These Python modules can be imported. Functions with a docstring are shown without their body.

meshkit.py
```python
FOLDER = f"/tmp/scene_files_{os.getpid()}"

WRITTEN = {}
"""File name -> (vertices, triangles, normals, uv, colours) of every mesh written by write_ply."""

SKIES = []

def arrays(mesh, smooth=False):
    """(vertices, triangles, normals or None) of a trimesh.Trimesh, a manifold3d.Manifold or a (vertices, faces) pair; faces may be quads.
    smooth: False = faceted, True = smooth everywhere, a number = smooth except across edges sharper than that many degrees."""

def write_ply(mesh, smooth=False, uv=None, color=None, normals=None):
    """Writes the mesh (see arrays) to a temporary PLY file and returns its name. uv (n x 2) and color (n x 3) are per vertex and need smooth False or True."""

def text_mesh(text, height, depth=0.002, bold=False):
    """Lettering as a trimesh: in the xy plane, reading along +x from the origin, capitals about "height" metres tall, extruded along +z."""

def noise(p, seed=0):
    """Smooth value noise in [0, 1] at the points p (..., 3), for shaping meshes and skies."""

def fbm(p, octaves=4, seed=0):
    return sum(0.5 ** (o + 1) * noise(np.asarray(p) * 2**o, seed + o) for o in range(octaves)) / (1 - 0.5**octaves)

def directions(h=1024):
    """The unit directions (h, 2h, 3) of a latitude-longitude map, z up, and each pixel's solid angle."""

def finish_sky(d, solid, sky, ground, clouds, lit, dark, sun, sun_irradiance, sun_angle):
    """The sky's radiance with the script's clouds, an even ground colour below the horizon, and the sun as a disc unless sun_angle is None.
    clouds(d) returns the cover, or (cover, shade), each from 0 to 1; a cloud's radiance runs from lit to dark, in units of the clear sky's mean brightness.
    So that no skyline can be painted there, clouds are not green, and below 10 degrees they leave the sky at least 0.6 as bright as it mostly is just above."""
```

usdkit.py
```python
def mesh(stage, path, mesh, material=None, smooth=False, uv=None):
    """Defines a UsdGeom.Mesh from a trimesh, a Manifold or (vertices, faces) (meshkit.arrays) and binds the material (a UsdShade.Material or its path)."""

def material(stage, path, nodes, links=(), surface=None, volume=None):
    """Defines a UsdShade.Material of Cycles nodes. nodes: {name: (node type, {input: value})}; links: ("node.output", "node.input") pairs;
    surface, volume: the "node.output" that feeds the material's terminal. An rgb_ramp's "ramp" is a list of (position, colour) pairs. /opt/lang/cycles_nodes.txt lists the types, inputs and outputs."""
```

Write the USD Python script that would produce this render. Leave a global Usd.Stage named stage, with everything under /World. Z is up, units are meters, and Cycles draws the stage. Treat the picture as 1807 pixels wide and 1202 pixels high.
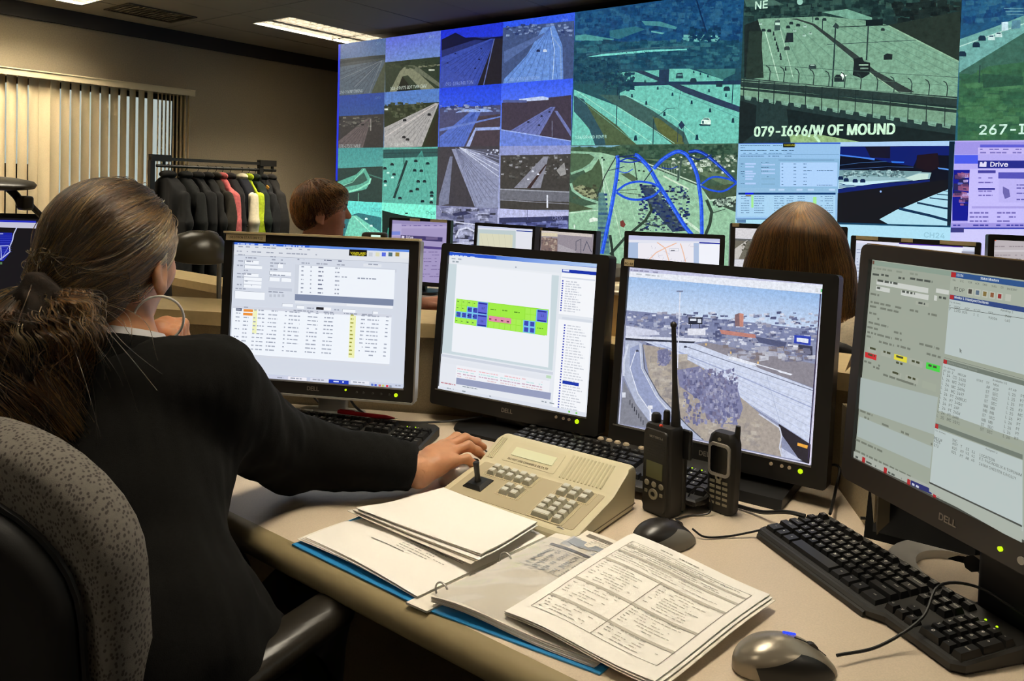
import math
import random
import numpy as np
import trimesh
import manifold3d as m3
import re
from scipy import sparse
import meshkit
import usdkit
from shapely import geometry as sg, affinity, union_all
from pxr import Usd, UsdGeom, UsdShade, UsdLux, Sdf, Gf, Vt

stage = Usd.Stage.CreateInMemory()
UsdGeom.SetStageUpAxis(stage, 'Z')
UsdGeom.SetStageMetersPerUnit(stage, 1.0)
stage.SetDefaultPrim(UsdGeom.Xform.Define(stage, '/World').GetPrim())
UsdGeom.Scope.Define(stage, '/World/Looks')

# ---------------------------------------------------------------- camera, sky, room lights, exposure
FPX, CX, CY = 1366.0, 903.5, 378.0            # focal length and principal point in pixels of the 1807 x 1202 frame
YAW, PITCH, ROLL = 0.65463, 0.034, 0.0297
EYE = np.array([0.0, 0.0, 1.28])
_fwd = np.array([-math.sin(YAW), math.cos(YAW), 0]); _right = np.array([math.cos(YAW), math.sin(YAW), 0]); _up = np.array([0, 0, 1.0])
FW = _fwd * math.cos(PITCH) - _up * math.sin(PITCH)
_u = _up * math.cos(PITCH) + _fwd * math.sin(PITCH)
RT = _right * math.cos(ROLL) + _u * math.sin(ROLL)
UP = -_right * math.sin(ROLL) + _u * math.cos(ROLL)
cam = UsdGeom.Camera.Define(stage, '/World/camera')
cam.CreateHorizontalApertureAttr(36.0)
cam.CreateFocalLengthAttr(36.0 * FPX / 1807)
cam.CreateVerticalApertureOffsetAttr(-(601 - CY) / 1807 * 36.0)
cam.CreateClippingRangeAttr(Gf.Vec2f(0.02, 200))
cam.AddTransformOp().Set(Gf.Matrix4d(*RT, 0, *UP, 0, *(-FW), 0, *EYE, 1))
cam.CreateExposureAttr(0.0)
cam.CreateFStopAttr(0.0)

WARM = (1.0, 0.86, 0.66)
LAMP = 34.0                                     # radiance of the troffers' tubes
sky = UsdLux.DomeLight.Define(stage, '/World/sky_light')
sky.CreateIntensityAttr(0.2); sky.CreateColorAttr(Gf.Vec3f(0.92, 1.0, 0.97))

def px_plane(P0, N):
    """Measures: pixel of the survey photograph -> point of the plane through P0 with normal N."""
    def f(p):
        p = np.atleast_2d(np.asarray(p, float))
        d = FW + RT * ((p[:, :1] - CX) / FPX) - UP * ((p[:, 1:2] - CY) / FPX)
        t = ((P0 - EYE) @ N) / (d @ N)
        return EYE + d * t[:, None]
    return f

# ---------------------------------------------------------------- helpers
def lin(c):
    c = np.asarray(c, float) / 255.0
    return np.where(c <= 0.04045, c / 12.92, ((c + 0.055) / 1.055) ** 2.4)

_used = {}
def numbered(path):
    n = _used.get(path, 0); _used[path] = n + 1
    return path if n == 0 else f'{path}_{n:03d}'

def data(prim, **kw):
    for k, v in kw.items():
        if v: prim.SetCustomDataByKey(k, v)

MAT = {}
def mat(name, rgb=(128, 128, 128), rough=0.5, metal=0.0, noise=None, bump=None, **kw):
    """Principled material; noise=(scale, amount[, detail]) varies the colour, bump=(scale, distance) roughens."""
    if name in MAT: return MAT[name]
    c = tuple(lin(rgb))
    n = {'p': ('principled_bsdf', {'base_color': c, 'roughness': float(rough), 'metallic': float(metal), **kw})}
    l = []
    if noise or bump:
        n['tc'] = ('texture_coordinate', {})
    if noise:
        sc, am = noise[0], noise[1]
        n['n'] = ('noise_texture', {'scale': float(sc), 'detail': float(noise[2] if len(noise) > 2 else 3), 'roughness': 0.6})
        n['r'] = ('rgb_ramp', {'ramp': [(0.3, tuple(np.array(c) * (1 - am))), (0.7, tuple(np.minimum(1, np.array(c) * (1 + am))))]})
        l += [('tc.object', 'n.vector'), ('n.fac', 'r.fac'), ('r.color', 'p.base_color')]
    if bump:
        n['nb'] = ('noise_texture', {'scale': float(bump[0]), 'detail': 2.0})
        n['b'] = ('bump', {'strength': 0.6, 'distance': float(bump[1])})
        l += [('tc.object', 'nb.vector'), ('nb.fac', 'b.height'), ('b.normal', 'p.normal')]
    MAT[name] = usdkit.material(stage, '/World/Looks/' + name, n, l, surface='p.BSDF')
    return MAT[name]

def emit(name, rgb, k=1.0):
    if name not in MAT:
        MAT[name] = usdkit.material(stage, '/World/Looks/' + name, {'e': ('emission', {'color': tuple(lin(rgb)), 'strength': float(k)})}, [], surface='e.emission')
    return MAT[name]

def pic_mat(name, grain=0.0, scale=60.0, k=1.0, coarse=0.0, cscale=8.0):
    """A lit display: the picture's own vertex colours shine; grain gives the camera feeds their texture."""
    if name in MAT: return MAT[name]
    n = {'a': ('attribute', {'attribute': 'tint'}), 'p': ('principled_bsdf', {'base_color': (0.004, 0.004, 0.005), 'roughness': 0.45, 'emission_strength': float(k)})}
    l = []
    src = 'a.color'
    if grain:
        n['tc'] = ('texture_coordinate', {})
        n['n'] = ('noise_texture', {'scale': float(scale), 'detail': 5.0, 'roughness': 0.75})
        n['r'] = ('rgb_ramp', {'ramp': [(0.28, (1 - grain,) * 3), (0.72, (1 + grain,) * 3)]})
        n['m'] = ('mix_color', {'blend_type': 'multiply', 'fac': 1.0, 'use_clamp': False})
        l += [('tc.object', 'n.vector'), ('n.fac', 'r.fac'), ('a.color', 'm.a'), ('r.color', 'm.b')]
        src = 'm.result'
    l.append((src, 'p.emission_color'))
    MAT[name] = usdkit.material(stage, '/World/Looks/' + name, n, l, surface='p.BSDF')
    return MAT[name]

def print_mat(name, rough=0.6):
    """Flat print: vertex colours as base colour."""
    if name not in MAT:
        MAT[name] = usdkit.material(stage, '/World/Looks/' + name, {'a': ('attribute', {'attribute': 'tint'}), 'p': ('principled_bsdf', {'roughness': rough})}, [('a.color', 'p.base_color')], surface='p.BSDF')
    return MAT[name]

def M44(loc=(0, 0, 0), rz=0.0, rx=0.0, ry=0.0):
    """Local -> world: tilt rx about x, ry about y, then turn rz about z, then move (radians)."""
    T = trimesh.transformations
    m = T.rotation_matrix(rz, [0, 0, 1]) @ T.rotation_matrix(ry, [0, 1, 0]) @ T.rotation_matrix(rx, [1, 0, 0])
    m[:3, 3] = loc
    return m

def basis(o, x, y, z):
    m = np.eye(4); m[:3, 0], m[:3, 1], m[:3, 2], m[:3, 3] = x, y, z, o
    return m

def set_m(x, m):
    x.AddTransformOp().Set(Gf.Matrix4d(*np.asarray(m, float).T.ravel()))

def thing(name, label, cat, m=None, group=None, kind=None):
    x = UsdGeom.Xform.Define(stage, numbered('/World/' + name))
    if m is not None: set_m(x, m)
    data(x.GetPrim(), label=label, category=cat, group=group, kind=kind)
    return x

def P(x): return str(x.GetPrim().GetPath()) if hasattr(x, 'GetPrim') else x

def part(parent, name, mesh, material, smooth=35, m=None, label=None, kind=None, tint=None):
    """A mesh under its thing (or under a part)."""
    path = numbered(P(parent) + '/' + name)
    if isinstance(mesh, (list, tuple)) and len(mesh) and isinstance(mesh[0], trimesh.Trimesh): mesh = cat_(mesh)
    g = usdkit.mesh(stage, path, mesh, material, smooth=False if tint is not None else smooth)
    if tint is not None:
        UsdGeom.PrimvarsAPI(g).CreatePrimvar('tint', Sdf.ValueTypeNames.Color3fArray, 'vertex').Set(Vt.Vec3fArray.FromNumpy(np.asarray(tint, np.float32)))
    if m is not None: set_m(g, m)
    data(g.GetPrim(), label=label, kind=kind)
    return g

def solo(name, mesh, material, label, cat, m=None, group=None, kind=None, smooth=35):
    g = part('/World', name, mesh, material, smooth, m)
    data(g.GetPrim(), label=label, category=cat, group=group, kind=kind)
    return g

def struct(name, mesh, material, label=None, smooth=False):
    g = part('/World', name, mesh, material, smooth)
    data(g.GetPrim(), kind='structure', label=label)
    return g

def copy_of(src, m, label, group=None):
    """A copy of a thing with its parts, under the next number."""
    x = UsdGeom.Xform.Define(stage, numbered(re.sub(r'_\d{3}$', '', P(src))))
    x.GetPrim().GetReferences().AddInternalReference(src.GetPrim().GetPath())
    x.GetPrim().SetInstanceable(True)
    x.ClearXformOpOrder()
    x.GetPrim().GetAttribute('xformOp:transform').Set(Gf.Matrix4d(*np.asarray(m, float).T.ravel()))
    x.SetXformOpOrder([UsdGeom.XformOp(x.GetPrim().GetAttribute('xformOp:transform'))])
    data(x.GetPrim(), label=label, group=group)
    return x

# shapes (all return trimesh)
def tm(v, f): return trimesh.Trimesh(np.asarray(v, float), np.asarray(f), process=False)
def man(m): q = m.to_mesh(); return tm(q.vert_properties[:, :3], q.tri_verts)
def toman(t): return m3.Manifold(m3.Mesh(np.asarray(t.vertices, np.float32), np.asarray(t.faces, np.uint32)))
def cat_(ms): return trimesh.util.concatenate([m for m in ms])
def at(mesh, loc=(0, 0, 0), rz=0, rx=0, ry=0):
    q = mesh.copy(); q.apply_transform(M44(loc, rz, rx, ry)); return q

def box(x0, x1, y0, y1, z0, z1):
    b = trimesh.creation.box([x1 - x0, y1 - y0, z1 - z0]); b.apply_translation([(x0 + x1) / 2, (y0 + y1) / 2, (z0 + z1) / 2]); return b

def rpoly(w, h, r, n=5):
    """Rounded rectangle outline centred at the origin."""
    r = min(r, w / 2 - 1e-5, h / 2 - 1e-5); p = []
    for cx, cy, a in ((w / 2 - r, h / 2 - r, 0), (-w / 2 + r, h / 2 - r, 90), (-w / 2 + r, -h / 2 + r, 180), (w / 2 - r, -h / 2 + r, 270)):
        for k in range(n + 1):
            t = math.radians(a + 90 * k / n); p.append((cx + r * math.cos(t), cy + r * math.sin(t)))
    return p

def loft(rings, cap=True):
    """Rings of equal point count -> closed skin."""
    n, R = len(rings[0]), len(rings); v = np.concatenate([np.asarray(r, float) for r in rings]); f = []
    for i in range(R - 1):
        for j in range(n):
            a, b, c, d = i * n + j, i * n + (j + 1) % n, (i + 1) * n + (j + 1) % n, (i + 1) * n + j
            f += [(a, b, c), (a, c, d)]
    if cap:
        v = np.vstack([v, v[:n].mean(0), v[-n:].mean(0)]); k = len(v)
        for j in range(n):
            f += [(k - 2, (j + 1) % n, j), (k - 1, (R - 1) * n + j, (R - 1) * n + (j + 1) % n)]
    return tm(v, f)

def rslab(w, h, t, r=0.01, e=0.002, n=5):
    """Slab of rounded outline w x h in xy, thickness t in z from 0, edges eased by e."""
    o = lambda d, z: [(x, y, z) for x, y in rpoly(w - 2 * d, h - 2 * d, max(r - d, 1e-4), n)]
    return loft([o(e, 0), o(0, e), o(0, t - e), o(e, t)])

def pslab(pts, t, z0=0.0):
    """Polygon extruded upward."""
    g = sg.Polygon(pts)
    q = trimesh.creation.extrude_polygon(g, t, engine='earcut'); q.apply_translation([0, 0, z0]); return q

def rbox(w, d, h, r=0.004, seg=8):
    """Rounded box standing on z=0, centred in xy."""
    s = m3.Manifold.sphere(r, seg)
    return man(m3.Manifold.batch_hull([s.translate((x, y, z)) for x in (-w / 2 + r, w / 2 - r) for y in (-d / 2 + r, d / 2 - r) for z in (r, h - r)]))

def hull(pts): return man(m3.Manifold.hull_points(np.asarray(pts, float)))

def lathe(prof, n=24):
    """Profile (r, z) turned about z; ends may touch the axis."""
    return trimesh.creation.revolve(np.asarray(prof, float), sections=n)

def catmull(p, n=8):
    p = np.asarray(p, float)
    if len(p) < 3: return np.linspace(p[0], p[-1], n + 1)
    q = np.vstack([2 * p[0] - p[1], p, 2 * p[-1] - p[-2]]); out = []
    for i in range(1, len(q) - 2):
        a, b, c, d = q[i - 1:i + 3]
        for t in np.linspace(0, 1, n, endpoint=False):
            out.append(0.5 * (2 * b + (c - a) * t + (2 * a - 5 * b + 4 * c - d) * t * t + (3 * b - a - 3 * c + d) * t ** 3))
    return np.array(out + [p[-1]])

def tube(pts, r, sides=8, smooth_n=6, cap=True):
    p = catmull(pts, smooth_n) if smooth_n else np.asarray(pts, float)
    rr = np.interp(np.linspace(0, 1, len(p)), np.linspace(0, 1, len(np.atleast_1d(r))), np.atleast_1d(r))
    t = np.gradient(p, axis=0); t /= np.linalg.norm(t, axis=1, keepdims=True) + 1e-12
    a = np.cross(t[0], [0, 0, 1.0] if abs(t[0][2]) < 0.9 else [1.0, 0, 0]); rings = []
    for i in range(len(p)):
        a = a - t[i] * (a @ t[i]); a /= np.linalg.norm(a) + 1e-12; b = np.cross(t[i], a)
        k = np.arange(sides) * 2 * np.pi / sides
        rings.append(p[i] + rr[i] * (np.cos(k)[:, None] * a + np.sin(k)[:, None] * b))
    return loft(rings, cap)

_txt = {}
def text2d(s, h, bold=False):
    """Lettering as shapely polygons, capitals h tall, from the origin along +x."""
    k = (s, bold)
    if k not in _txt:
        m = meshkit.text_mesh(s, 1.0, 0.1, bold)
        tri = m.triangles[np.asarray(m.face_normals)[:, 2] > 0.9][:, :, :2]
        _txt[k] = tri
    return _txt[k] * h

def text3d(s, h, depth=0.0006, bold=False, centre=True):
    m = meshkit.text_mesh(s, h, depth, bold)
    if centre: m.apply_translation([-(m.bounds[0][0] + m.bounds[1][0]) / 2, -h / 2, 0])
    return m

class Pic:
    """Flat coloured artwork for a display or a printed page: authored in survey pixels (or local metres), laid in layers on local xz facing -y."""
    def __init__(s, mp, clip=None, step=4e-5):
        s.mp, s.v, s.f, s.c, s.k, s.n, s.step = mp, [], [], [], 0, 0, step
        s.clip = None if clip is None else sg.Polygon(mp(clip)).buffer(0)
    def _add(s, tri, col):
        tri = np.asarray(tri, float).reshape(-1, 2)
        if callable(col): c = col(tri)
        else: c = np.broadcast_to(lin(col), (len(tri), 3))
        s.v.append(np.column_stack([tri[:, 0], np.full(len(tri), -s.step * s.k), tri[:, 1]])); s.c.append(c)
        s.f.append(np.arange(len(tri)).reshape(-1, 3) + s.n); s.n += len(tri)
    def _grad(s, col):
        if isinstance(col, tuple) and len(col) == 4 and np.ndim(col[0]) == 1:      # (colour a, colour b, point a, point b)
            ca, cb = lin(col[0]), lin(col[1]); pa, pb = s.mp([col[2], col[3]]); d = pb - pa
            return lambda q: ca + (cb - ca) * np.clip(((q - pa) @ d) / (d @ d), 0, 1)[:, None]
        return col
    def geom(s, g, col):
        if s.clip is not None: g = g.intersection(s.clip)
        for q in getattr(g, 'geoms', [g]):
            if q.is_empty or q.geom_type != 'Polygon' or q.area < 1e-9: continue
            v, f = trimesh.creation.triangulate_polygon(q, engine='earcut')
            s._add(np.asarray(v)[np.asarray(f)], col)
    def poly(s, pts, col, layer=True):
        if layer: s.k += 1
        col = s._grad(col); g = sg.Polygon(s.mp(pts))
        if not g.is_valid: g = g.buffer(0)
        s.geom(g, col); return s
    def rect(s, x0, y0, x1, y1, col, layer=True):
        return s.poly([(x0, y0), (x1, y0), (x1, y1), (x0, y1)], col, layer)
    def line(s, pts, w, col, layer=True):
        if layer: s.k += 1
        g = sg.LineString(pts).buffer(w / 2, cap_style='flat', join_style='mitre')
        for q in getattr(g, 'geoms', [g]):
            if not q.is_empty: s.geom(sg.Polygon(s.mp(np.array(q.exterior.coords)), [s.mp(np.array(i.coords)) for i in q.interiors]).buffer(0), col)
        return s
    def quads(s, qs, col):
        """Many small unclipped quads (n,4,2) of one colour or of n colours, on one layer."""
        s.k += 1; qs = np.asarray(qs, float); p = s.mp(qs.reshape(-1, 2)).reshape(-1, 4, 2)
        tri = p[:, [0, 1, 2, 0, 2, 3]].reshape(-1, 2)
        if np.ndim(col) == 2: c = np.repeat(lin(col), 6, 0); s._add(tri, lambda q: c)
        else: s._add(tri, col)
        return s
    def text(s, t, at_, h, col, right=(1, 0), bold=False, sx=1.0):
        """Text whose baseline starts at pixel at_ and runs along the display's own horizontal; h in pixels."""
        s.k += 1; o = s.mp([at_])[0]; hh = np.linalg.norm(s.mp([(at_[0], at_[1] - h)])[0] - o)
        tri = text2d(t, hh, bold) * (sx, 1); u = np.array(right, float); w = np.array([-u[1], u[0]])
        s._add(o + tri[..., :1] * u + tri[..., 1:] * w, col); return s
    def box2(s, a, b, col, layer=True):
        """Axis-aligned rectangle of the display from pixel a (top left): right edge at b[0] on the same row, bottom at b[1] on the left edge."""
        if layer: s.k += 1
        (x0, y0), (x1, _), (_, y1) = s.mp([a, (b[0], a[1]), (a[0], b[1])]); c = s._grad(col)
        s.geom(sg.box(min(x0, x1), min(y0, y1), max(x0, x1), max(y0, y1)), c); return s
    def boxd(s, a, b, col, layer=True):
        if layer: s.k += 1
        (x0, y0), (x1, y1) = s.mp([a, b]); s.geom(sg.box(min(x0, x1), min(y0, y1), max(x0, x1), max(y0, y1)), col); return s
    def words(s, a, w, h, col, seed=0, gap=0.25):
        """Print too small to read: broken dashes from pixel a along the display's horizontal; w, h in metres."""
        s.k += 1; r = random.Random(seed); (x, y), = s.mp([a]); x1 = x + w; q = []
        while x < x1:
            d = min(h * r.uniform(1.0, 4.5), x1 - x)
            if r.random() > gap: q += [[(x, y), (x + d, y), (x + d, y + h)], [(x, y), (x + d, y + h), (x, y + h)]]
            x += d + h * .8
        if q: s._add(np.array(q), col)
        return s
    def build(s, parent, name, material, m=None, label=None, warp=None):
        v, f, c = np.concatenate(s.v), np.concatenate(s.f), np.concatenate(s.c)
        a = v[f]; n = np.cross(a[:, 1] - a[:, 0], a[:, 2] - a[:, 0]); flip = n[:, 1] > 0
        f[flip] = f[flip][:, ::-1]
        if warp is not None: v = v - np.column_stack([0 * v[:, 0], warp(v[:, 0], v[:, 2]), 0 * v[:, 0]])
        return part(parent, name, (v, f), material, m=m, label=label, tint=c)

# implicit surfaces: smooth unions of simple bodies, skinned by surface nets
def sd_caps(p, a, b, ra, rb):
    a, b = np.asarray(a, float), np.asarray(b, float); ab = b - a
    t = np.clip(((p - a) @ ab) / (ab @ ab + 1e-12), 0, 1)
    return np.linalg.norm(p - a - t[:, None] * ab, axis=1) - (ra + (rb - ra) * t)
def sd_ell(p, c, r, R=None):
    q = p - np.asarray(c, float)
    if R is not None: q = q @ R
    r = np.asarray(r, float); k0 = np.linalg.norm(q / r, axis=1); k1 = np.linalg.norm(q / r ** 2, axis=1)
    return k0 * (k0 - 1) / np.maximum(k1, 1e-9)
def smin(a, b, k):
    h = np.maximum(k - np.abs(a - b), 0) / k
    return np.minimum(a, b) - h * h * k / 4
def smax(a, b, k): return -smin(-a, -b, k)

def skin(fn, lo, hi, h):
    """Surface nets of fn < 0 inside the box lo..hi with cell h."""
    lo, hi = np.asarray(lo, float), np.asarray(hi, float); n = np.ceil((hi - lo) / h).astype(int) + 1
    ax = [lo[k] + h * np.arange(n[k]) for k in range(3)]
    g = np.stack(np.meshgrid(*ax, indexing='ij'), -1).reshape(-1, 3)
    d = np.concatenate([fn(q) for q in np.array_split(g, max(1, len(g) // 200000))]).reshape(n)
    d[0], d[-1], d[:, 0], d[:, -1], d[:, :, 0], d[:, :, -1] = [np.maximum(q, 1e-4) for q in (d[0], d[-1], d[:, 0], d[:, -1], d[:, :, 0], d[:, :, -1])]
    s = d < 0; m = n - 1
    acc, cnt = np.zeros((*m, 3)), np.zeros(m)
    corner = lambda a, i, j, k: a[i:m[0] + i, j:m[1] + j, k:m[2] + k]
    for ax_ in range(3):
        for i in (0, 1):
            for j in (0, 1):
                o0 = [0, 0, 0]; o0[(ax_ + 1) % 3], o0[(ax_ + 2) % 3] = i, j; o1 = list(o0); o1[ax_] = 1
                d0, d1 = corner(d, *o0), corner(d, *o1); x = (d0 < 0) != (d1 < 0)
                t = np.where(x, d0 / np.where(x, d0 - d1, 1), 0)
                pt = np.zeros((*m, 3)) + o0; pt[..., ax_] += t
                acc += pt * x[..., None]; cnt += x
    on = cnt > 0; idx = -np.ones(m, int); idx[on] = np.arange(on.sum())
    base = np.stack(np.nonzero(on), -1); V = lo + h * (base + acc[on] / cnt[on][:, None]); Fs = []
    for ax_ in range(3):
        a0, a1 = [slice(None)] * 3, [slice(None)] * 3; a0[ax_], a1[ax_] = slice(0, -1), slice(1, None)
        cr = s[tuple(a0)] != s[tuple(a1)]; b, c = (ax_ + 1) % 3, (ax_ + 2) % 3
        e = np.stack(np.nonzero(cr), -1); e = e[(e[:, b] > 0) & (e[:, c] > 0) & (e[:, b] < m[b]) & (e[:, c] < m[c])]
        q = []
        for db, dc in ((1, 1), (0, 1), (0, 0), (1, 0)):
            w = e.copy(); w[:, b] -= db; w[:, c] -= dc; q.append(idx[tuple(w.T)])
        q = np.stack(q, 1); inside = s[tuple(e.T)]
        q[~inside] = q[~inside][:, ::-1]
        Fs += [q[:, [0, 1, 2]], q[:, [0, 2, 3]]]
    Fs = np.concatenate(Fs); u, inv = np.unique(Fs, return_inverse=True); return tm(V[u], inv.reshape(-1, 3))

def waves(p, sc, seed=0, n=10):
    """Smooth pseudo-random field in about -1..1 made of plane waves."""
    r = np.random.default_rng(seed); out = 0
    for _ in range(n):
        d = r.normal(size=3); d *= sc * r.uniform(.5, 1.5) / np.linalg.norm(d); out = out + np.sin(np.asarray(p) @ d + r.uniform(0, 6.28))
    return out / n ** .5 * .8
def relax(m, n=8):
    """Taubin smoothing."""
    f = np.asarray(m.faces); N = len(m.vertices); e = np.vstack([f[:, [0, 1]], f[:, [1, 2]], f[:, [2, 0]]]); e = np.unique(np.sort(e, 1), axis=0)
    A = sparse.coo_matrix((np.ones(2 * len(e)), (np.r_[e[:, 0], e[:, 1]], np.r_[e[:, 1], e[:, 0]])), (N, N)).tocsr(); deg = np.maximum(np.asarray(A.sum(1)).ravel(), 1)[:, None]; v = np.array(m.vertices)
    for i in range(2 * n): v = v + (0.5 if i % 2 == 0 else -0.52) * (A @ v / deg - v)
    m.vertices = v; return m

def strands(parent, name, curves, material, w0=0.0006, w1=0.0003, label=None):
    """Hair as BasisCurves."""
    path = numbered(P(parent) + '/' + name); b = UsdGeom.BasisCurves.Define(stage, path)
    b.CreateTypeAttr('cubic'); b.CreateBasisAttr('catmullRom'); b.CreateWrapAttr('pinned')
    pts = np.concatenate(curves).astype(np.float32)
    b.CreatePointsAttr(Vt.Vec3fArray.FromNumpy(pts)); b.CreateCurveVertexCountsAttr(Vt.IntArray([len(c) for c in curves]))
    w = np.concatenate([np.linspace(w0, w1, len(c)) for c in curves]).astype(np.float32)
    b.CreateWidthsAttr(Vt.FloatArray.FromNumpy(w)); b.SetWidthsInterpolation('vertex')
    UsdShade.MaterialBindingAPI.Apply(b.GetPrim()).Bind(material)
    data(b.GetPrim(), label=label)
    return b
# ---------------------------------------------------------------- the room
XL, YB, XR, YF, ZC = -7.2, 6.05, 4.2, -3.6, 2.70
wallm = mat('wall_fabric', (146, 134, 112), 0.9, noise=(90, 0.10), bump=(300, 0.0006))
ceilm = mat('ceiling_tile', (150, 142, 126), 0.95, noise=(160, 0.10), bump=(220, 0.001))
cropm = mat('crown_dark', (42, 38, 34), 0.7)
floorm = mat('carpet', (66, 62, 58), 1.0, noise=(120, 0.35), bump=(400, 0.003))
struct('floor', box(XL - .2, XR + .2, YF - .2, YB + .2, -0.1, 0.0), floorm)
WY0, WY1, WZ0, WZ1 = 0.4, 4.05, 0.75, 2.08
struct('wall_left', [box(XL - .2, XL, YF, WY0, 0, ZC), box(XL - .2, XL, WY1, YB, 0, ZC), box(XL - .2, XL, WY0, WY1, 0, WZ0), box(XL - .2, XL, WY0, WY1, WZ1, ZC)], wallm)
struct('wall_back', box(XL - .2, XR + .2, YB, YB + .2, 0, ZC), wallm)
struct('wall_right', box(XR, XR + .2, YF, YB, 0, ZC), wallm)
struct('wall_front', box(XL - .2, XR + .2, YF - .2, YF, 0, ZC), wallm)
struct('trim_1', box(XL, XL + .03, YF, YB, 2.57, ZC), cropm, 'dark band where the wall meets the ceiling')
struct('baseboard_left', box(XL, XL + .015, YF, YB, 0, 0.1), cropm)

# ceiling: lay-in tiles 0.61 x 1.22 with their grid, openings left for lights and the air grille
FIX = [(-5.945, 4.75), (-6.60, 2.36), (-3.3, 1.3), (-3.3, 3.9), (-0.75, 1.15), (-0.75, 3.3), (1.8, 1.2), (1.8, 3.5), (-0.75, -1.3), (-3.3, -1.4), (1.8, -1.3)]
FW_, FL_ = 0.56, 1.21
ceiling = UsdGeom.Xform.Define(stage, '/World/ceiling'); data(ceiling.GetPrim(), kind='structure')
part(ceiling, 'deck', box(XL - .2, XR + .2, YF - .2, YB + .2, ZC + .16, ZC + .3), mat('deck_dark', (30, 30, 30), 0.9))
tx, ty = 0.61, 1.22
holes = [(x - FW_ / 2, x + FW_ / 2, y - FL_ / 2, y + FL_ / 2) for x, y in FIX]
rest = []
gx = np.arange(XL, XR, tx); gy = np.arange(YF + 0.12, YB, ty)
gy = np.concatenate([[YF], gy])
for i, x in enumerate(gx):
    for y in gy:
        x1, y1 = min(x + tx, XR), min(y + ty, YB)
        g = sg.box(x + .004, y + .004, x1 - .004, y1 - .004)
        for a, b, c, d in holes: g = g.difference(sg.box(a - .006, c - .006, b + .006, d + .006))
        ms = []
        for q in getattr(g, 'geoms', [g]):
            if q.is_empty or q.area < 1e-4: continue
            e = trimesh.creation.extrude_polygon(q, 0.016, engine='earcut'); e.apply_translation([0, 0, ZC - 0.001 * ((i * 7 + int(y * 10)) % 3)]); ms.append(e)
        if not ms: continue
        if -7.3 < x < -3.6 and 1.2 < y: part(ceiling, 'tile', cat_(ms), ceilm, smooth=False)
        else: rest += ms
part(ceiling, 'tiles', cat_(rest), ceilm, smooth=False, kind='stuff')
grid = [box(x - .012, x + .012, YF, YB, ZC + .012, ZC + .03) for x in gx] + [box(XL, XR, y - .012, y + .012, ZC + .012, ZC + .03) for y in gy]
part(ceiling, 'grid', cat_(grid), mat('grid_metal', (70, 66, 58), 0.6), smooth=False)

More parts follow.
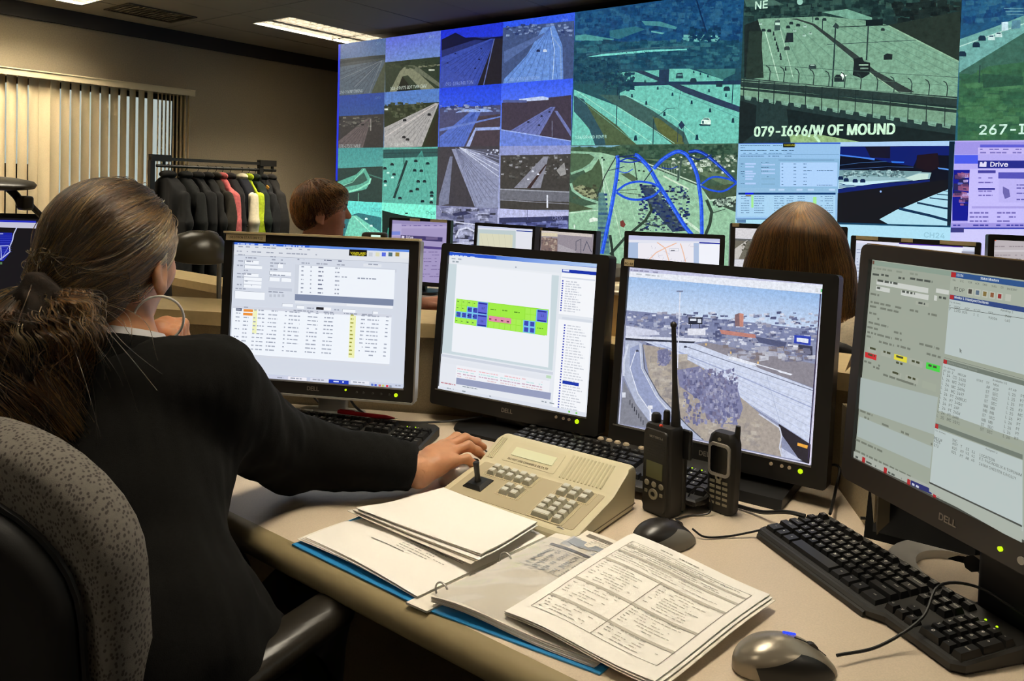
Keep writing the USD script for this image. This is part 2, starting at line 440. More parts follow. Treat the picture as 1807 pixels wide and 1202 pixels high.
housem = mat('troffer_white', (225, 222, 212), 0.5)
louvm = mat('louver_metal', (120, 118, 112), 0.3, 0.7)
tubem = emit('troffer_light', (255, 243, 220), LAMP)
tubem_b = emit('troffer_light_wall', (255, 243, 220), LAMP * 3.6)
def troffer(label, x, y, tubem=tubem_b):
    t = thing('ceiling_light', label, 'ceiling light', M44((x, y, ZC)), 'recessed ceiling lights')
    w, l, D = FW_, FL_, 0.13
    part(t, 'housing', [box(-w / 2, w / 2, -l / 2, l / 2, D, D + .01), box(-w / 2, -w / 2 + .012, -l / 2, l / 2, 0, D), box(w / 2 - .012, w / 2, -l / 2, l / 2, 0, D), box(-w / 2, w / 2, -l / 2, -l / 2 + .012, 0, D), box(-w / 2, w / 2, l / 2 - .012, l / 2, 0, D)], housem, smooth=False)
    part(t, 'lamp', box(-w / 2 + .03, w / 2 - .03, -l / 2 + .03, l / 2 - .03, D - .012, D - .004), tubem, smooth=False)
    for k in range(1, 5): part(t, 'louver_blade', box(-w / 2 + w * k / 5 - .003, -w / 2 + w * k / 5 + .003, -l / 2 + .012, l / 2 - .012, .002, .092), louvm, smooth=False)
    for k in range(1, 16): part(t, 'cross_blade', box(-w / 2 + .012, w / 2 - .012, -l / 2 + l * k / 16 - .0015, -l / 2 + l * k / 16 + .0015, .012, .075), louvm, smooth=False)
    return t
tr = troffer('louvred ceiling light glowing just left of the video wall', *FIX[0])
copy_of(tr, M44((*FIX[1], ZC)), 'louvred ceiling light at the upper left corner above the blinds', 'recessed ceiling lights')
tr2 = troffer('louvred ceiling light over the desks, out of view', *FIX[2], tubem)
data(tr2.GetPrim(), group='ceiling lights over the desks')
for x, y in FIX[3:]: copy_of(tr2, M44((x, y, ZC)), 'louvred ceiling light over the desks, out of view', 'ceiling lights over the desks')
v = thing('ceiling_vent', 'brown return air grille in the ceiling above the coat rack', 'vent', M44((-6.62, 3.42, ZC)))
ventm = mat('vent_brown', (74, 66, 52), 0.7)
part(v, 'frame', [box(-.22, .22, -.3, -.28, -.012, -.003), box(-.22, .22, .28, .3, -.012, -.003), box(-.22, -.2, -.28, .28, -.012, -.003), box(.2, .22, -.28, .28, -.012, -.003)], ventm)
for k in range(12): part(v, 'vane', at(box(-.2, .2, -.014, .014, -.001, .001), (0, -.257 + k * .0467, -.008), rx=0.5), ventm)

# window and vertical blinds on the left wall
win = UsdGeom.Xform.Define(stage, '/World/window_1'); data(win.GetPrim(), kind='structure')
wf = mat('window_frame', (38, 36, 34), 0.4, 0.5)
x0, x1 = XL - .12, XL - .07
fr = [box(x0, x1, WY0, WY1, WZ0, WZ0 + .05), box(x0, x1, WY0, WY1, WZ1 - .05, WZ1), box(x0, x1, WY0, WY0 + .05, WZ0, WZ1), box(x0, x1, WY1 - .05, WY1, WZ0, WZ1)]
part(win, 'frame', fr, wf, smooth=False)
for y in (1.6, 2.82): part(win, 'mullion', box(x0, x1, y - .03, y + .03, WZ0 + .05, WZ1 - .05), wf, smooth=False)
for a, b_ in ((WY0 + .05, 1.57), (1.63, 2.79)): part(win, 'lower_panel', box(XL - .115, XL - .10, a, b_, WZ0 + .05, 1.36), wf, smooth=False)
glass = usdkit.material(stage, '/World/Looks/pane_glass', {'t': ('transparent_bsdf', {'color': (.9, .93, .92)}), 'g': ('glossy_bsdf', {'roughness': 0.02}), 'f': ('fresnel', {'IOR': 1.45}), 'm': ('mix_closure', {})},
                        [('f.fac', 'm.fac'), ('t.BSDF', 'm.closure1'), ('g.BSDF', 'm.closure2')], surface='m.closure')
for a, b in ((WY0 + .05, 1.57), (1.63, 2.79), (2.85, WY1 - .05)): part(win, 'pane', box(XL - .1, XL - .094, a, b, WZ0 + .05, WZ1 - .05), glass, smooth=False)
struct('trim_2', box(XL - .07, XL + .05, WY0 - .05, WY1 + .02, WZ0 - .03, WZ0), mat('sill_wood', (150, 130, 96), 0.5), 'window sill')
struct('ground_outside', box(-40, XL - .2, -30, 40, -1.2, -1.0), mat('asphalt', (60, 60, 60), 0.9))

bl = thing('vertical_blind', 'tan vertical blinds hanging over the window on the left wall', 'blinds', M44((XL + .075, 0, 0)))
slat_m = mat('blind_vane', (216, 196, 156), 0.75, noise=(140, 0.05), bump=(260, 0.0004))
railm = mat('blind_rail', (206, 190, 152), 0.5)
part(bl, 'headrail', [box(-.03, .05, 0.2, 4.10, 2.09, 2.125), box(.05, .056, 0.2, 4.10, 2.075, 2.125), box(-.03, .062, 0.2, 4.10, 2.125, 2.135)], railm, smooth=False)
def slat(y, ang, drop=2.02):
    w = 0.089; k = 7; prof = []
    for i in range(k):
        t = i / (k - 1) - .5; prof.append((t * w, 0.007 * (1 - 4 * t * t)))
    back = [(a, b - .0012) for a, b in reversed(prof)]
    s = pslab(prof + back, 1.46, 0.62)
    return at(s, (0, y, 0), rz=ang)
yy = 0.3
rs = random.Random(4)
while yy < 3.72:
    a = 1.93 + rs.uniform(-.05, .05)
    if abs(yy - 2.78) < .04: a = 1.55
    if yy > 3.42: a = 2.08
    part(bl, 'slat', slat(yy, a), slat_m); yy += 0.0825
for k in range(9): part(bl, 'slat', slat(3.76 + .038 * k, 2.75 + .03 * (k % 2)), slat_m)

# ---------------------------------------------------------------- video wall of rear-projection cubes
YW = 4.95
COL = [-5.984, -4.634, -3.254, -1.94, -0.69, 0.56, 1.81]
ROW = [2.622, 1.6165, 0.60]
vw = thing('video_wall', 'wall of large rear-projection screens showing highway camera views', 'video wall', M44((0, YW, 0)))
cubem = mat('cube_body', (16, 16, 18), 0.6)
part(vw, 'plinth', box(COL[0], COL[-1], .04, .8, 0, ROW[2]), cubem, smooth=False)
WALLPX = px_plane(np.array([0, YW, 0.0]), np.array([0, 1.0, 0]))
wall_map = lambda p: WALLPX(p)[:, [0, 2]]
panels = {}
for r in range(2):
    for c in range(6):
        g = .0015
        e = part(vw, 'screen_cube', box(COL[c] + g, COL[c + 1] - g, .004, .8, ROW[r + 1] + g, ROW[r] - g), cubem, smooth=False)
        panels[c, r] = str(e.GetPath())
# ---------------------------------------------------------------- what the video wall shows (flat pictures on the cube screens)
feedm = pic_mat('camera_feed', 0.42, 34.0, 1.0)
deskm = pic_mat('desktop_feed', 0.06, 90.0, 1.0)
def zoomed(base, ox, oy, s): return lambda p: base(np.atleast_2d(np.asarray(p, float)) / s + (ox, oy))
def unzoom(inv, ox, oy, s): return lambda p: (inv(p) - (ox, oy)) * s
def cell(x0, x1, z1, z0): return sg.box(x0, z0, x1, z1)
def wallpic(ox, oy, s, x0, x1, z1, z0):
    p = Pic(zoomed(wall_map, ox, oy, s)); p.clip = cell(x0, x1, z1, z0); return p
def fill(p, col): p.k += 1; p.geom(p.clip, p._grad(col)); return p
def scatter(p, n, x0, y0, x1, y1, size, cols, seed, asp=1.0):
    r = np.random.default_rng(seed); c = np.column_stack([r.uniform(x0, x1, n), r.uniform(y0, y1, n)]); s = r.uniform(*size, n)[:, None, None]
    q = np.array([[-1, -1], [1, -1], [1, 1], [-1, 1]]) * np.array([.5 * asp, .5]); q = q * s + c[:, None] + r.normal(0, .12, (n, 4, 2)) * s
    loc = p.mp(q.reshape(-1, 2)).reshape(n, 4, 2); b = p.clip.bounds
    ok = ((loc[..., 0] > b[0]) & (loc[..., 0] < b[2]) & (loc[..., 1] > b[1]) & (loc[..., 1] < b[3])).all(1)
    if ok.any(): p.quads(q[ok], np.asarray(cols, float)[r.integers(0, len(cols), n)][ok])
    return p
def fan(p, apex, a, b, n, w, col):
    for t in np.linspace(0, 1, n): p.line([apex, (a[0] + (b[0] - a[0]) * t, a[1] + (b[1] - a[1]) * t)], w, col, layer=(t == 0))
def cars(p, pts, s, dark=(20, 30, 40), top=None):
    p.k += 1
    for x, y in pts: p.poly([(x - s, y + s * .7), (x - s, y - s * .2), (x - s * .6, y - s * .7), (x + s * .6, y - s * .7), (x + s, y - s * .1), (x + s, y + s * .7)], dark, layer=False)
    if top:
        p.k += 1
        for x, y in pts: p.rect(x - s * .6, y - s * .6, x + s * .55, y - s * .25, top, layer=False)
def mini(c, r, ox=580, oy=0, s=2.861):
    """One of the sixteen quarter-cube tiles."""
    xs = [COL[0] + .028, -5.3207, COL[1], -3.9478, COL[2]]; zs = [ROW[0], (ROW[0] + ROW[1]) / 2 + .005, ROW[1], (ROW[1] + ROW[2]) / 2 - .0, ROW[2]]
    return wallpic(ox, oy, s, xs[c], xs[c + 1], zs[r], zs[r + 1])

S = []   # small tiles
def sm(c, r):
    p = mini(c, r); S.append((c, r, p)); return p
p = sm(0, 0); fill(p, ((74, 100, 152), (84, 116, 140), (160, 200), (160, 300)))
p.poly([(40, 300), (290, 275), (290, 490), (40, 490)], (56, 66, 70)); p.poly([(240, 300), (290, 300), (290, 480), (190, 480)], (66, 74, 58))
p.poly([(40, 340), (240, 310), (290, 300), (210, 480), (40, 480)], (78, 92, 104)); fan(p, (270, 300), (40, 370), (170, 480), 9, 2.2, (52, 64, 78)); fan(p, (270, 305), (60, 400), (200, 480), 3, 3, (112, 122, 128))
p.poly([(40, 310), (200, 285), (285, 278), (285, 292), (200, 302), (40, 325)], (36, 46, 50)); p.text('196-I96/WYOMING', (54, 474), 15, (172, 186, 190), sx=.85); p.text('CH 1', (236, 226), 12, (120, 150, 180))
p = sm(1, 0); fill(p, ((92, 104, 214), (118, 158, 182), (420, 190), (430, 300))); p.poly([(285, 315), (570, 285), (570, 470), (285, 490)], (46, 58, 44))
p.poly([(360, 360), (300, 478), (340, 474), (375, 385), (400, 380), (470, 455), (540, 450), (430, 345), (570, 330), (570, 322), (380, 340)], (124, 128, 104)); p.poly([(395, 330), (440, 330), (560, 420), (566, 445)], (100, 106, 88)); p.poly([(372, 385), (340, 470), (430, 462)], (22, 26, 22))
scatter(p, 60, 290, 310, 560, 345, (4, 10), [(34, 44, 36), (60, 70, 52)], 3, 2); p.rect(505, 350, 535, 358, (190, 196, 180)); p.text('108-696/75 BDT TWR CAM', (310, 456), 16, (206, 220, 210), sx=.85); p.text('CH 2', (505, 192), 12, (150, 180, 200))
p = sm(2, 0); fill(p, ((28, 44, 214), (44, 70, 204), (720, 110), (720, 220)))
p.poly([(570, 235), (700, 190), (880, 185), (880, 420), (570, 450)], (38, 48, 110)); p.poly([(570, 200), (640, 165), (690, 190), (740, 188), (780, 196), (890, 180), (890, 215), (740, 200), (570, 255)], (16, 20, 56))
p.poly([(570, 290), (820, 195), (850, 195), (750, 440), (560, 450)], (58, 78, 168)); fan(p, (838, 194), (572, 330), (740, 436), 9, 2.4, (38, 54, 134)); p.poly([(840, 195), (890, 195), (890, 430), (750, 436)], (34, 32, 42)); p.line([(836, 196), (782, 430)], 5, (88, 104, 170))
cars(p, [(770, 245), (760, 300), (740, 345), (640, 270), (600, 318)], 5, (20, 28, 80)); p.text('092-I696/HILTON', (590, 434), 17, (140, 156, 214), sx=.85)
p = sm(3, 0); fill(p, ((44, 84, 236), (70, 110, 226), (1060, 80), (1060, 130))); p.poly([(880, 140), (1240, 105), (1240, 410), (870, 430)], (66, 84, 128))
scatter(p, 90, 885, 125, 1235, 180, (4, 12), [(44, 60, 110), (96, 120, 170), (130, 150, 190)], 5, 2); p.poly([(1080, 140), (1140, 130), (1180, 230), (1185, 420), (880, 430), (885, 400), (1000, 280)], (104, 144, 214)); p.poly([(885, 260), (1090, 165), (1095, 172), (885, 320)], (84, 106, 158))
fan(p, (1118, 135), (895, 420), (1160, 420), 7, 3, (78, 112, 184)); p.line([(1120, 140), (1140, 250), (1130, 420)], 3, (186, 210, 240)); p.line([(1125, 180), (1170, 240), (1175, 420)], 6, (130, 160, 210)); cars(p, [(1058, 256)], 9, (30, 40, 80)); cars(p, [(1092, 256)], 10, (200, 214, 236)); p.text('287-I275/MICHIGAN', (912, 410), 15, (150, 176, 226), sx=.85); p.text('CH 4', (1175, 108), 12, (130, 160, 236))
p = sm(0, 1); fill(p, ((34, 66, 150), (56, 92, 132), (160, 480), (160, 590))); p.poly([(40, 588), (290, 575), (290, 755), (40, 760)], (54, 52, 52)); p.poly([(190, 600), (215, 600), (170, 755), (40, 760), (40, 720)], (98, 88, 88)); fan(p, (205, 602), (50, 740), (160, 752), 6, 2, (70, 64, 66)); scatter(p, 60, 45, 588, 280, 640, (4, 9), [(36, 38, 38), (80, 78, 74), (110, 110, 100)], 6, 2); p.line([(213, 600), (212, 660)], 2, (200, 200, 190)); p.text('070-I75/12 MILE', (52, 746), 16, (176, 186, 184), sx=.85); p.text('CH 5', (235, 500), 12, (80, 120, 170))
p = sm(1, 1); fill(p, ((80, 122, 196), (104, 140, 176), (420, 460), (420, 520))); p.poly([(280, 535), (560, 515), (560, 740), (280, 750)], (44, 52, 36)); scatter(p, 80, 285, 520, 555, 590, (6, 14), [(36, 44, 30), (60, 70, 48), (84, 90, 70)], 7, 1.6); p.poly([(540, 520), (556, 522), (470, 740), (280, 750), (280, 645)], (168, 166, 164)); fan(p, (548, 522), (285, 665), (440, 742), 8, 2.2, (128, 126, 126)); p.line([(548, 524), (285, 690)], 5, (196, 190, 186))
p.poly([(556, 560), (556, 740), (480, 742)], (44, 42, 34)); cars(p, [(380, 692), (398, 704), (384, 606), (508, 578)], 9, (40, 42, 46)); p.rect(282, 548, 300, 556, (220, 226, 220)); p.text('   3-I75/FAIRFIELD', (300, 738), 16, (210, 214, 206), sx=.85)
p = sm(2, 1); fill(p, ((36, 70, 226), (70, 110, 222), (720, 450), (720, 540))); p.poly([(560, 545), (870, 530), (870, 745), (555, 750)], (74, 76, 112)); p.poly([(740, 590), (870, 575), (870, 740), (690, 745)], (72, 62, 72)); p.poly([(720, 560), (770, 560), (680, 745), (560, 748), (560, 690)], (86, 112, 196)); fan(p, (745, 562), (565, 720), (670, 745), 7, 2.2, (60, 82, 160)); p.poly([(560, 650), (870, 585), (870, 592), (560, 664)], (104, 128, 200)); p.poly([(740, 645), (870, 640), (870, 655), (735, 660)], (150, 170, 226)); p.poly([(735, 655), (745, 655), (712, 742), (690, 745)], (160, 176, 224))
p.line([(665, 555), (690, 520), (720, 508), (755, 520), (790, 560)], 4, (40, 66, 170)); p.poly([(640, 570), (670, 552), (790, 548), (830, 562), (790, 566), (680, 566)], (150, 176, 232)); scatter(p, 50, 562, 530, 868, 562, (4, 10), [(110, 130, 180), (50, 60, 110), (150, 160, 190)], 8, 2)
p = sm(3, 1); fill(p, ((56, 92, 240), (110, 146, 236), (1050, 420), (1050, 490))); p.poly([(875, 520), (1225, 480), (1225, 740), (870, 740)], (66, 58, 74)); p.poly([(1120, 540), (1145, 540), (1060, 690), (900, 670)], (106, 116, 176)); fan(p, (1133, 541), (925, 665), (1045, 685), 6, 2.4, (80, 90, 150)); p.poly([(1140, 560), (1155, 560), (1222, 660), (1222, 690)], (110, 120, 176)); p.poly([(870, 655), (1222, 712), (1222, 740), (870, 740)], (104, 130, 214)); p.line([(870, 655), (1222, 712)], 5, (160, 180, 236))
p.poly([(960, 500), (1080, 486), (1110, 494), (1110, 504), (970, 514)], (190, 206, 240)); p.rect(880, 505, 1000, 518, (84, 96, 150)); cars(p, [(1008, 616), (1062, 632), (1115, 565), (1075, 586)], 6, (36, 40, 70)); p.line([(1128, 610), (1128, 690)], 2, (150, 160, 190))
p = sm(0, 2); fill(p, ((70, 150, 148), (96, 178, 166), (160, 760), (160, 850))); p.poly([(40, 850), (275, 840), (275, 1030), (40, 1030)], (44, 66, 62)); p.poly([(170, 850), (185, 850), (215, 910), (190, 955), (40, 990), (40, 920), (140, 880)], (96, 176, 152)); p.poly([(178, 870), (196, 910), (160, 930), (60, 950), (140, 900)], (60, 96, 86)); p.line([(40, 985), (150, 955), (205, 925), (212, 900)], 9, (150, 232, 200)); p.line([(180, 853), (120, 920), (40, 948)], 3, (150, 220, 190)); p.line([(200, 880), (275, 905)], 6, (70, 120, 108)); p.line([(150, 975), (150, 1030)], 3, (120, 190, 160))
p = sm(1, 2); fill(p, (92, 176, 160)); p.poly([(275, 755), (555, 750), (555, 790), (275, 800)], (40, 84, 84)); p.line([(278, 775), (550, 770)], 4, (30, 62, 66)); p.line([(395, 810), (330, 1000)], 12, (26, 56, 56)); p.line([(380, 760), (380, 830)], 4, (30, 66, 66)); fan(p, (470, 760), (290, 1025), (540, 1025), 8, 2, (72, 150, 138)); cars(p, [(416, 965), (448, 955), (452, 916), (484, 916), (434, 860), (468, 862), (520, 972), (520, 988), (474, 1016), (518, 1022), (286, 916), (284, 850), (330, 880), (320, 830), (440, 812), (500, 825), (360, 1000)], 9, (22, 44, 50)); cars(p, [(286, 935), (300, 872), (322, 896), (520, 1004)], 7, (190, 240, 226))
p = sm(2, 2); fill(p, (64, 62, 70)); p.poly([(620, 752), (770, 752), (868, 800), (868, 1050), (740, 1050)], (142, 148, 178)); p.poly([(612, 790), (626, 790), (606, 1030), (555, 1040), (556, 1000)], (120, 126, 152)); fan(p, (640, 745), (745, 1048), (868, 960), 8, 2.6, (104, 110, 140)); fan(p, (660, 745), (868, 900), (868, 810), 4, 4, (206, 212, 232)); p.poly([(700, 752), (868, 752), (868, 830), (760, 775)], (84, 86, 104)); fan(p, (690, 750), (868, 850), (868, 790), 4, 3, (150, 156, 186)); scatter(p, 25, 800, 755, 866, 780, (4, 9), [(200, 206, 226), (60, 60, 70)], 9)
p = sm(3, 2); fill(p, ((142, 152, 206), (160, 168, 208), (1040, 740), (1040, 775))); p.poly([(868, 785), (1222, 778), (1222, 1060), (865, 1060)], (66, 64, 62)); scatter(p, 120, 870, 785, 1218, 900, (4, 11), [(50, 50, 48), (96, 96, 94), (150, 152, 158), (82, 80, 76)], 10, 1.5); p.poly([(1085, 790), (1110, 790), (1070, 950), (935, 950)], (136, 138, 152)); p.poly([(1095, 830), (1102, 830), (1020, 950), (1000, 950)], (60, 44, 44)); p.poly([(865, 955), (1215, 970), (1215, 1020), (865, 1010)], (108, 110, 120)); p.line([(865, 955), (1215, 970)], 6, (156, 160, 172)); p.line([(865, 1010), (1215, 1030)], 3, (150, 152, 164)); p.rect(1100, 985, 1108, 1050, (220, 224, 236)); p.poly([(1150, 860), (1190, 820), (1200, 880), (1170, 890)], (150, 150, 150)); cars(p, [(1030, 865), (1058, 880), (1008, 905)], 6, (210, 214, 226))
p = sm(0, 3); fill(p, ((104, 226, 214), (116, 214, 206), (160, 1030), (160, 1100))); p.poly([(40, 1110), (150, 1075), (275, 1100), (275, 1330), (40, 1330)], (52, 120, 126)); p.poly([(110, 1090), (140, 1088), (275, 1180), (275, 1330), (40, 1330)], (120, 210, 184)); p.line([(128, 1092), (270, 1230)], 5, (170, 240, 214)); p.text('CH15', (216, 1068), 17, (60, 140, 150)); cars(p, [(190, 1105), (215, 1140)], 7, (220, 250, 240))
p = sm(1, 3); fill(p, ((128, 244, 216), (140, 240, 214), (410, 1040), (410, 1120))); p.poly([(270, 1062), (330, 1078), (400, 1092), (560, 1110), (560, 1330), (270, 1330)], (20, 40, 36)); p.rect(386, 1074, 400, 1081, (20, 40, 44)); p.poly([(300, 1150), (560, 1130), (560, 1330), (270, 1330)], (60, 150, 130)); p.text('CH16', (490, 1082), 17, (40, 130, 120))
p = sm(2, 3); fill(p, (132, 136, 172)); scatter(p, 160, 552, 1055, 860, 1290, (8, 26), [(70, 72, 96), (104, 108, 144), (176, 180, 210), (52, 54, 74)], 11, 2.2); p.poly([(620, 1080), (690, 1065), (720, 1080), (640, 1092)], (50, 54, 90)); p.line([(640, 1200), (660, 1160), (700, 1150), (740, 1170), (730, 1210)], 9, (206, 210, 232)); p.line([(552, 1240), (860, 1215)], 14, (190, 194, 220)); p.line([(552, 1110), (860, 1150)], 7, (200, 204, 226))
p = sm(3, 3); fill(p, ((186, 190, 232), (196, 196, 226), (1040, 1060), (1040, 1090))); p.poly([(860, 1100), (1220, 1090), (1220, 1330), (860, 1330)], (54, 58, 96)); p.poly([(860, 1125), (1220, 1118), (1220, 1330), (860, 1330)], (96, 104, 160)); scatter(p, 80, 862, 1120, 1210, 1300, (6, 18), [(70, 76, 130), (130, 138, 190), (44, 48, 84)], 12, 3); p.text('CH20', (1128, 1108), 17, (140, 144, 190)); p.line([(1003, 1060), (1003, 1110)], 2, (90, 94, 140))
for c, r, p in S:
    p.build(panels[c // 2, r // 2], 'picture', feedm)
p = wallpic(0, 0, 1, COL[0], COL[0] + .028, ROW[0], 1.30); fill(p, (10, 44, 222)); p.build(panels[0, 0], 'picture', deskm, label='bright blue strip along the edge of the wall')

# the overpass
p = wallpic(1000, 0, 4.622, COL[2], COL[3], ROW[0], ROW[1]); fill(p, ((26, 78, 124), (34, 86, 116), (700, 0), (700, 560)))
scatter(p, 700, 60, -40, 1420, 330, (10, 44), [(22, 66, 112), (34, 88, 128), (26, 74, 116), (46, 98, 132), (20, 58, 100)], 1, 1.5)
p.poly([(70, 290), (150, 280), (390, 320), (330, 335), (70, 330)], (78, 152, 152)); p.poly([(610, 170), (760, 175), (900, 220), (890, 240), (760, 215), (640, 205)], (70, 138, 146)); p.poly([(690, 250), (800, 268), (780, 280), (690, 262)], (96, 168, 170)); p.poly([(350, 250), (560, 215), (640, 240), (420, 320), (350, 300)], (46, 108, 124))
scatter(p, 60, 940, 290, 1260, 340, (8, 22), [(120, 196, 190), (90, 160, 160), (24, 60, 90)], 2, 2)
p.poly([(60, 340), (1440, 340), (1440, 560), (60, 600)], (32, 80, 102)); scatter(p, 380, 60, 335, 1430, 550, (8, 34), [(24, 64, 88), (40, 92, 110), (28, 72, 96), (52, 108, 120)], 3, 2.4)
p.poly([(160, 465), (300, 440), (700, 405), (980, 398), (980, 408), (700, 422), (300, 458)], (120, 214, 202)); p.poly([(160, 440), (700, 385), (1040, 375), (1040, 385), (700, 397), (160, 455)], (58, 100, 116)); scatter(p, 60, 300, 420, 1000, 436, (5, 10), [(24, 56, 80)], 4, .4)
p.poly([(60, 590), (1440, 555), (1440, 690), (60, 720)], (34, 76, 92)); p.poly([(400, 590), (560, 585), (745, 660), (720, 672), (480, 668), (500, 630)], (104, 186, 172)); p.poly([(630, 578), (760, 570), (760, 632)], (106, 190, 176)); p.poly([(835, 562), (1000, 560), (1280, 650), (1270, 665), (830, 665)], (108, 192, 176)); p.poly([(1060, 565), (1380, 560), (1370, 600), (1270, 650)], (58, 116, 116))
p.poly([(560, 583), (630, 578), (780, 650), (760, 668)], (40, 60, 84)); p.poly([(60, 720), (440, 690), (1440, 680), (1440, 1190), (40, 1190)], (112, 198, 182))
p.poly([(60, 690), (460, 670), (560, 700), (430, 760), (400, 860), (60, 730)], (36, 82, 92)); p.poly([(500, 675), (1290, 660), (1440, 655), (1440, 690), (840, 692), (500, 705)], (34, 58, 86)); p.poly([(755, 570), (838, 566), (832, 672), (752, 672)], (34, 58, 86))
p.poly([(830, 690), (920, 690), (1440, 880), (1440, 926), (1200, 846), (960, 756)], (44, 62, 88)); p.line([(780, 705), (1120, 840), (1420, 970)], 3, (70, 130, 136)); p.line([(460, 770), (860, 950), (1130, 1170)], 5, (160, 226, 204))
p.poly([(260, 770), (480, 780), (700, 900), (960, 1080), (1000, 1180), (870, 1180), (640, 1010), (420, 870)], (62, 96, 92)); p.poly([(700, 950), (760, 970), (940, 1110), (960, 1180), (870, 1180), (740, 1060)], (92, 104, 62)); p.poly([(70, 790), (110, 800), (420, 1030), (580, 1190), (240, 1190), (190, 1060), (60, 900)], (78, 98, 68)); p.poly([(60, 780), (140, 810), (300, 1100), (320, 1190), (235, 1190), (180, 1040), (60, 910)], (48, 84, 96))
p.line([(80, 740), (400, 960), (700, 1170)], 5, (168, 230, 206)); p.line([(410, 870), (640, 1010), (880, 1170)], 5, (160, 224, 202)); p.line([(85, 790), (480, 1100), (580, 1185)], 3, (120, 190, 170))
p.line([(1060, 0), (1095, 120), (1140, 260), (1150, 330)], 12, (14, 44, 84)); scatter(p, 90, 1000, 230, 1250, 330, (8, 30), [(18, 52, 84), (24, 66, 92)], 16, 1.2)
for x, y, h in ((130, 620, 60), (235, 640, 60), (330, 700, 60), (430, 740, 70), (415, 730, 50)): p.line([(x, y - 80), (x, y + h)], 7, (24, 52, 70))
scatter(p, 320, 70, 480, 420, 660, (10, 34), [(26, 60, 84), (36, 78, 96), (22, 52, 76), (44, 86, 100)], 5, 1.4); scatter(p, 120, 300, 590, 540, 740, (8, 26), [(30, 66, 84), (44, 92, 100), (26, 58, 78)], 6, 1.4)
for x, y in ((486, 600), (543, 632), (640, 668), (744, 720), (533, 782), (650, 842), (864, 770), (1020, 836), (1162, 740), (1300, 778), (1170, 902), (1357, 985), (1063, 1122), (563, 1128), (798, 930), (1038, 588), (1092, 604), (1153, 622)):
    s = 6 + (y - 560) / 70; p.poly([(x - s, y + s * 1.4), (x - s * .6, y - s * 1.5), (x + s * .6, y - s * 1.8), (x + s, y + s * 1.4)], (22, 58, 74))
p.line([(915, 870), (935, 690)], 3, (50, 70, 80)); p.poly([(890, 640), (898, 598), (945, 594), (952, 640)], (40, 70, 84)); p.rect(905, 604, 942, 620, (96, 150, 150)); cars(p, [(1245, 690), (1307, 724), (1035, 656)], 26, (32, 56, 70))
p.poly([(1095, 1020), (1100, 985), (1125, 962), (1160, 962), (1178, 985), (1175, 1015)], (226, 250, 236)); p.poly([(1112, 975), (1125, 966), (1158, 966), (1165, 980)], (70, 110, 110)); p.poly([(1080, 1012), (1178, 1016), (1170, 1028), (1090, 1028)], (34, 66, 76)); p.rect(1105, 985, 1120, 1010, (60, 100, 104))
p.line([(712, 970), (704, 1180)], 7, (24, 54, 66)); p.line([(712, 965), (780, 920), (820, 885), (885, 882)], 5, (40, 70, 84)); p.line([(412, 860), (405, 1030)], 7, (26, 54, 66)); p.line([(1360, 650), (1350, 850)], 7, (26, 60, 80)); p.poly([(938, 985), (966, 1022), (938, 1056), (910, 1020)], (36, 58, 84)); p.line([(910, 1030), (905, 1160)], 5, (40, 60, 80)); p.line([(955, 1030), (950, 1160)], 5, (40, 60, 80))
p.text('124/GRAND RIVER', (68, 1132), 24, (190, 236, 224)); p.build(panels[2, 0], 'picture', feedm)

# the freeway seen over a fenced bridge
p = wallpic(1300, 0, 4.5175, COL[3], COL[4], ROW[0], ROW[1]); fill(p, ((38, 66, 66), (30, 48, 48), (600, 0), (1500, 200)))
scatter(p, 500, 60, -60, 1800, 160, (14, 50), [(30, 52, 52), (44, 74, 70), (26, 44, 46), (56, 88, 80)], 21, 1.5); p.poly([(60, 0), (300, 0), (380, 40), (80, 55)], (70, 104, 94)); scatter(p, 200, 1250, 20, 1790, 440, (16, 60), [(26, 38, 38), (34, 48, 46), (22, 32, 34)], 22, 1.4)
p.poly([(1210, 200), (1780, 90), (1780, 490)], (38, 52, 46)); p.poly([(170, 150), (700, 130), (1000, 160), (1210, 200), (1790, 500), (1790, 780), (50, 640), (200, 620), (190, 330), (160, 200)], (124, 168, 142)); p.poly([(680, 96), (880, 72), (1080, 140), (1080, 160), (900, 150)], (116, 168, 146))
p.poly([(60, 200), (170, 160), (200, 260), (190, 560), (60, 620)], (30, 42, 42)); p.poly([(100, 250), (205, 245), (200, 360), (215, 620), (70, 630)], (40, 56, 50))
for a, b in (((700, 160), (1790, 760)), ((760, 150), (1790, 690)), ((860, 160), (1790, 630)), ((980, 170), (1790, 570)), ((1090, 190), (1790, 520)), ((430, 160), (960, 640)), ((380, 160), (760, 640)), ((330, 170), (560, 640))): p.line([a, b], 6, (106, 150, 128), layer=False)
p.k += 1; p.line([(340, 200), (450, 620)], 4, (196, 232, 206)); p.line([(225, 240), (335, 640)], 7, (190, 226, 200)); p.line([(1210, 205), (1790, 500)], 10, (150, 192, 160))
p.poly([(420, 148), (480, 148), (620, 190), (960, 440), (1100, 560), (1420, 735), (1290, 740), (1150, 650), (930, 470), (760, 330), (600, 200), (480, 160)], (50, 62, 60)); p.line([(900, 470), (1290, 738)], 8, (150, 190, 158)); p.line([(720, 355), (1430, 320)], 5, (60, 84, 80))
p.poly([(1030, 160), (1165, 150), (1165, 200), (1030, 205)], (20, 34, 38)); p.line([(810, 215), (1210, 200)], 6, (36, 54, 54))
cars(p, [(320, 230), (260, 245), (215, 240), (410, 215), (435, 185), (490, 200), (640, 150), (700, 155), (1165, 235)], 16, (34, 50, 52)); cars(p, [(545, 210), (463, 245), (538, 282), (588, 266), (190, 190), (330, 160)], 13, (170, 208, 190), (40, 60, 60)); p.poly([(300, 245), (305, 165), (345, 160), (348, 240)], (60, 84, 80)); p.rect(308, 180, 344, 200, (190, 226, 206))
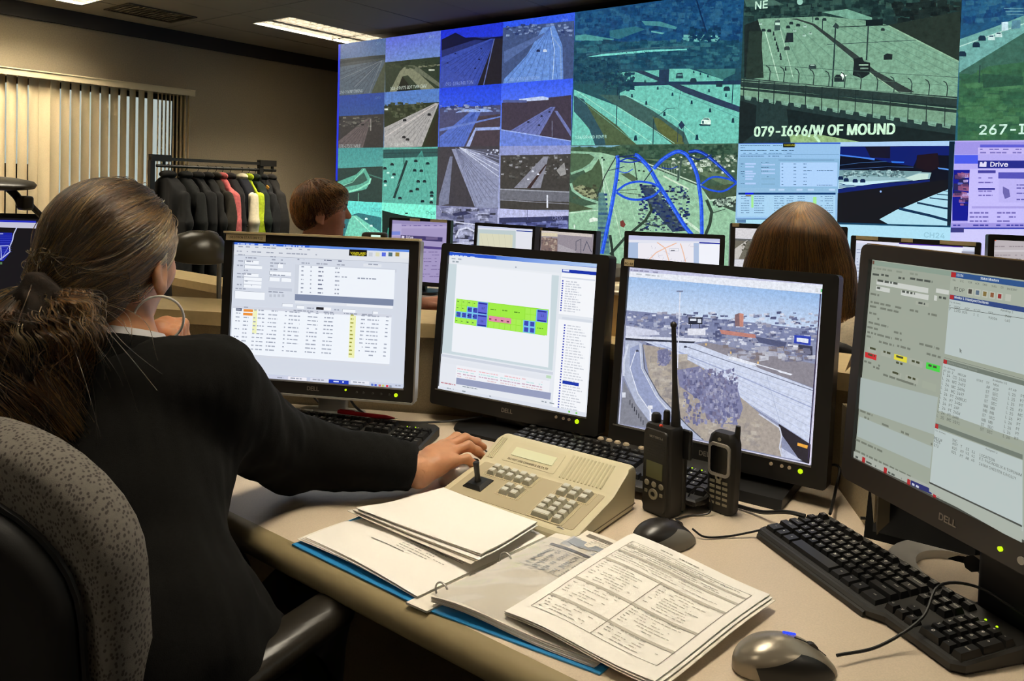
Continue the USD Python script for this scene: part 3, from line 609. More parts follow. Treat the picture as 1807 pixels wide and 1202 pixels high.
p.poly([(382, 340), (400, 260), (450, 262), (452, 335)], (34, 46, 50)); cars(p, [(402, 385)], 22, (50, 66, 66)); p.poly([(1172, 478), (1172, 440), (1200, 426), (1242, 434), (1240, 476)], (30, 42, 44)); p.poly([(925, 600), (935, 500), (930, 470), (1000, 455), (1015, 490), (1065, 500), (1060, 590), (1000, 625)], (30, 40, 42)); p.rect(975, 512, 1050, 524, (150, 184, 160)); p.rect(985, 540, 1050, 552, (120, 150, 134))
cars(p, [(605, 532)], 30, (46, 64, 64), (170, 206, 186)); cars(p, [(818, 624)], 40, (36, 50, 52)); p.poly([(826, 600), (846, 570), (850, 596), (884, 600), (856, 614), (846, 640), (838, 612)], (236, 255, 240))
for x, y in ((295, 270), (305, 310), (318, 350), (327, 380), (333, 400), (348, 440), (353, 465), (390, 550)): p.poly([(x - 8, y + 14), (x - 3, y - 18), (x + 4, y - 18), (x + 8, y + 14)], (34, 48, 50))
p.line([(790, 190), (775, 480), (760, 720)], 11, (38, 56, 58)); p.line([(1050, 205), (1035, 480)], 11, (44, 62, 62)); p.poly([(765, 215), (790, 180), (815, 205), (810, 232)], (44, 62, 62)); p.line([(685, 150), (684, 240)], 6, (50, 70, 70)); p.line([(608, 100), (607, 180)], 6, (50, 70, 70))
p.poly([(30, 690), (1790, 870), (1790, 1180), (20, 1180)], (120, 160, 134)); p.poly([(40, 620), (500, 665), (1240, 735), (1790, 775), (1790, 850), (1240, 800), (500, 735), (30, 690)], (42, 60, 58)); p.line([(40, 632), (1790, 790)], 5, (120, 160, 138)); p.line([(40, 650), (1790, 768)], 4, (130, 170, 146))
p.poly([(30, 700), (720, 760), (1790, 880), (1790, 905), (700, 785), (30, 715)], (40, 58, 56)); p.poly([(30, 760), (400, 815), (1000, 900), (1790, 1010), (1790, 1180), (20, 1180)], (38, 58, 58))
for i in range(17):
    x = 60 + i * 96 + i * i * .6; y = 765 + (x - 60) * .137; w = 62 + i; p.poly([(x, y - 4), (x + w, y + 6), (x + w - 12, y + 38 + i * .5), (x + 6, y + 28 + i * .4)], (128, 172, 150)); p.line([(x + 8, y + 22), (x + w - 12, y + 32)], 6, (86, 126, 112), layer=False)
for i in range(14):
    x = 60 + i * 118 + i * i * 1.3; y = 700 + (x - 60) * .1; p.line([(x, y - 70), (x - 6, y + 110 + i * 3)], 7, (32, 48, 48), layer=(i == 0))
for i in range(12):
    x = 265 + i * 112 + i * i * 1.5; y = 650 + (x - 265) * .087; p.line([(x - 30, y - 126), (x - 8, y - 112), (x + 4, y - 80), (x - 4, y)], 8, (44, 62, 60), layer=(i == 0))
p.line([(200, 518), (1000, 570), (1790, 620)], 4, (66, 92, 84)); p.line([(200, 575), (1790, 690)], 3, (84, 114, 100))
p.poly([(400, 870), (900, 950), (1790, 1080), (1790, 1180), (950, 1140), (640, 1070), (420, 1060)], (24, 38, 40)); p.poly([(420, 1075), (640, 1070), (980, 1130), (980, 1180), (440, 1180)], (150, 186, 130)); p.poly([(610, 1085), (640, 1080), (670, 1130), (655, 1140)], (190, 232, 190)); p.poly([(20, 800), (160, 840), (150, 1060), (20, 1160)], (26, 38, 40))
for dx in (-3, 0, 3): p.text('079-I696/W OF MOUND', (134 + dx, 1088), 76, (206, 246, 214), bold=True, sx=.82)
p.text('NE', (140, 76), 60, (196, 236, 214), bold=True); a = np.linspace(0, 2 * np.pi, 20); p.poly(np.column_stack([505 + 24 * np.cos(a), 15 + 26 * np.sin(a)]), (150, 200, 184)); p.build(panels[3, 0], 'picture', feedm)

# the arched bridge
p = wallpic(1000, 250, 5.4645, COL[2], COL[3], ROW[1], ROW[2]); fill(p, (66, 92, 74)); p.poly([(40, 40), (520, 34), (400, 62), (40, 72)], (120, 170, 190)); scatter(p, 420, 520, 30, 1650, 190, (12, 46), [(44, 72, 58), (58, 88, 70), (38, 62, 52), (74, 104, 84)], 31, 1.3); scatter(p, 150, 50, 62, 560, 110, (10, 30), [(60, 88, 66), (80, 106, 80), (50, 74, 58)], 32, 2)
p.poly([(40, 95), (330, 105), (520, 150), (700, 200), (1300, 440), (1660, 700), (1680, 1240), (20, 1240), (20, 640), (310, 600), (300, 470)], (150, 196, 162)); p.poly([(700, 160), (1100, 230), (1660, 480), (1660, 380), (1320, 200)], (96, 120, 92))
scatter(p, 220, 1020, 130, 1650, 300, (10, 30), [(220, 236, 216), (60, 84, 66), (150, 170, 150), (90, 110, 90), (70, 96, 76)], 33, 1.4)
p.poly([(40, 110), (200, 110), (270, 150), (200, 240), (40, 300)], (78, 104, 78)); p.line([(40, 310), (150, 270), (260, 200), (285, 150), (230, 110), (40, 100)], 22, (140, 186, 156)); p.poly([(310, 165), (340, 260), (360, 400), (300, 560), (110, 490), (50, 400), (120, 330), (240, 270)], (74, 96, 70)); p.poly([(60, 450), (140, 415), (260, 460), (300, 540), (230, 555), (110, 500)], (150, 158, 122)); scatter(p, 40, 70, 420, 290, 550, (8, 20), [(60, 66, 50), (90, 96, 72)], 34, 1.5); p.line([(40, 400), (60, 470), (160, 540), (310, 590)], 24, (150, 198, 168)); p.poly([(20, 580), (260, 650), (20, 680)], (76, 90, 66)); p.line([(20, 690), (310, 660)], 6, (210, 236, 214))
p.poly([(520, 310), (600, 300), (690, 360), (640, 390)], (84, 104, 78)); p.line([(340, 170), (375, 640), (420, 1080)], 12, (190, 226, 200)); p.line([(360, 330), (470, 700), (560, 1090)], 5, (206, 232, 206)); p.line([(780, 560), (1050, 870)], 34, (196, 226, 196)); p.line([(900, 470), (1040, 680)], 14, (206, 236, 206)); p.line([(930, 330), (1180, 460)], 16, (210, 232, 206)); p.line([(1090, 720), (1330, 900)], 26, (204, 232, 206)); p.line([(700, 180), (1300, 420)], 12, (190, 214, 190))
for a, b in (((560, 400), (700, 900)), ((610, 390), (760, 800)), ((660, 620), (830, 850)), ((480, 600), (560, 850)), ((1100, 520), (1240, 640)), ((1200, 500), (1320, 640))): p.line([a, b], 3, (186, 222, 194))
p.poly([(700, 420), (810, 420), (1180, 860), (1020, 870), (790, 600)], (54, 72, 96)); scatter(p, 260, 700, 420, 1180, 860, (8, 22), [(30, 48, 110), (44, 56, 70), (90, 110, 110), (20, 34, 90)], 35, 1.6)
p.poly([(310, 490), (360, 490), (400, 700), (420, 1090), (290, 1090)], (96, 140, 134)); [p.rect(306, y, 392 + (y - 500) * .03, y + 22, (30, 60, 120), layer=False) for y in range(500, 1080, 46)]
p.poly([(1340, 520), (1660, 520), (1660, 580), (1380, 570)], (206, 232, 210)); p.poly([(1400, 580), (1660, 540), (1660, 690), (1560, 650)], (60, 76, 66)); scatter(p, 120, 1420, 540, 1650, 620, (8, 22), [(190, 216, 196), (30, 40, 40), (80, 100, 90)], 36, 1.6); p.poly([(1300, 440), (1660, 400), (1660, 520), (1380, 560)], (70, 88, 66))
p.line([(800, 600), (820, 660), (760, 760), (560, 930), (420, 1090)], 26, (48, 66, 56)); p.line([(740, 780), (900, 740)], 8, (54, 72, 60)); p.line([(740, 795), (850, 815), (960, 800)], 8, (54, 72, 60)); p.line([(1350, 560), (1400, 680), (1380, 800), (1330, 920)], 30, (50, 68, 58)); p.line([(1400, 690), (1530, 650)], 7, (50, 68, 58)); p.line([(420, 900), (460, 1200)], 26, (40, 54, 48)); p.line([(500, 470), (680, 460)], 6, (80, 100, 84)); p.line([(510, 490), (720, 510)], 6, (80, 100, 84)); p.line([(650, 180), (680, 380)], 8, (40, 56, 50)); p.line([(480, 140), (370, 330), (290, 540)], 10, (50, 60, 60)); p.line([(1110, 160), (1070, 380)], 22, (64, 86, 78))
for k in range(9): p.line([(880 + 26 * k, 240 - 10 * k + k * k), (900 + 24 * k, 300 + 9 * k)], 3, (150, 180, 160), layer=False)
p.poly([(515, 770), (545, 755), (570, 800), (550, 830), (520, 815)], (120, 60, 54)); p.poly([(220, 745), (260, 730), (300, 740), (300, 765), (220, 780)], (226, 240, 226)); p.rect(70, 800, 82, 838, (220, 240, 224)); cars(p, [(345, 155), (360, 175), (500, 370), (700, 280), (745, 285)], 10, (40, 56, 52))
p.k += 1; B = (36, 84, 224); B2 = (24, 56, 176)
arc = lambda q: catmull(np.column_stack([q, np.zeros(len(q))]), 8)[:, :2]
for q, w, c in (([(840, 260), (930, 170), (1050, 100), (1130, 110), (1190, 170), (1250, 300), (1280, 450), (1300, 640), (1305, 900)], 36, B), ([(655, 125), (700, 150), (800, 260), (880, 400), (1000, 590), (1130, 800), (1210, 900)], 38, B), ([(490, 135), (495, 220), (470, 420), (420, 700), (340, 1080)], 36, B), ([(1180, 100), (1260, 92), (1360, 140), (1500, 260), (1640, 400)], 30, B2), ([(480, 480), (580, 410), (700, 385), (830, 405), (910, 450)], 20, B), ([(480, 490), (580, 545), (700, 560), (830, 525), (910, 460)], 22, B), ([(1300, 410), (1400, 345), (1520, 350), (1640, 390)], 18, B), ([(1300, 430), (1400, 470), (1520, 475), (1640, 400)], 18, B), ([(490, 150), (580, 140), (660, 128)], 12, (30, 46, 90)), ([(510, 190), (600, 160), (720, 180)], 12, B2), ([(510, 190), (620, 200), (720, 180)], 12, B2), ([(830, 270), (800, 310), (750, 380)], 10, (40, 60, 70)), ([(490, 280), (570, 300), (640, 265)], 8, B), ([(400, 280), (480, 262), (560, 240)], 7, (44, 70, 90)), ([(1180, 140), (1280, 170), (1400, 130)], 14, (30, 54, 110)), ([(920, 250), (1000, 262), (1070, 240)], 9, B2)):
    p.line(arc(q), w, c)
    if w > 28: p.line(arc(np.array(q) + (-w * .2, 0)), w * .28, (70, 120, 246))
p.build(panels[2, 1], 'picture', feedm)

# desktop with call log, the dark underpass feed, and CH24
def dash(p, x0, y, x1, h, col, seed, gap=.3):
    """Unreadably small print as broken dashes along a line."""
    r = random.Random(seed); x = x0; q = []
    while x < x1:
        w = r.uniform(1.5, 5) * h
        if r.random() > gap: q.append([(x, y), (min(x + w, x1), y), (min(x + w, x1), y + h), (x, y + h)])
        x += w + h * .7
    if q: p.quads(q, col)
p = wallpic(1290, 240, 7.514, COL[3], COL[4], ROW[1], ROW[2]); fill(p, (152, 196, 236)); k = 7.514 / 6.326; R = lambda x, y: ((x / 6.326 + 1470 - 1290) * 7.514, y * k)
p.rect(100, 88, 3000, 104, (36, 80, 200)); p.rect(690, 96, 845, 150, (30, 36, 20)); p.text('VANGUARD', (704, 132), 20, (190, 180, 40), bold=True); p.poly([(105, 104), (690, 104), (690, 245), (105, 245)], (158, 204, 242))
for y, x1 in ((122, 680), (152, 190), (188, 850), (225, 820), (264, 800)): dash(p, 125, y, x1, 8, (70, 110, 150), y)
p.rect(130, 242, 1430, 247, (120, 164, 206)); p.poly([(105, 290), (1440, 300), (1415, 770), (80, 750)], (140, 186, 222)); p.rect(650, 350, 1410, 670, (176, 212, 252)); p.rect(630, 315, 1370, 322, (100, 140, 180))
for y in (366, 410, 458, 502, 548, 596, 640):
    for x, w in ((672, 22), (830, 34), (960, 44)): dash(p, x, y, x + w, 9, (80, 116, 156), x + y, 0)
dash(p, 1010, 458, 1070, 8, (70, 104, 144), 2, 0); dash(p, 1140, 458, 1360, 8, (70, 104, 144), 3, 0); dash(p, 1140, 648, 1350, 8, (70, 104, 144), 4, 0)
for i, y in enumerate((360, 396, 460, 490, 524, 560, 620)): p.rect(190, y, 330 - 20 * (i % 3), y + 22, (180, 208, 250)); dash(p, 130, y + 6, 178, 8, (76, 112, 150), y)
for y in (372, 436, 486, 560, 630): p.rect(405, y, 586, y + 18, (176, 206, 246) if y < 500 else (132, 176, 208)); dash(p, 400, y - 24, 500, 8, (76, 112, 150), y)
p.rect(90, 690, 1400, 740, (146, 190, 224)); [p.rect(x, 700, x + 80, 726, (186, 216, 250)) for x in (510, 630, 870, 1020, 1300)]; p.rect(100, 752, 1388, 778, (14, 56, 110)); p.rect(190, 752, 300, 772, (10, 20, 240)); p.rect(195, 780, 268, 800, (150, 120, 70)); p.rect(85, 780, 1385, 1070, (172, 214, 244)); p.rect(195, 784, 268, 802, (150, 120, 70)); p.rect(270, 784, 300, 950, (166, 236, 150)); p.rect(1090, 810, 1135, 900, (166, 236, 150))
for i in range(8):
    for x, w in ((135, 110), (312, 130), (575, 130), (740, 90), (885, 100), (1190, 30), (1245, 110)): dash(p, x, 796 + i * 31, x + w, 8, (84, 120, 160), i * 9 + x, .1)
p.rect(70, 1096, 700, 1106, (20, 60, 120)); p.poly([(60, 1106), (3000, 1106), (3000, 2400), (40, 2400)], (176, 226, 246)); p.rect(80, 1112, 200, 1150, (90, 130, 170))
p.poly([R(85, 60), R(1345, 60), R(1345, 115), R(85, 118)], (176, 210, 246)); p.poly([R(85, 118), R(1345, 112), R(1310, 1010), R(50, 965)], (10, 16, 34)); p.poly([R(85, 120), R(1345, 112), R(1338, 220), R(960, 210), R(900, 340), R(640, 300), R(480, 260), R(80, 205)], (12, 30, 110)); p.poly([R(360, 120), R(640, 118), R(640, 250), R(420, 240)], (20, 20, 44)); p.poly([R(940, 215), R(1170, 190), R(1190, 350), R(1080, 400), R(930, 350)], (30, 18, 30))
p.poly([R(78, 205), R(330, 235), R(470, 250), R(465, 272), R(330, 250), R(78, 222)], (70, 130, 236)); p.poly([R(650, 282), R(800, 288), R(790, 304), R(660, 300)], (50, 120, 230)); p.line([R(78, 328), R(300, 300), R(600, 285)], 7, (60, 100, 150)); p.line([R(78, 375), R(600, 345), R(900, 350)], 7, (60, 90, 140)); p.poly([R(1170, 352), R(1250, 360), R(1310, 372), R(1300, 384), R(1180, 368)], (90, 150, 236))
p.poly([R(74, 385), R(500, 385), R(1100, 410), R(1080, 480), R(500, 530), R(62, 590)], (150, 188, 196)); p.poly([R(74, 380), R(1000, 395), R(800, 470), R(400, 450), R(74, 440)], (120, 158, 164)); scatter(p, 120, *R(90, 385), *R(800, 460), (8, 22), [(90, 124, 130), (170, 204, 206), (70, 96, 104)], 41, 2); p.poly([R(66, 520), R(500, 500), R(800, 490), R(500, 532), R(62, 590)], (200, 236, 246)); p.poly([R(800, 470), R(960, 420), R(1070, 420), R(1060, 480), R(900, 500)], (200, 228, 220)); cars(p, [R(250, 500), R(335, 500), R(90, 470), R(150, 490)], 34, (16, 40, 80)); [p.line([R(70, 530 + i * 16), R(140 + i * 100, 545 + i * 6)], 8, (30, 70, 120)) for i in range(4)]
p.poly([R(60, 595), R(420, 540), R(1080, 490), R(1100, 560), R(60, 680)], (14, 34, 112)); p.poly([R(56, 640), R(1310, 480), R(1300, 600), R(760, 800), R(520, 925), R(620, 980), R(48, 965)], (20, 22, 30)); p.poly([R(1300, 590), R(1300, 1005), R(620, 985), R(520, 930), R(720, 820), R(780, 805), R(930, 740), R(1100, 670)], (176, 224, 240)); p.line([R(740, 810), R(1090, 890), R(1310, 950)], 34, (16, 50, 84)); p.line([R(940, 745), R(1240, 805), R(1310, 812)], 24, (20, 54, 84)); p.line([R(1080, 690), R(1310, 718)], 14, (20, 54, 84)); p.line([R(1160, 650), R(1310, 662)], 12, (20, 54, 84)); p.line([R(1240, 612), R(1310, 622)], 8, (20, 54, 84))
a = np.linspace(0, 2 * np.pi, 12); c0 = R(535, 620); p.poly(np.column_stack([c0[0] + 13 * np.cos(a), c0[1] + 14 * np.sin(a)]), (150, 190, 255)); p.poly([R(1300, 60), R(1370, 60), R(1320, 1020), R(1275, 1010)], (12, 34, 54)); p.poly([R(48, 965), R(1320, 1002), R(1318, 1022), R(48, 985)], (20, 66, 96)); p.text('CH24', R(1010, 1130), 66, (150, 200, 220), bold=True); p.build(panels[3, 1], 'picture', deskm)

# right-hand cubes: the grassy verge and the travel page
p = wallpic(1660, 0, 2.735, COL[4], COL[5], ROW[0], ROW[1]); fill(p, ((26, 76, 130), (40, 96, 110), (250, 0), (250, 330))); scatter(p, 200, 100, -60, 800, 110, (8, 26), [(24, 66, 112), (38, 92, 130), (50, 104, 134)], 51, 1.6); p.poly([(90, 190), (260, 130), (900, -120), (900, -20), (90, 355)], (112, 172, 166)); p.line([(90, 225), (300, 150), (900, -60)], 5, (180, 220, 210)); p.poly([(90, 350), (400, 160), (900, -40), (900, 700), (80, 690)], (60, 104, 90)); p.poly([(90, 390), (230, 320), (400, 300), (900, 250), (900, 700), (80, 690)], (56, 104, 74)); scatter(p, 260, 90, 330, 800, 680, (8, 40), [(62, 110, 74), (50, 94, 70), (72, 122, 84)], 52, 2.6); p.poly([(200, 355), (400, 370), (400, 410), (205, 425)], (44, 84, 66)); p.line([(190, 315), (185, 400)], 6, (40, 70, 66))
cars(p, [(172, 216), (200, 184), (105, 260)], 18, (24, 50, 70)); cars(p, [(245, 182), (280, 168)], 17, (200, 230, 226), (30, 60, 80)); p.poly([(294, 148), (294, 108), (326, 104), (326, 146)], (196, 226, 236)); p.poly([(340, 140), (345, 100), (385, 96), (385, 136)], (90, 140, 160)); [p.rect(305 + i * 8, 38 + i * 14, 400, 44 + i * 14, (90, 140, 160)) for i in range(3)]; p.text('267-I', (178, 650), 46, (206, 240, 224), bold=True); p.build(panels[4, 0], 'picture', feedm)
p = wallpic(1660, 0, 2.735, COL[4], COL[5], ROW[1], ROW[2]); fill(p, (184, 174, 244)); p.rect(66, 685, 900, 745, (160, 150, 232)); p.rect(190, 698, 900, 712, (96, 96, 214)); p.rect(66, 748, 180, 790, (74, 92, 236)); p.rect(180, 712, 900, 745, (196, 184, 246)); dash(p, 190, 718, 390, 6, (120, 110, 190), 1); dash(p, 190, 734, 390, 6, (120, 110, 190), 2); p.rect(180, 775, 900, 812, (38, 44, 140)); p.text('Drive', (236, 804), 22, (236, 232, 255), bold=True); p.poly([(186, 805), (190, 782), (200, 782), (204, 792), (212, 780), (222, 782), (220, 806)], (226, 222, 250)); p.rect(56, 820, 140, 1066, (18, 26, 150)); scatter(p, 40, 60, 825, 128, 990, (8, 26), [(150, 90, 130), (190, 170, 230), (40, 40, 90), (110, 120, 220)], 53, 2); p.poly([(140, 815), (900, 812), (900, 1075), (130, 1075)], (198, 190, 252)); p.rect(180, 822, 265, 836, (70, 66, 160)); p.rect(180, 908, 262, 917, (60, 56, 150)); [dash(p, 182, y, 250, 6, (120, 110, 190), y, .1) for y in (856, 878, 920, 940)]
p.poly([(278, 832), (900, 832), (900, 868), (278, 862)], (86, 84, 186)); p.rect(280, 866, 900, 978, (190, 182, 246)); p.poly([(300, 900), (330, 915), (336, 950), (310, 960), (300, 930)], (110, 104, 176)); [dash(p, 366, y, 520, 6, (110, 104, 180), y, .1) for y in (890, 905, 930, 960)]; p.rect(150, 996, 900, 1006, (170, 160, 230)); [dash(p, x, y, x + 90, 7, (110, 100, 180), y + x, .1) for x in (140, 272) for y in (1024, 1044, 1064)]; p.rect(50, 1078, 900, 1096, (160, 150, 226)); dash(p, 60, 1084, 400, 7, (70, 70, 170), 8); p.rect(46, 1098, 900, 1106, (40, 50, 170)); p.rect(46, 1106, 900, 2000, (208, 204, 252)); p.rect(48, 1100, 112, 1122, (60, 60, 130)); p.build(panels[4, 1], 'picture', deskm)
for r in range(2):
    p = wallpic(0, 0, 1, COL[5], COL[6], ROW[r], ROW[r + 1]); fill(p, (40, 84, 110) if r == 0 else (150, 150, 214)); p.build(panels[5, r], 'picture', feedm)
# ---------------------------------------------------------------- desk, its partition, and the monitors
ZD = 0.74
plastic = mat('black_plastic', (34, 32, 30), 0.45, bump=(900, 0.00008))
plastic2 = mat('dark_plastic', (26, 25, 24), 0.4)
glossb = mat('gloss_black', (18, 18, 18), 0.2)
silver = mat('silver_plastic', (176, 172, 164), 0.35, 0.3)
greyp = mat('grey_plastic', (120, 116, 108), 0.5)
laminate = mat('desk_laminate', (206, 188, 164), 0.42, noise=(420, 0.07, 4))
edgem = mat('desk_edge', (150, 134, 98), 0.4)
panelm = mat('panel_fabric', (150, 134, 104), 0.95, noise=(300, 0.12), bump=(700, 0.0005))
woodm = mat('ledge_wood', (196, 172, 124), 0.5, noise=(60, 0.06))
ledg = emit('green_led', (170, 235, 20), 1.6)
ledp = mat('led_button', (150, 190, 20), 0.4, emission_color=tuple(lin((190, 225, 10))), emission_strength=1.0)
btnm = mat('pale_button', (196, 178, 150), 0.4)
labelm = mat('label_tape', (226, 206, 160), 0.6)
inkm = mat('label_ink', (90, 74, 50), 0.7)
logom = mat('logo_grey', (150, 142, 132), 0.35, 0.4)

# desk: worktop with a bullnose edge, on panel legs
desk = thing('desk', 'long beige laminate desk with a rounded olive front edge', 'desk')
topo = [(-2.05, 0.70), (0.34, 0.70), (0.55, 0.55), (0.95, 0.62), (0.40, 1.16), (-0.372, 1.50), (-1.16, 1.40), (-1.72, 1.03)]
topo = [(-2.05, 0.715), (0.0, 0.715), (0.36, 0.40), (0.70, 0.70), (0.62, 1.59), (-0.374, 1.515), (-0.86, 1.46), (-1.17, 1.37), (-1.70, 1.075)]
part(desk, 'worktop', pslab(topo, 0.032, ZD - 0.032), laminate, smooth=False)
fr = [(-2.05, 0.715), (0.0, 0.715), (0.36, 0.40)]
prof = [(0, 0), (-.012, -.0015), (-.021, -.008), (-.0255, -.017), (-.0255, -.03), (-.02, -.038), (0, -.04)]
rings = []
for i, (x, y) in enumerate(fr):
    n = np.array([0, 1.0]) if i == 0 else (np.array([.38, .925]) if i == 1 else np.array([.66, .75]))
    rings.append([(x + n[0] * d * (1.06 if i == 1 else 1), y + n[1] * d * (1.06 if i == 1 else 1), ZD + z) for d, z in prof])
part(desk, 'front_edge', loft(rings), edgem)
part(desk, 'panel_leg', box(-1.98, -1.95, 0.76, 1.0, 0, ZD - .032), panelm, smooth=False)
part(desk, 'panel_leg', box(-0.05, -0.02, 0.76, 1.2, 0, ZD - .032), panelm, smooth=False)
part(desk, 'back_panel', [box(-1.1, -.06, 1.33, 1.35, 0.25, ZD - .032)], panelm, smooth=False)

# partition behind the desk: three panels, each under a wooden ledge
ZP = 0.955
PC = [((-2.30, 0.742), (-1.73, 1.062)), ((-1.73, 1.062), (-1.17, 1.378)), ((-1.17, 1.378), (-0.374, 1.523)), ((-0.374, 1.523), (0.62, 1.60))]
def seg_panel(a, b, t, w, z0, z1):
    a, b = np.array(a), np.array(b); d = (b - a) / np.linalg.norm(b - a); n = np.array([-d[1], d[0]])
    return pslab([a + n * t, b + n * t, b + n * (t + w), a + n * (t + w)], z1 - z0, z0)
for (a, b), lb in zip(PC, ('tan fabric divider with a wooden ledge behind the curly ponytail', 'tan fabric divider with a wooden ledge behind the call log monitor', 'tan fabric divider with a wooden ledge behind the box diagram and freeway monitors', 'tan fabric divider with a wooden ledge behind the large dark monitor')):
    dv = thing('desk_divider', lb, 'desk divider', None, 'fabric dividers behind the desk')
    part(dv, 'panel', seg_panel(a, b, 0.002, .05, 0.02, ZP - .035), panelm, smooth=False)
    part(dv, 'ledge', seg_panel(a, b, -.012, .20, ZP - .033, ZP), woodm, smooth=False)
dv = thing('desk_divider', 'short tan divider fin beside the cable corner under the large monitor', 'desk divider')
part(dv, 'panel', seg_panel((-.372, 1.505), (-.272, 1.325), 0, .018, ZD, .90), panelm, smooth=False)
part(dv, 'edge_cap', seg_panel((-.270, 1.327), (-.266, 1.320), 0, .018, ZD, .90), mat('post_dark', (88, 78, 60), .6), smooth=False)

def ring_panel(w, h, l, r_, t, b, rad, dep, y0):
    """Front frame of a display: opening w x h centred on 0,0; frame widths left, right, top, bottom; from y0 back by dep."""
    o = affinity.translate(sg.Polygon(rpoly(w + l + r_, h + t + b, rad, 5)), (r_ - l) / 2, (t - b) / 2)
    g = o.difference(sg.box(-w / 2, -h / 2, w / 2, h / 2))
    m = trimesh.creation.extrude_polygon(g, dep, engine='earcut'); m.apply_transform(M44((0, y0 + dep, 0), rx=math.pi / 2)); return m
def rear(w, h, l, r_, t, b, rad, y0, y1, k=.8):
    cx, cz = (r_ - l) / 2, (t - b) / 2
    f = lambda q, y: [(cx + x * q, y, cz + z * q) for x, z in rpoly(w + l + r_, h + t + b, rad, 5)]
    return loft([f(1, y0), f(1, y0 + (y1 - y0) * .45), f(k, y1)])
MON = {}
def monitor(label, c, yaw, tilt, w, h, bz, stand, depth=.055, shell=None, rad=.006, group=None, zfoot=ZD, logo=True, face=None):
    """c = centre of the lit area; bz = frame widths (left, right, top, bottom)."""
    t = thing('monitor', label, 'monitor', M44((c[0], c[1], zfoot), yaw), group)
    tl = M44((0, 0, c[2] - zfoot), rx=-tilt)
    part(t, 'bezel', ring_panel(w, h, *bz, rad, .018, -.007), face or plastic, m=tl, smooth=30)
    part(t, 'back_shell', rear(w, h, *bz, rad, .011, depth), shell or plastic, m=tl)
    n = np.array([math.sin(yaw), -math.cos(yaw), 0]); ra = np.array([math.cos(yaw), math.sin(yaw), 0]); upv = np.array([0, 0, 1.0]) * math.cos(tilt) - n * math.sin(tilt); nn = np.cross(ra, upv)
    P0 = np.array(c, float); pl = px_plane(P0, nn)
    mp = lambda p: np.stack([(pl(p) - P0) @ ra, (pl(p) - P0) @ upv], 1)
    zb = c[2] - zfoot
    if stand == 'oval':
        part(t, 'neck', loft([[(x * .045, .015 + y * .014, z) for x, y in rpoly(2, 2, .5, 4)] for z in (.015, zb - h * .1)]), plastic2)
        part(t, 'base', loft([[(x, -.005 + y, 0) for x, y in rpoly(.27, .13, .06, 8)], [(x, -.005 + y, .006) for x, y in rpoly(.265, .125, .06, 8)], [(x, y, .011) for x, y in rpoly(.18, .09, .04, 8)], [(x, .015 + y, .020) for x, y in rpoly(.1, .06, .025, 8)]]), plastic2)
    elif stand == 'plate':
        part(t, 'neck', loft([[(x * .045, .035 + y * .02, z) for x, y in rpoly(2, 2, .5, 4)] for z in (.014, zb - h * .1)]), plastic2)
        part(t, 'base', hull([(x, y, z) for x in (-.15, .155) for y, z in ((-.082, 0), (-.075, .017), (.06, .022), (.065, 0))]), plastic2)
    elif stand == 'silver':
        part(t, 'neck', loft([[(x * .034, .10 + y * .012, z) for x, y in rpoly(2, 2, .4, 4)] for z in (.012, zb - h * .1)]), silver)
        part(t, 'neck_joint', box(-.04, .04, .05, .10, zb - .06, zb + .06), plastic2)
        part(t, 'base', rslab(.16, .10, .012, .03).apply_translation((0, .075, 0)), silver)
    elif stand == 'ring':
        part(t, 'neck', loft([[(x + .045, y + .05, z) for x, y in rpoly(.085, .04, .01, 4)] for z in (.012, zb - h * .3)]), plastic2)
        o = [(.125 * math.cos(a) - .055, .115 * math.sin(a) + .105) for a in np.linspace(0, 2 * np.pi, 40, endpoint=False)]
        g = sg.Polygon(o).difference(sg.Polygon([((x + .055) * .70 - .055, (y - .105) * .58 + .098) for x, y in o])); e = trimesh.creation.extrude_polygon(g, .012, engine='earcut')
        part(t, 'base', e, silver); part(t, 'stem', tube([(-.075, .135, .01), (-.06, .11, .03), (-.03, .06, .05)], .011), plastic2); part(t, 'foot_block', rbox(.11, .10, .012, .005).apply_translation((.045, .05, 0)), plastic2)
    elif stand == 'simple':
        part(t, 'neck', box(-.03, .03, .03, .055, .012, zb - h * .2), plastic2); part(t, 'base', rslab(.22, .16, .014, .05).apply_translation((0, .03, 0)), plastic2)
    if logo:
        g = text3d('DELL', .0085 if h > .25 else .006, .0008, True); g.apply_transform(M44((0, -.0071, -h / 2 - bz[3] * .52), rx=math.pi / 2)); part(t, 'logo', g, logom, m=tl, smooth=False)
    return t, tl, mp
def scr(mp, w, h, ox, oy, s):
    p = Pic(zoomed2(mp, ox, oy, s)); p.clip = sg.box(-w / 2, -h / 2, w / 2, h / 2); return p
def zoomed2(mp, ox, oy, s): return lambda p: mp(np.atleast_2d(np.asarray(p, float)) / s + (ox, oy))
def knob(t, tl, x, z, r, m_, name='button'): part(t, name, at(trimesh.creation.cylinder(r, .003, sections=14), (x, -.008, z), rx=math.pi / 2), m_, m=tl)
uim = pic_mat('ui_screen', 0.0, 10, 1.0)
photom = pic_mat('photo_screen', 0.22, 160.0, 1.0)

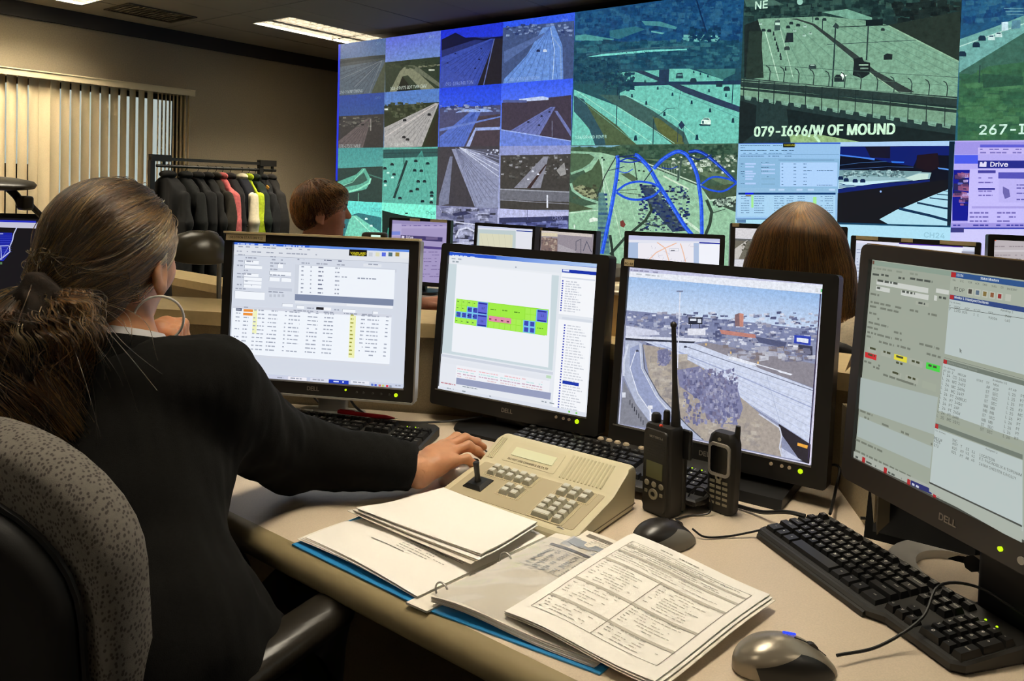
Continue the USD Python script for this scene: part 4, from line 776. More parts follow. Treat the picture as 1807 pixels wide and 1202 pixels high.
# monitor 1: call log
W1, H1 = .408, .2952
t, tl, mp = monitor('silver-backed monitor showing a call log with orange and yellow cells', (-1.3594, 1.0829, .993), .4886, .054, W1, H1, (.02, .021, .019, .03), 'silver', shell=silver, rad=.004)
p = scr(mp, W1, H1, 380, 390, 3.434); fill(p, (212, 218, 230)); G = (158, 164, 180); D = (118, 124, 146)
p.box2((105, 122), (1200, 142), (58, 104, 214)); p.box2((570, 148), (1200, 163), (96, 140, 226)); p.words((135, 142), .16, .003, (190, 206, 244), 1, .1); p.box2((100, 142), (1190, 165), (220, 224, 234)) if 0 else None
p.box2((112, 142), (1185, 204), (222, 226, 234)); p.words((140, 158), .17, .0025, G, 2, .35); p.words((130, 186), .19, .0025, G, 3, .3); p.box2((118, 205), (1182, 207), (168, 174, 186))
p.box2((812, 172), (920, 210), (22, 20, 18)); p.text('VANGUARD', (818, 200), 13, (220, 208, 40), bold=True); p.words((830, 208), .03, .002, (190, 180, 30), 1)
for x, c in ((930, (200, 206, 216)), (972, (220, 220, 190)), (1010, (90, 110, 226)), (1050, (80, 110, 120)), (1092, (160, 140, 70))): p.box2((x, 190), (x + 24, 214), c)
p.box2((1125, 188), (1180, 226), (228, 230, 234))
def field(p, x, y, w, h=24, c=(242, 246, 252)): p.box2((x - 2, y - 2), (x + w, y + h), (160, 166, 180)); p.box2((x, y), (x + w, y + h + 1), c)
for x, y, w, h in ((180, 238, 85, 20), (180, 268, 105, 18), (175, 316, 88, 18), (175, 340, 108, 18), (174, 362, 108, 18), (173, 384, 108, 18), (380, 254, 32, 30), (332, 304, 130, 22), (330, 340, 62, 22), (402, 345, 60, 22), (122, 424, 180, 44)): field(p, x, y, w, h)
for i, (x, y) in enumerate(((140, 208), (185, 226), (140, 245), (134, 272), (134, 300), (134, 322), (133, 342), (133, 364), (133, 388), (335, 220), (345, 238), (335, 258), (335, 276), (335, 296), (335, 330), (335, 372), (125, 412), (325, 432), (500, 236))): p.words((x, y), .016 + .01 * (i % 3), .0028, G, i)
p.box2((325, 402), (468, 420), (196, 202, 216)); [p.words((x, 460), .006, .006, (190, 196, 208), x) for x in (330, 355, 380, 405, 430)]
p.box2((512, 262), (1105, 284), (206, 212, 224)); p.box2((512, 268), (1092, 442), (238, 243, 250)); p.box2((488, 262), (512, 470), (206, 212, 224)); p.words((525, 258), .1, .0028, G, 9); p.words((620, 240), .06, .0028, D, 4); p.box2((900, 258), (1010, 276), (224, 228, 236)); p.words((930, 266), .022, .0028, G, 5)
for i in range(7):
    y = 280 + i * 25.6
    for x, w in ((525, .006), (580, .003), (628, .012), (730, .01)): p.words((x - i * .6, y + (x - 525) * .045), w, .0028, G if x != 628 else D, i * 7 + x, 0)
p.words((770, 342), .012, .0025, G, 3, 0); p.words((866, 350), .042, .0028, G, 13, .1)
p.box2((488, 442), (1085, 480), (124, 136, 164)); p.box2((488, 482), (1080, 498), (226, 230, 238)); p.box2((800, 500), (1080, 514), (238, 240, 246))
for x, y, w in ((412, 500, 64), (498, 512, 46), (776, 534, 78), (960, 546, 30)): field(p, x, y, w, 16)
p.box2((617, 520), (662, 536), (44, 44, 50)); p.box2((662, 522), (706, 540), (244, 246, 250)); p.words((560, 530), .016, .0028, G, 6); p.words((370, 506), .01, .0028, G, 7); p.words((725, 540), .014, .0028, G, 8)
p.box2((118, 512), (1076, 526), (206, 210, 222)); p.words((130, 520), .12, .0026, G, 10, .5); p.words((480, 542), .19, .0026, G, 11, .45); p.box2((112, 520), (1074, 800), (240, 245, 252)); p.box2((112, 512), (1074, 527), (210, 214, 226)); p.words((130, 522), .05, .0026, G, 10, .5); p.words((480, 544), .19, .0026, G, 11, .45)
p.box2((132, 526), (168, 542), (90, 98, 122)); p.box2((178, 532), (234, 548), (236, 146, 60)); p.box2((176, 554), (233, 570), (236, 146, 60)); p.box2((236, 534), (262, 680), (240, 242, 190)); p.box2((822, 572), (858, 826), (238, 240, 178))
for i in range(11):
    y0 = 536 + i * 23.4
    for x, w, sd in ((134, .011, 0), (182, .012, 1), (242, .006, 2), (268, .016, 3), (330, .022, 4), (430, .004, 5), (455, .026, 6), (568, .024, 7), (668, .022, 8), (890, .009, 10), (928, .026, 11), (1040, .006, 12)):
        if x == 182 and i < 2: continue
        p.words((x - i * 1.4, y0 + (x - 134) * .052), w, .0026, (166, 172, 188), i * 13 + sd, .12)
    p.words((826 - i * .6, y0 + 36), .007, .0026, (150, 150, 60), i, 0)
p.box2((98, 798), (1066, 806), (214, 218, 228)); p.box2((84, 905), (1165, 940), (200, 208, 228))
for i, (x, c) in enumerate(((225, (236, 238, 246)), (345, (206, 210, 230)), (455, (240, 238, 246)), (588, (220, 222, 236)), (832, (232, 234, 244)))): p.box2((x, 922 + (x - 225) * .062), (x + 112, 942 + (x - 225) * .062), c); p.words((x + 14, 936 + (x - 225) * .062), .026, .0026, G, x, .1)
p.box2((700, 954), (820, 976), (26, 60, 190)); p.words((728, 970), .024, .0028, (220, 226, 250), 2, .1)
for i, (x, c) in enumerate(((955, (80, 110, 200)), (975, (70, 90, 210)), (1000, (210, 120, 110)), (1020, (200, 206, 110)), (1045, (226, 60, 80)), (1065, (140, 150, 170)))): p.box2((x, 980 + i * 2), (x + 14, 992 + i * 2), c)
p.words((1100, 994), .012, .0026, G, 3); p.build(t, 'screen', uim, m=tl, label='lit screen with a call log')
part(t, 'trim_strip', [box(-W1 / 2 - .022, W1 / 2 + .022, -.010, .012, H1 / 2 + .0195, H1 / 2 + .024), ], labelm, m=tl, smooth=False)
part(t, 'silver_lip', [box(-W1 / 2 - .02, W1 / 2 + .021, -.012, .012, -H1 / 2 - .034, -H1 / 2 - .030), box(-W1 / 2, W1 / 2, -.0078, -.006, -H1 / 2 - .0045, -H1 / 2 - .001), box(W1 / 2 + .0205, W1 / 2 + .0245, -.006, .014, -H1 / 2 - .03, H1 / 2 + .019)], silver, m=tl, smooth=False)
lb = part(t, 'name_label', box(-W1 / 2 - .016, -W1 / 2 + .078, -.0085, -.007, H1 / 2 + .004, H1 / 2 + .0185), labelm, m=tl, smooth=False, label='cream label strip reading CRESTRON STATION')
g = text3d('CRESTRON STATION 912', .0052, .0004); g.apply_transform(M44((-W1 / 2 + .031, -.0085, H1 / 2 + .0112), rx=math.pi / 2)); g.vertices[:, 0] = -W1 / 2 + .031 + (g.vertices[:, 0] + W1 / 2 - .031) * .92; part(lb, 'lettering', g, inkm, smooth=False)
for i, x in enumerate((.08, .095, .116, .135, .153)): knob(t, tl, x + .02, -H1 / 2 - .016, .0022, mat('dim_button', (70, 70, 66), .4))
knob(t, tl, .188, -H1 / 2 - .016, .004, ledp, 'power_button'); knob(t, tl, .075, -H1 / 2 - .013, .0022, ledp, 'indicator_lamp')

# monitor 2: rack diagram
W2, H2 = .376, .3149
t, tl, mp = monitor('black monitor showing a diagram of green, blue and pink boxes', (-1.015, 1.344, .971), .1209, .0865, W2, H2, (.019, .027, .019, .036), 'oval', rad=.008)
p = scr(mp, W2, H2, 740, 380, 3.164); fill(p, (226, 231, 238)); p.box2((164, 204), (1010, 223), (38, 84, 206)); p.poly([(430, 226), (1010, 268), (1010, 292), (430, 250)], ((70, 120, 220), (180, 206, 240), (430, 240), (900, 280))); p.words((185, 228), .07, .003, (220, 230, 250), 1, .1); p.box2((163, 224), (1000, 262), (226, 231, 238)); p.words((180, 244), .03, .0025, G, 2); p.words((185, 262), .03, .0035, (160, 170, 180), 3)
p.box2((150, 268), (785, 770), (202, 216, 222)); p.box2((210, 270), (790, 284), (232, 236, 242)); p.words((500, 290), .02, .0028, G, 4); p.poly([(180, 760), (720, 850), (740, 330), (210, 275)], (238, 241, 247))
GR, BL, BK, PK = (150, 228, 60), (96, 104, 214), (36, 44, 150), (226, 140, 170)
p.box2((208, 465), (716, 603), (150, 228, 60)); X0, Y0 = np.array([208, 465.]), np.array([716, 532.])
def cellq(u0, v0, u1, v1, c, ins=0.0):
    def pt(u, v):
        tp = X0 + (Y0 - X0) * u; bt = np.array([200, 603.]) + (np.array([713, 671.]) - np.array([200, 603.])) * u; return tp + (bt - tp) * v
    du, dv = ins, ins * 3; p.boxd(pt(u0 + du, v0 + dv), pt(u1 - du, v1 - dv), c, layer=False)
p.k += 1; cellq(0, 0, 1, 1, GR); p.k += 1
for a in (.0, .06, .12, .18): [cellq(a, b / 4, a + .06, (b + 1) / 4, (168, 238, 84), .004) for b in range(4)]
for a in (.36, .49, .62): cellq(a, 0, a + .13, .5, (160, 236, 70), .003)
for a in (.36, .42, .48, .54, .60, .66, .72): [cellq(a, b, a + .06, b + .25, (168, 238, 84), .004) for b in ((.5, .75) if a > .59 else (.75,))]
for a in (.755, .815): [cellq(a, b / 4, a + .06, (b + 1) / 4, (168, 238, 84), .004) for b in (0, 1)]
cellq(.88, .5, 1, 1, (160, 236, 70), .003); p.k += 1
for (a, b) in ((.12, .25), (.18, .25), (0, .5), (.06, .5), (.12, .5), (.18, .5), (.74, .5), (.805, .5), (.74, .75), (.805, .75)): cellq(a, b, a + .065, b + .25, (120, 196, 236), 0)
for b in (0, .5): cellq(.235, b, .345, b + .5, (120, 196, 236), 0)
cellq(.88, 0, 1, .5, (120, 196, 236), 0); [cellq(a, .5, a + .064, .74, PK, .003) for a in (.36, .42, .482, .545)]; p.k += 1
for (a, b) in ((.12, .25), (.18, .25), (0, .5), (.06, .5), (.12, .5), (.18, .5), (.74, .5), (.805, .5), (.74, .75), (.805, .75)): cellq(a, b, a + .065, b + .25, (60, 72, 180), .011)
for b in (0, .5): cellq(.235, b, .345, b + .5, BL, .006)
cellq(.885, 0, 1, .5, BL, .006); p.k += 1
for a, b, w in ((.24, .04, .1), (.24, .42, .1), (.24, .54, .1), (.24, .92, .1), (.89, .04, .1), (.89, .42, .1)): cellq(a + .004, b, a + w - .004, b + .05, BK)
for i in range(4): p.words((390 + i * 33, 582 + i * 5), .006, .003, (120, 60, 90), i, 0)
for x, y in ((398, 527), (464, 533), (530, 543), (660, 632)): p.words((x, y), .014, .0022, (90, 150, 40), x, 0)
for x, y, w in (('67', 348, 524), ('06', 342, 596), ('13', 678, 566)): p.text(x, (y, w), 12, (30, 36, 90))
for i in range(4):
    for j in range(4): p.words((213 + i * 31 - j * 3, 482 + i * 4 + j * 36), .005, .002, (100, 150, 60) if (i < 2 or j == 0) else (20, 24, 80), i, 0)
p.box2((800, 300), (994, 318), (20, 50, 170)); p.words((803, 312), .015, .004, (220, 226, 250), 2, 0); p.box2((796, 322), (990, 552), (244, 246, 250)); p.box2((798, 342), (985, 350), (214, 220, 232)); p.box2((800, 566), (990, 580), (214, 220, 230)); p.box2((780, 580), (965, 1090), (244, 246, 250))
for i in range(13): y = 366 + i * 13.6; p.box2((800 - i * .9, y - 4), (808 - i * .9, y + 4), (60, 72, 180)); p.words((820 - i * .9, y + 6), .026 + .006 * (i % 3), .0024, (200, 204, 214), i, 0)
for i in range(31): y = 612 + i * 15.2; p.box2((812 - i * 1.1, y - 4), (820 - i * 1.1, y + 4), (60, 72, 180)); p.words((830 - i * 1.1, y + 6), .03 + .005 * (i % 4), .0024, (204, 208, 216), i, 0)
p.box2((806, 920), (898, 938), (26, 56, 170)); p.box2((130, 772), (760, 786), (206, 212, 224)); p.box2((130, 786), (750, 955), (228, 232, 240)); p.box2((215, 834), (742, 908), (238, 240, 246)); p.poly([(215, 905), (742, 990), (738, 1028), (213, 940)], (150, 158, 190)); p.box2((130, 796), (740, 820), (226, 230, 238))
for i, y in enumerate((856, 870, 884, 898)): [p.words((220 + x, y + x * .16), .05, .0022, ((236, 190, 196), (190, 226, 226), (200, 170, 190), (226, 200, 204))[i], i + x, .15) for x in (0, 120, 240, 360)]
p.poly([(115, 950), (300, 985), (940, 1100), (935, 1130), (110, 975)], (220, 225, 236)); p.words((130, 934), .04, .0024, (190, 120, 130), 5); p.words((250, 956), .04, .0024, (150, 160, 170), 6); [p.words((x, y), .03, .0026, (150, 160, 170), x) for x, y in ((140, 962), (225, 978), (345, 1000), (690, 1040))]; p.box2((717, 890), (745, 906), (190, 220, 190)); [p.box2((x, y), (x + 10, y + 10), (120, 210, 90)) for x, y in ((840, 1088), (880, 1096))]
p.build(t, 'screen', uim, m=tl, label='lit screen with a diagram of coloured boxes')
for i, x in enumerate((.120, .137, .150)): knob(t, tl, x, -H2 / 2 - .011, .003, btnm)
knob(t, tl, .168, -H2 / 2 - .012, .0045, ledp, 'power_button'); part(t, 'lower_lip', box(-W2 / 2 - .006, W2 / 2, -.0082, -.006, -H2 / 2 - .003, -H2 / 2 - .0005), greyp, m=tl, smooth=False)

# monitor 3: freeway picture
W3, H3 = .376, .3177
t, tl, mp = monitor('black monitor showing a daylight view of a freeway curve', (-.579, 1.398, .967), .063, .0915, W3, H3, (.017, .027, .019, .038), 'plate', rad=.008)
p = scr(mp, W3, H3, 1060, 440, 2.861); fill(p, (196, 200, 214)); p.poly([(140, 85), (1140, 160), (1140, 200), (140, 110)], (196, 198, 226)); p.words((150, 108), .06, .003, (150, 150, 180), 1); p.poly([(140, 112), (1140, 182), (1130, 226), (140, 138)], (230, 234, 244)); p.words((180, 128), .05, .0028, (190, 196, 206), 2); p.box2((1085, 195), (1100, 214), (210, 214, 220)); p.box2((1112, 200), (1124, 216), (90, 190, 110))
p.poly([(140, 138), (1118, 226), (1100, 420), (128, 320)], ((150, 186, 232), (206, 220, 240), (640, 170), (620, 380))); p.poly([(128, 310), (400, 335), (700, 365), (1095, 412), (1060, 1085), (95, 885)], (140, 146, 176)); p.poly([(128, 308), (700, 362), (1095, 410), (1093, 470), (128, 380)], (126, 134, 170))
scatter(p, 420, 130, 320, 1090, 480, (4, 14), [(100, 108, 146), (170, 176, 200), (210, 214, 230), (82, 88, 124), (150, 150, 170)], 61, 2.2); p.poly([(678, 330), (700, 322), (722, 326), (720, 392), (678, 388)], (130, 104, 110)); p.poly([(700, 322), (722, 326), (720, 392), (702, 390)], (200, 140, 126)); p.poly([(600, 405), (780, 430), (790, 450), (610, 428)], (190, 130, 120)); p.rect(440, 400, 530, 434, (222, 224, 236)); p.rect(444, 344, 514, 378, (40, 44, 60)); p.rect(452, 350, 484, 362, (220, 226, 240)); p.rect(490, 352, 508, 372, (210, 216, 230))
p.line([(455, 378), (452, 400)], 4, (60, 64, 84)); p.line([(500, 378), (500, 400)], 4, (60, 64, 84)); p.poly([(978, 432), (1062, 440), (1060, 486), (976, 474)], (50, 70, 180)); p.poly([(990, 446), (1050, 452), (1048, 474), (990, 466)], (224, 230, 246)); p.poly([(945, 478), (1020, 490), (1018, 512), (944, 500)], (226, 228, 236)); p.poly([(1000, 480), (1070, 490), (1070, 540), (990, 520)], (60, 62, 84)); p.poly([(780, 440), (940, 470), (930, 500), (800, 470)], (84, 90, 124))
p.poly([(128, 385), (280, 410), (300, 432), (128, 440)], (206, 210, 230)); p.poly([(126, 436), (540, 452), (545, 464), (480, 470), (126, 450)], (216, 220, 236)); p.poly([(126, 448), (480, 466), (470, 474), (126, 458)], (50, 54, 70)); p.poly([(540, 470), (1090, 580), (1076, 700), (470, 480)], (140, 136, 146)); scatter(p, 90, 620, 490, 1085, 560, (6, 22), [(170, 172, 190), (112, 114, 140), (196, 198, 210), (130, 120, 124)], 62, 2)
p.poly([(220, 465), (480, 476), (1078, 705), (1062, 985), (880, 860), (690, 740), (520, 600), (360, 520)], (206, 214, 236)); p.poly([(660, 540), (970, 630), (960, 636), (640, 552)], (228, 232, 244)); p.poly([(780, 580), (900, 615), (880, 630), (800, 600)], (136, 132, 144)); fan(p, (260, 470), (1070, 740), (1062, 980), 7, 3, (186, 196, 224)); p.line([(300, 480), (700, 640), (1070, 800)], 5, (160, 170, 206)); p.line([(840, 640), (905, 870)], 3, (180, 190, 216)); p.line([(430, 490), (1078, 715)], 4, (120, 126, 150))
p.poly([(215, 480), (330, 500), (520, 600), (700, 740), (830, 850), (910, 900), (915, 1048), (500, 960), (380, 850), (250, 660)], (168, 158, 150)); scatter(p, 150, 260, 540, 420, 800, (6, 30), [(176, 166, 154), (156, 148, 144), (186, 178, 168), (146, 140, 140)], 63, 1.6)
p.poly([(126, 460), (190, 465), (215, 480), (220, 600), (300, 740), (430, 880), (520, 965), (280, 910), (180, 780), (118, 640)], (178, 186, 210)); p.poly([(150, 500), (195, 480), (205, 600), (290, 760), (400, 900), (300, 890), (190, 720), (148, 600)], (150, 160, 196)); p.line([(180, 510), (150, 600), (190, 730), (310, 900)], 4, (226, 230, 244)); p.line([(214, 480), (222, 600), (300, 740), (440, 890), (520, 962)], 5, (90, 94, 112)); p.line([(200, 480), (208, 600), (280, 740), (400, 880)], 3, (226, 230, 240)); p.poly([(118, 660), (180, 780), (270, 905), (96, 880)], (132, 134, 146)); p.line([(140, 480), (120, 560), (118, 640)], 10, (206, 212, 230)); [p.line([(150 + i * 11, 760 + i * 17), (150 + i * 11, 784 + i * 17)], 4, (50, 52, 64), layer=False) for i in range(7)]
p.poly([(290, 510), (340, 500), (356, 560), (330, 590), (290, 560)], (120, 122, 156)); p.poly([(385, 610), (500, 590), (560, 650), (600, 630), (690, 690), (720, 800), (690, 890), (620, 905), (540, 850), (500, 760), (400, 690)], (128, 130, 166)); scatter(p, 70, 520, 860, 820, 1000, (6, 26), [(176, 166, 154), (156, 148, 144), (186, 178, 168)], 66, 1.6); scatter(p, 420, 420, 610, 700, 880, (5, 22), [(108, 110, 150), (146, 148, 182), (96, 98, 136), (166, 166, 190), (120, 116, 146)], 64, .7); scatter(p, 60, 290, 500, 355, 585, (4, 14), [(108, 110, 146), (146, 146, 176)], 65, .7)
p.line([(403, 215), (398, 350), (390, 600)], 5, (222, 226, 240)); p.rect(385, 208, 418, 216, (120, 130, 160)); p.line([(252, 800), (255, 880)], 8, (230, 232, 244)); p.rect(240, 788, 264, 806, (230, 232, 240)); p.rect(110, 722, 128, 748, (220, 224, 236)); cars(p, [(430, 492), (187, 512)], 7, (60, 64, 84)); [p.rect(x, y, x + 8, y + 12, (226, 190, 130)) for x, y in ((530, 474), (655, 516), (792, 566))]
p.poly([(900, 880), (1062, 985), (1060, 1085), (1010, 1068), (905, 920)], (44, 40, 48)); p.line([(800, 830), (905, 900), (915, 940), (905, 1000), (918, 1048)], 7, (206, 210, 226)); p.poly([(912, 1000), (1020, 1066), (920, 1048)], (200, 206, 230)); p.poly([(996, 975), (1048, 990), (1044, 1006), (994, 990)], (236, 170, 70)); p.line([(95, 884), (1058, 1086)], 7, (226, 224, 244)); p.line([(1058, 1086), (1125, 200)], 7, (220, 214, 236)); p.line([(1050, 1060), (1112, 226)], 6, (60, 50, 80)); p.line([(96, 876), (128, 320)], 4, (206, 210, 240))
p.build(t, 'screen', photom, m=tl, label='lit screen with a view of a freeway')
for i, x in enumerate((.120, .139, .152)): knob(t, tl, x, -H3 / 2 - .011, .003, btnm)
knob(t, tl, .171, -H3 / 2 - .013, .0042, ledp, 'power_button')
lb = part(t, 'name_label', box(-W3 / 2 - .009, -W3 / 2 + .012, -.0085, -.007, H3 / 2 + .002, H3 / 2 + .0155), labelm, m=tl, smooth=False, label='small tan label'); g = text3d('PC-12', .004, .0004, True); g.apply_transform(M44((-W3 / 2 + .0015, -.0085, H3 / 2 + .007), rx=math.pi / 2)); part(lb, 'lettering', g, inkm, smooth=False)
part(t, 'lower_lip', box(-W3 / 2 - .008, W3 / 2, -.0082, -.006, -H3 / 2 - .003, -H3 / 2 - .0005), greyp, m=tl, smooth=False)

# monitor 4: status windows
W4, H4 = .366, .301
c4 = np.array([-.146, 1.149, 1.038]); ra4 = np.array([math.cos(-.641), math.sin(-.641), 0]); c4 = c4 + ra4 * (W4 - .338) / 2
brownb = mat('bezel_brown', (52, 46, 42), 0.35)
t, tl, mp = monitor('large dark monitor at the right edge showing grey-green status windows', c4, -.641, .053, W4, H4, (.018, .018, .022, .036), 'ring', rad=.012, face=brownb, shell=plastic)
p = scr(mp, W4, H4, 1500, 440, 4.622); fill(p, (158, 166, 152)); LT, GY = (186, 198, 196), (158, 166, 150); K4 = (78, 84, 78); Z = lambda x, y: ((x / 4.006 - 10) * 4.622, (y / 4.006 + 220) * 4.622)
p.box2((185, 92), (835, 128), (140, 158, 144)); p.box2((185, 92), (200, 120), (110, 80, 66)); p.words((190, 160), .1, .0028, (138, 146, 132), 1); p.words((185, 210), .02, .003, K4, 2, .1); p.words((255, 216), .026, .003, K4, 3, .1); p.words((395, 240), .012, .003, K4, 4, .1); p.words((490, 246), .04, .003, K4, 5, .1)
for a, b in (((220, 246), (648, 286)), ((705, 318), (812, 354)), ((216, 300), (330, 335)), ((420, 334), (648, 374)), ((690, 375), (714, 418))): p.box2(a, b, (204, 208, 202))
p.words((225, 262), .04, .0032, K4, 6, .1); p.words((222, 322), .009, .003, K4, 7, 0); p.words((426, 352), .024, .0032, K4, 8, .1); p.box2((540, 420), (648, 450), (168, 174, 160)); p.words((560, 444), .012, .0028, K4, 9, 0); p.words((728, 400), .012, .003, K4, 1, 0)
for i, (x, y, w) in enumerate(((170, 370, .018), (170, 436, .125), (165, 470, .07), (160, 525, .02), (158, 558, .022), (155, 602, .04), (145, 640, .024), (275, 660, .036), (145, 682, .05), (370, 735, .013), (140, 715, .012), (570, 778, .026), (705, 815, .006), (240, 760, .03), (390, 795, .026), (515, 835, .016), (630, 860, .024))): p.words((x, y), w, .003, (116, 122, 110), i, .2)
for a, b, c in (((132, 836), (226, 880), (206, 44, 48)), ((368, 852), (476, 898), (226, 216, 60)), ((630, 920), (746, 974), (72, 214, 70)), ((150, 795), (225, 832), (166, 172, 158)), ((262, 826), (345, 866), (166, 172, 158)), ((495, 886), (605, 938), (166, 172, 158)), ((340, 985), (430, 1032), (166, 172, 158)), ((462, 1020), (570, 1075), (166, 172, 158)), ((600, 1070), (716, 1130), (162, 170, 154))): p.box2(a, b, c)
for i, (x, y) in enumerate(((170, 812), (280, 842), (385, 880), (512, 918), (648, 954), (155, 864), (355, 1010), (480, 1050), (385, 930))): p.words((x, y), .014, .003, (70, 74, 50), i, 0)
p.words((125, 920), .034, .003, (112, 118, 106), 3, .1); p.words((130, 945), .03, .003, (112, 118, 106), 4, .2); p.words((280, 1030), .06, .003, (112, 118, 106), 5, .3); p.words((430, 1080), .026, .003, (112, 118, 106), 6, .2)
p.poly([Z(125, 25), Z(672, 165), Z(645, 430), Z(110, 245)], (170, 182, 178)); p.poly([Z(115, 300), Z(632, 515), Z(615, 668), Z(98, 440)], (170, 182, 178))
for i, (x, y, w) in enumerate(((120, 265, .026), (150, 312, .01), (275, 360, .02), (410, 415, .016), (550, 472, .02), (90, 470, .055), (85, 545, .11))): p.words(Z(x, y), w, .003, (116, 122, 110), i, .2)
p.poly([Z(78, 545), Z(640, 800), Z(1300, 1090), Z(1300, 1180), Z(625, 850), Z(74, 590)], (170, 176, 166))
for x, y in ((138, 606), (292, 680), (458, 762), (642, 855)): p.box2(Z(x, y - 22), Z(x + 22, y + 22), (176, 40, 44))
p.poly([Z(482, 750), Z(632, 815), Z(630, 852), Z(480, 785)], (40, 46, 110)); p.words(Z(490, 785), .012, .003, (200, 206, 220), 1, 0); p.words(Z(672, 868), .01, .003, K4, 1, 0); p.words(Z(165, 625), .02, .0026, K4, 2); p.words(Z(320, 700), .026, .0026, K4, 3); p.words(Z(90, 590), .006, .003, K4, 3, 0)
p.box2((842, 184), (1900, 370), (166, 174, 160)); p.box2((842, 184), (1900, 227), (46, 84, 140)); p.box2((842, 186), (882, 226), (176, 40, 44)); p.text('12:36', (882, 218), 18, (220, 224, 226), bold=True); p.text('Status Monitors', (1080, 246), 20, (220, 228, 232), bold=True, sx=.85)
p.box2((840, 230), (1900, 370), (168, 176, 162)); [p.text(a, (x, y), 16, K4, sx=.85) for a, x, y in (('File', 852, 258), ('CTC', 912, 268), ('TOM', 975, 276), ('ACR', 1038, 286), ('DMS', 1100, 296), ('SUBJ', 1172, 308), ('CS', 1248, 318), ('INCIDENT', 1298, 330))]
p.text('RI', (864, 335), 28, (50, 52, 50)); p.text('DP', (908, 345), 28, (50, 52, 50)); [p.box2((x, 315 + (x - 980) * .16), (x + 46, 372 + (x - 980) * .16), (186, 190, 178)) for x in (980, 1040, 1100, 1160, 1222, 1290)]; [p.box2((x + 8, 325 + (x - 980) * .16), (x + 36, 362 + (x - 980) * .16), c) for x, c in ((980, (70, 66, 60)), (1040, (90, 110, 130)), (1100, (130, 110, 60)), (1160, (140, 90, 60)), (1222, (150, 50, 50)))]
p.box2((836, 370), (1900, 880), LT); p.box2((836, 370), (1900, 408), (46, 70, 128)); p.box2((838, 372), (870, 406), (176, 40, 44)); p.text('Monitor 1 Unassigned Incidents', (872, 400), 19, (214, 222, 228), bold=True, sx=.82)
p.text('For  All Areas', (836, 436), 12, K4); p.text('Pending: 1', (1250, 504), 17, K4)
for a, x, y in (('F', 832, 470), ('TRCK', 870, 478), ('AGY', 956, 490), ('AT ET', 1030, 502), ('GFS', 1150, 524), ('INC#', 1288, 552)): p.text(a, (x, y), 17, K4)
for a, x, y in (('F', 832, 500), ('1235  825', 870, 508), ('1   1', 1028, 540), ('93006', 1152, 566), ('L60', 1288, 588)): p.text(a, (x, y), 19, K4)
p.poly([(832, 474), (2500, 720), (2500, 723), (832, 478)], K4); p.poly([(918, 806), (920, 845), (926, 838), (932, 850), (936, 847), (930, 834), (938, 832)], (120, 126, 122)); p.box2((795, 852), (1900, 878), GY); p.box2((795, 884), (1900, 886), (60, 64, 60))
p.box2((788, 895), (1900, 930), (112, 122, 112)); p.box2((790, 898), (818, 934), (176, 40, 44)); p.text('Monitor 2 Unassigned Resources', (826, 930), 16, (150, 158, 148), sx=.82); p.box2((784, 930), (1900, 1330), LT); p.text('For  All Areas', (790, 966), 13, K4); p.text('Available: 53', (1190, 1072), 16, K4)
for a, x, y in (('AT AR  Z', 786, 996), ('ME/U#', 906, 1026), ('STAT', 1058, 1074), ('ST', 1138, 1094), ('MEA', 1196, 1110), ('AT AR', 1322, 1146)): p.text(a, (x, y), 18, K4)
rows = (('24', 'CO  2420', 'AP', 'ATP'), ('24', 'MC  2492', 'ST', 'SEC'), ('24', 'MC  2496', 'ST', 'SEC'), ('24', 'MC  2497', 'ST', 'SEC'), ('24', 'PT  24BRUC', 'MB', 'MB'), ('24', 'PT  24Gd', 'MB', 'MB'), ('24', 'PT  24P', 'ST', 'SEC'), ('24', 'PT  24Sd', 'MB', 'MB'), ('24', 'PT  24W', 'ST', 'SEC'), ('25', 'MC  2591', 'ST', 'SEC'))
for i, r_ in enumerate(rows):
    xs = 720 - i * 3.6; ys = 24 + i * 33.0
    for a, dx, dy in (('L', 0, -18), (r_[0], 26, -6), (r_[1], 70, 8), (r_[2], 308, 76), (r_[3], 356, 92), ('L  %d' % (25 + (i > 4)), 466 + i * .4, 124), (('PT', 'PT', 'PT', 'K9', 'MC', 'PT')[i % 6], 552, 140)): p.text(a, Z(xs + dx, ys + dy), 24, K4, sx=.85)
p.poly([Z(684, 330), Z(1160, 500), Z(1300, 548), Z(1300, 520), Z(860, 365), Z(684, 308)], GY); p.poly([Z(680, 345), Z(1300, 570), Z(1300, 605), Z(680, 375)], (112, 122, 112)); p.box2(Z(680, 350), Z(702, 382), (176, 40, 44)); p.poly([Z(676, 382), Z(1300, 610), Z(1300, 1110), Z(640, 780)], LT); p.text('For  All Areas', Z(680, 402), 12, K4); p.text('Assigned: 2', Z(1036, 532), 15, K4)
for a, x, y in (('ME/U#', 668, 458), ('4325', 668, 478), ('272', 668, 508), ('INC', 800, 474), ('AGY', 800, 498), ('825', 798, 528), ('821', 794, 556), ('T', 858, 520), ('K9', 858, 552), ('PT', 854, 584), ('S3', 898, 536), ('V3', 896, 566), ('AR', 896, 600), ('EJ', 940, 556), ('41', 938, 584), ('45', 936, 614), ('LOCATION', 996, 578), ('E I-94/CADIEUX A TOPSHAM', 994, 604), ('16008 CHESTER C/HOLLY', 992, 640)): p.text(a, Z(x, y), 22, K4, sx=.9)
p.poly([Z(640, 760), Z(1300, 1068), Z(1300, 1082), Z(640, 772)], (70, 74, 70)); p.poly([Z(640, 772), Z(1128, 1000), Z(1300, 1082), Z(1300, 1200), Z(640, 830)], (170, 178, 168))
p.build(t, 'screen', pic_mat('ui_screen_dim', 0.0, 10, .95), m=tl, label='lit screen with status windows')
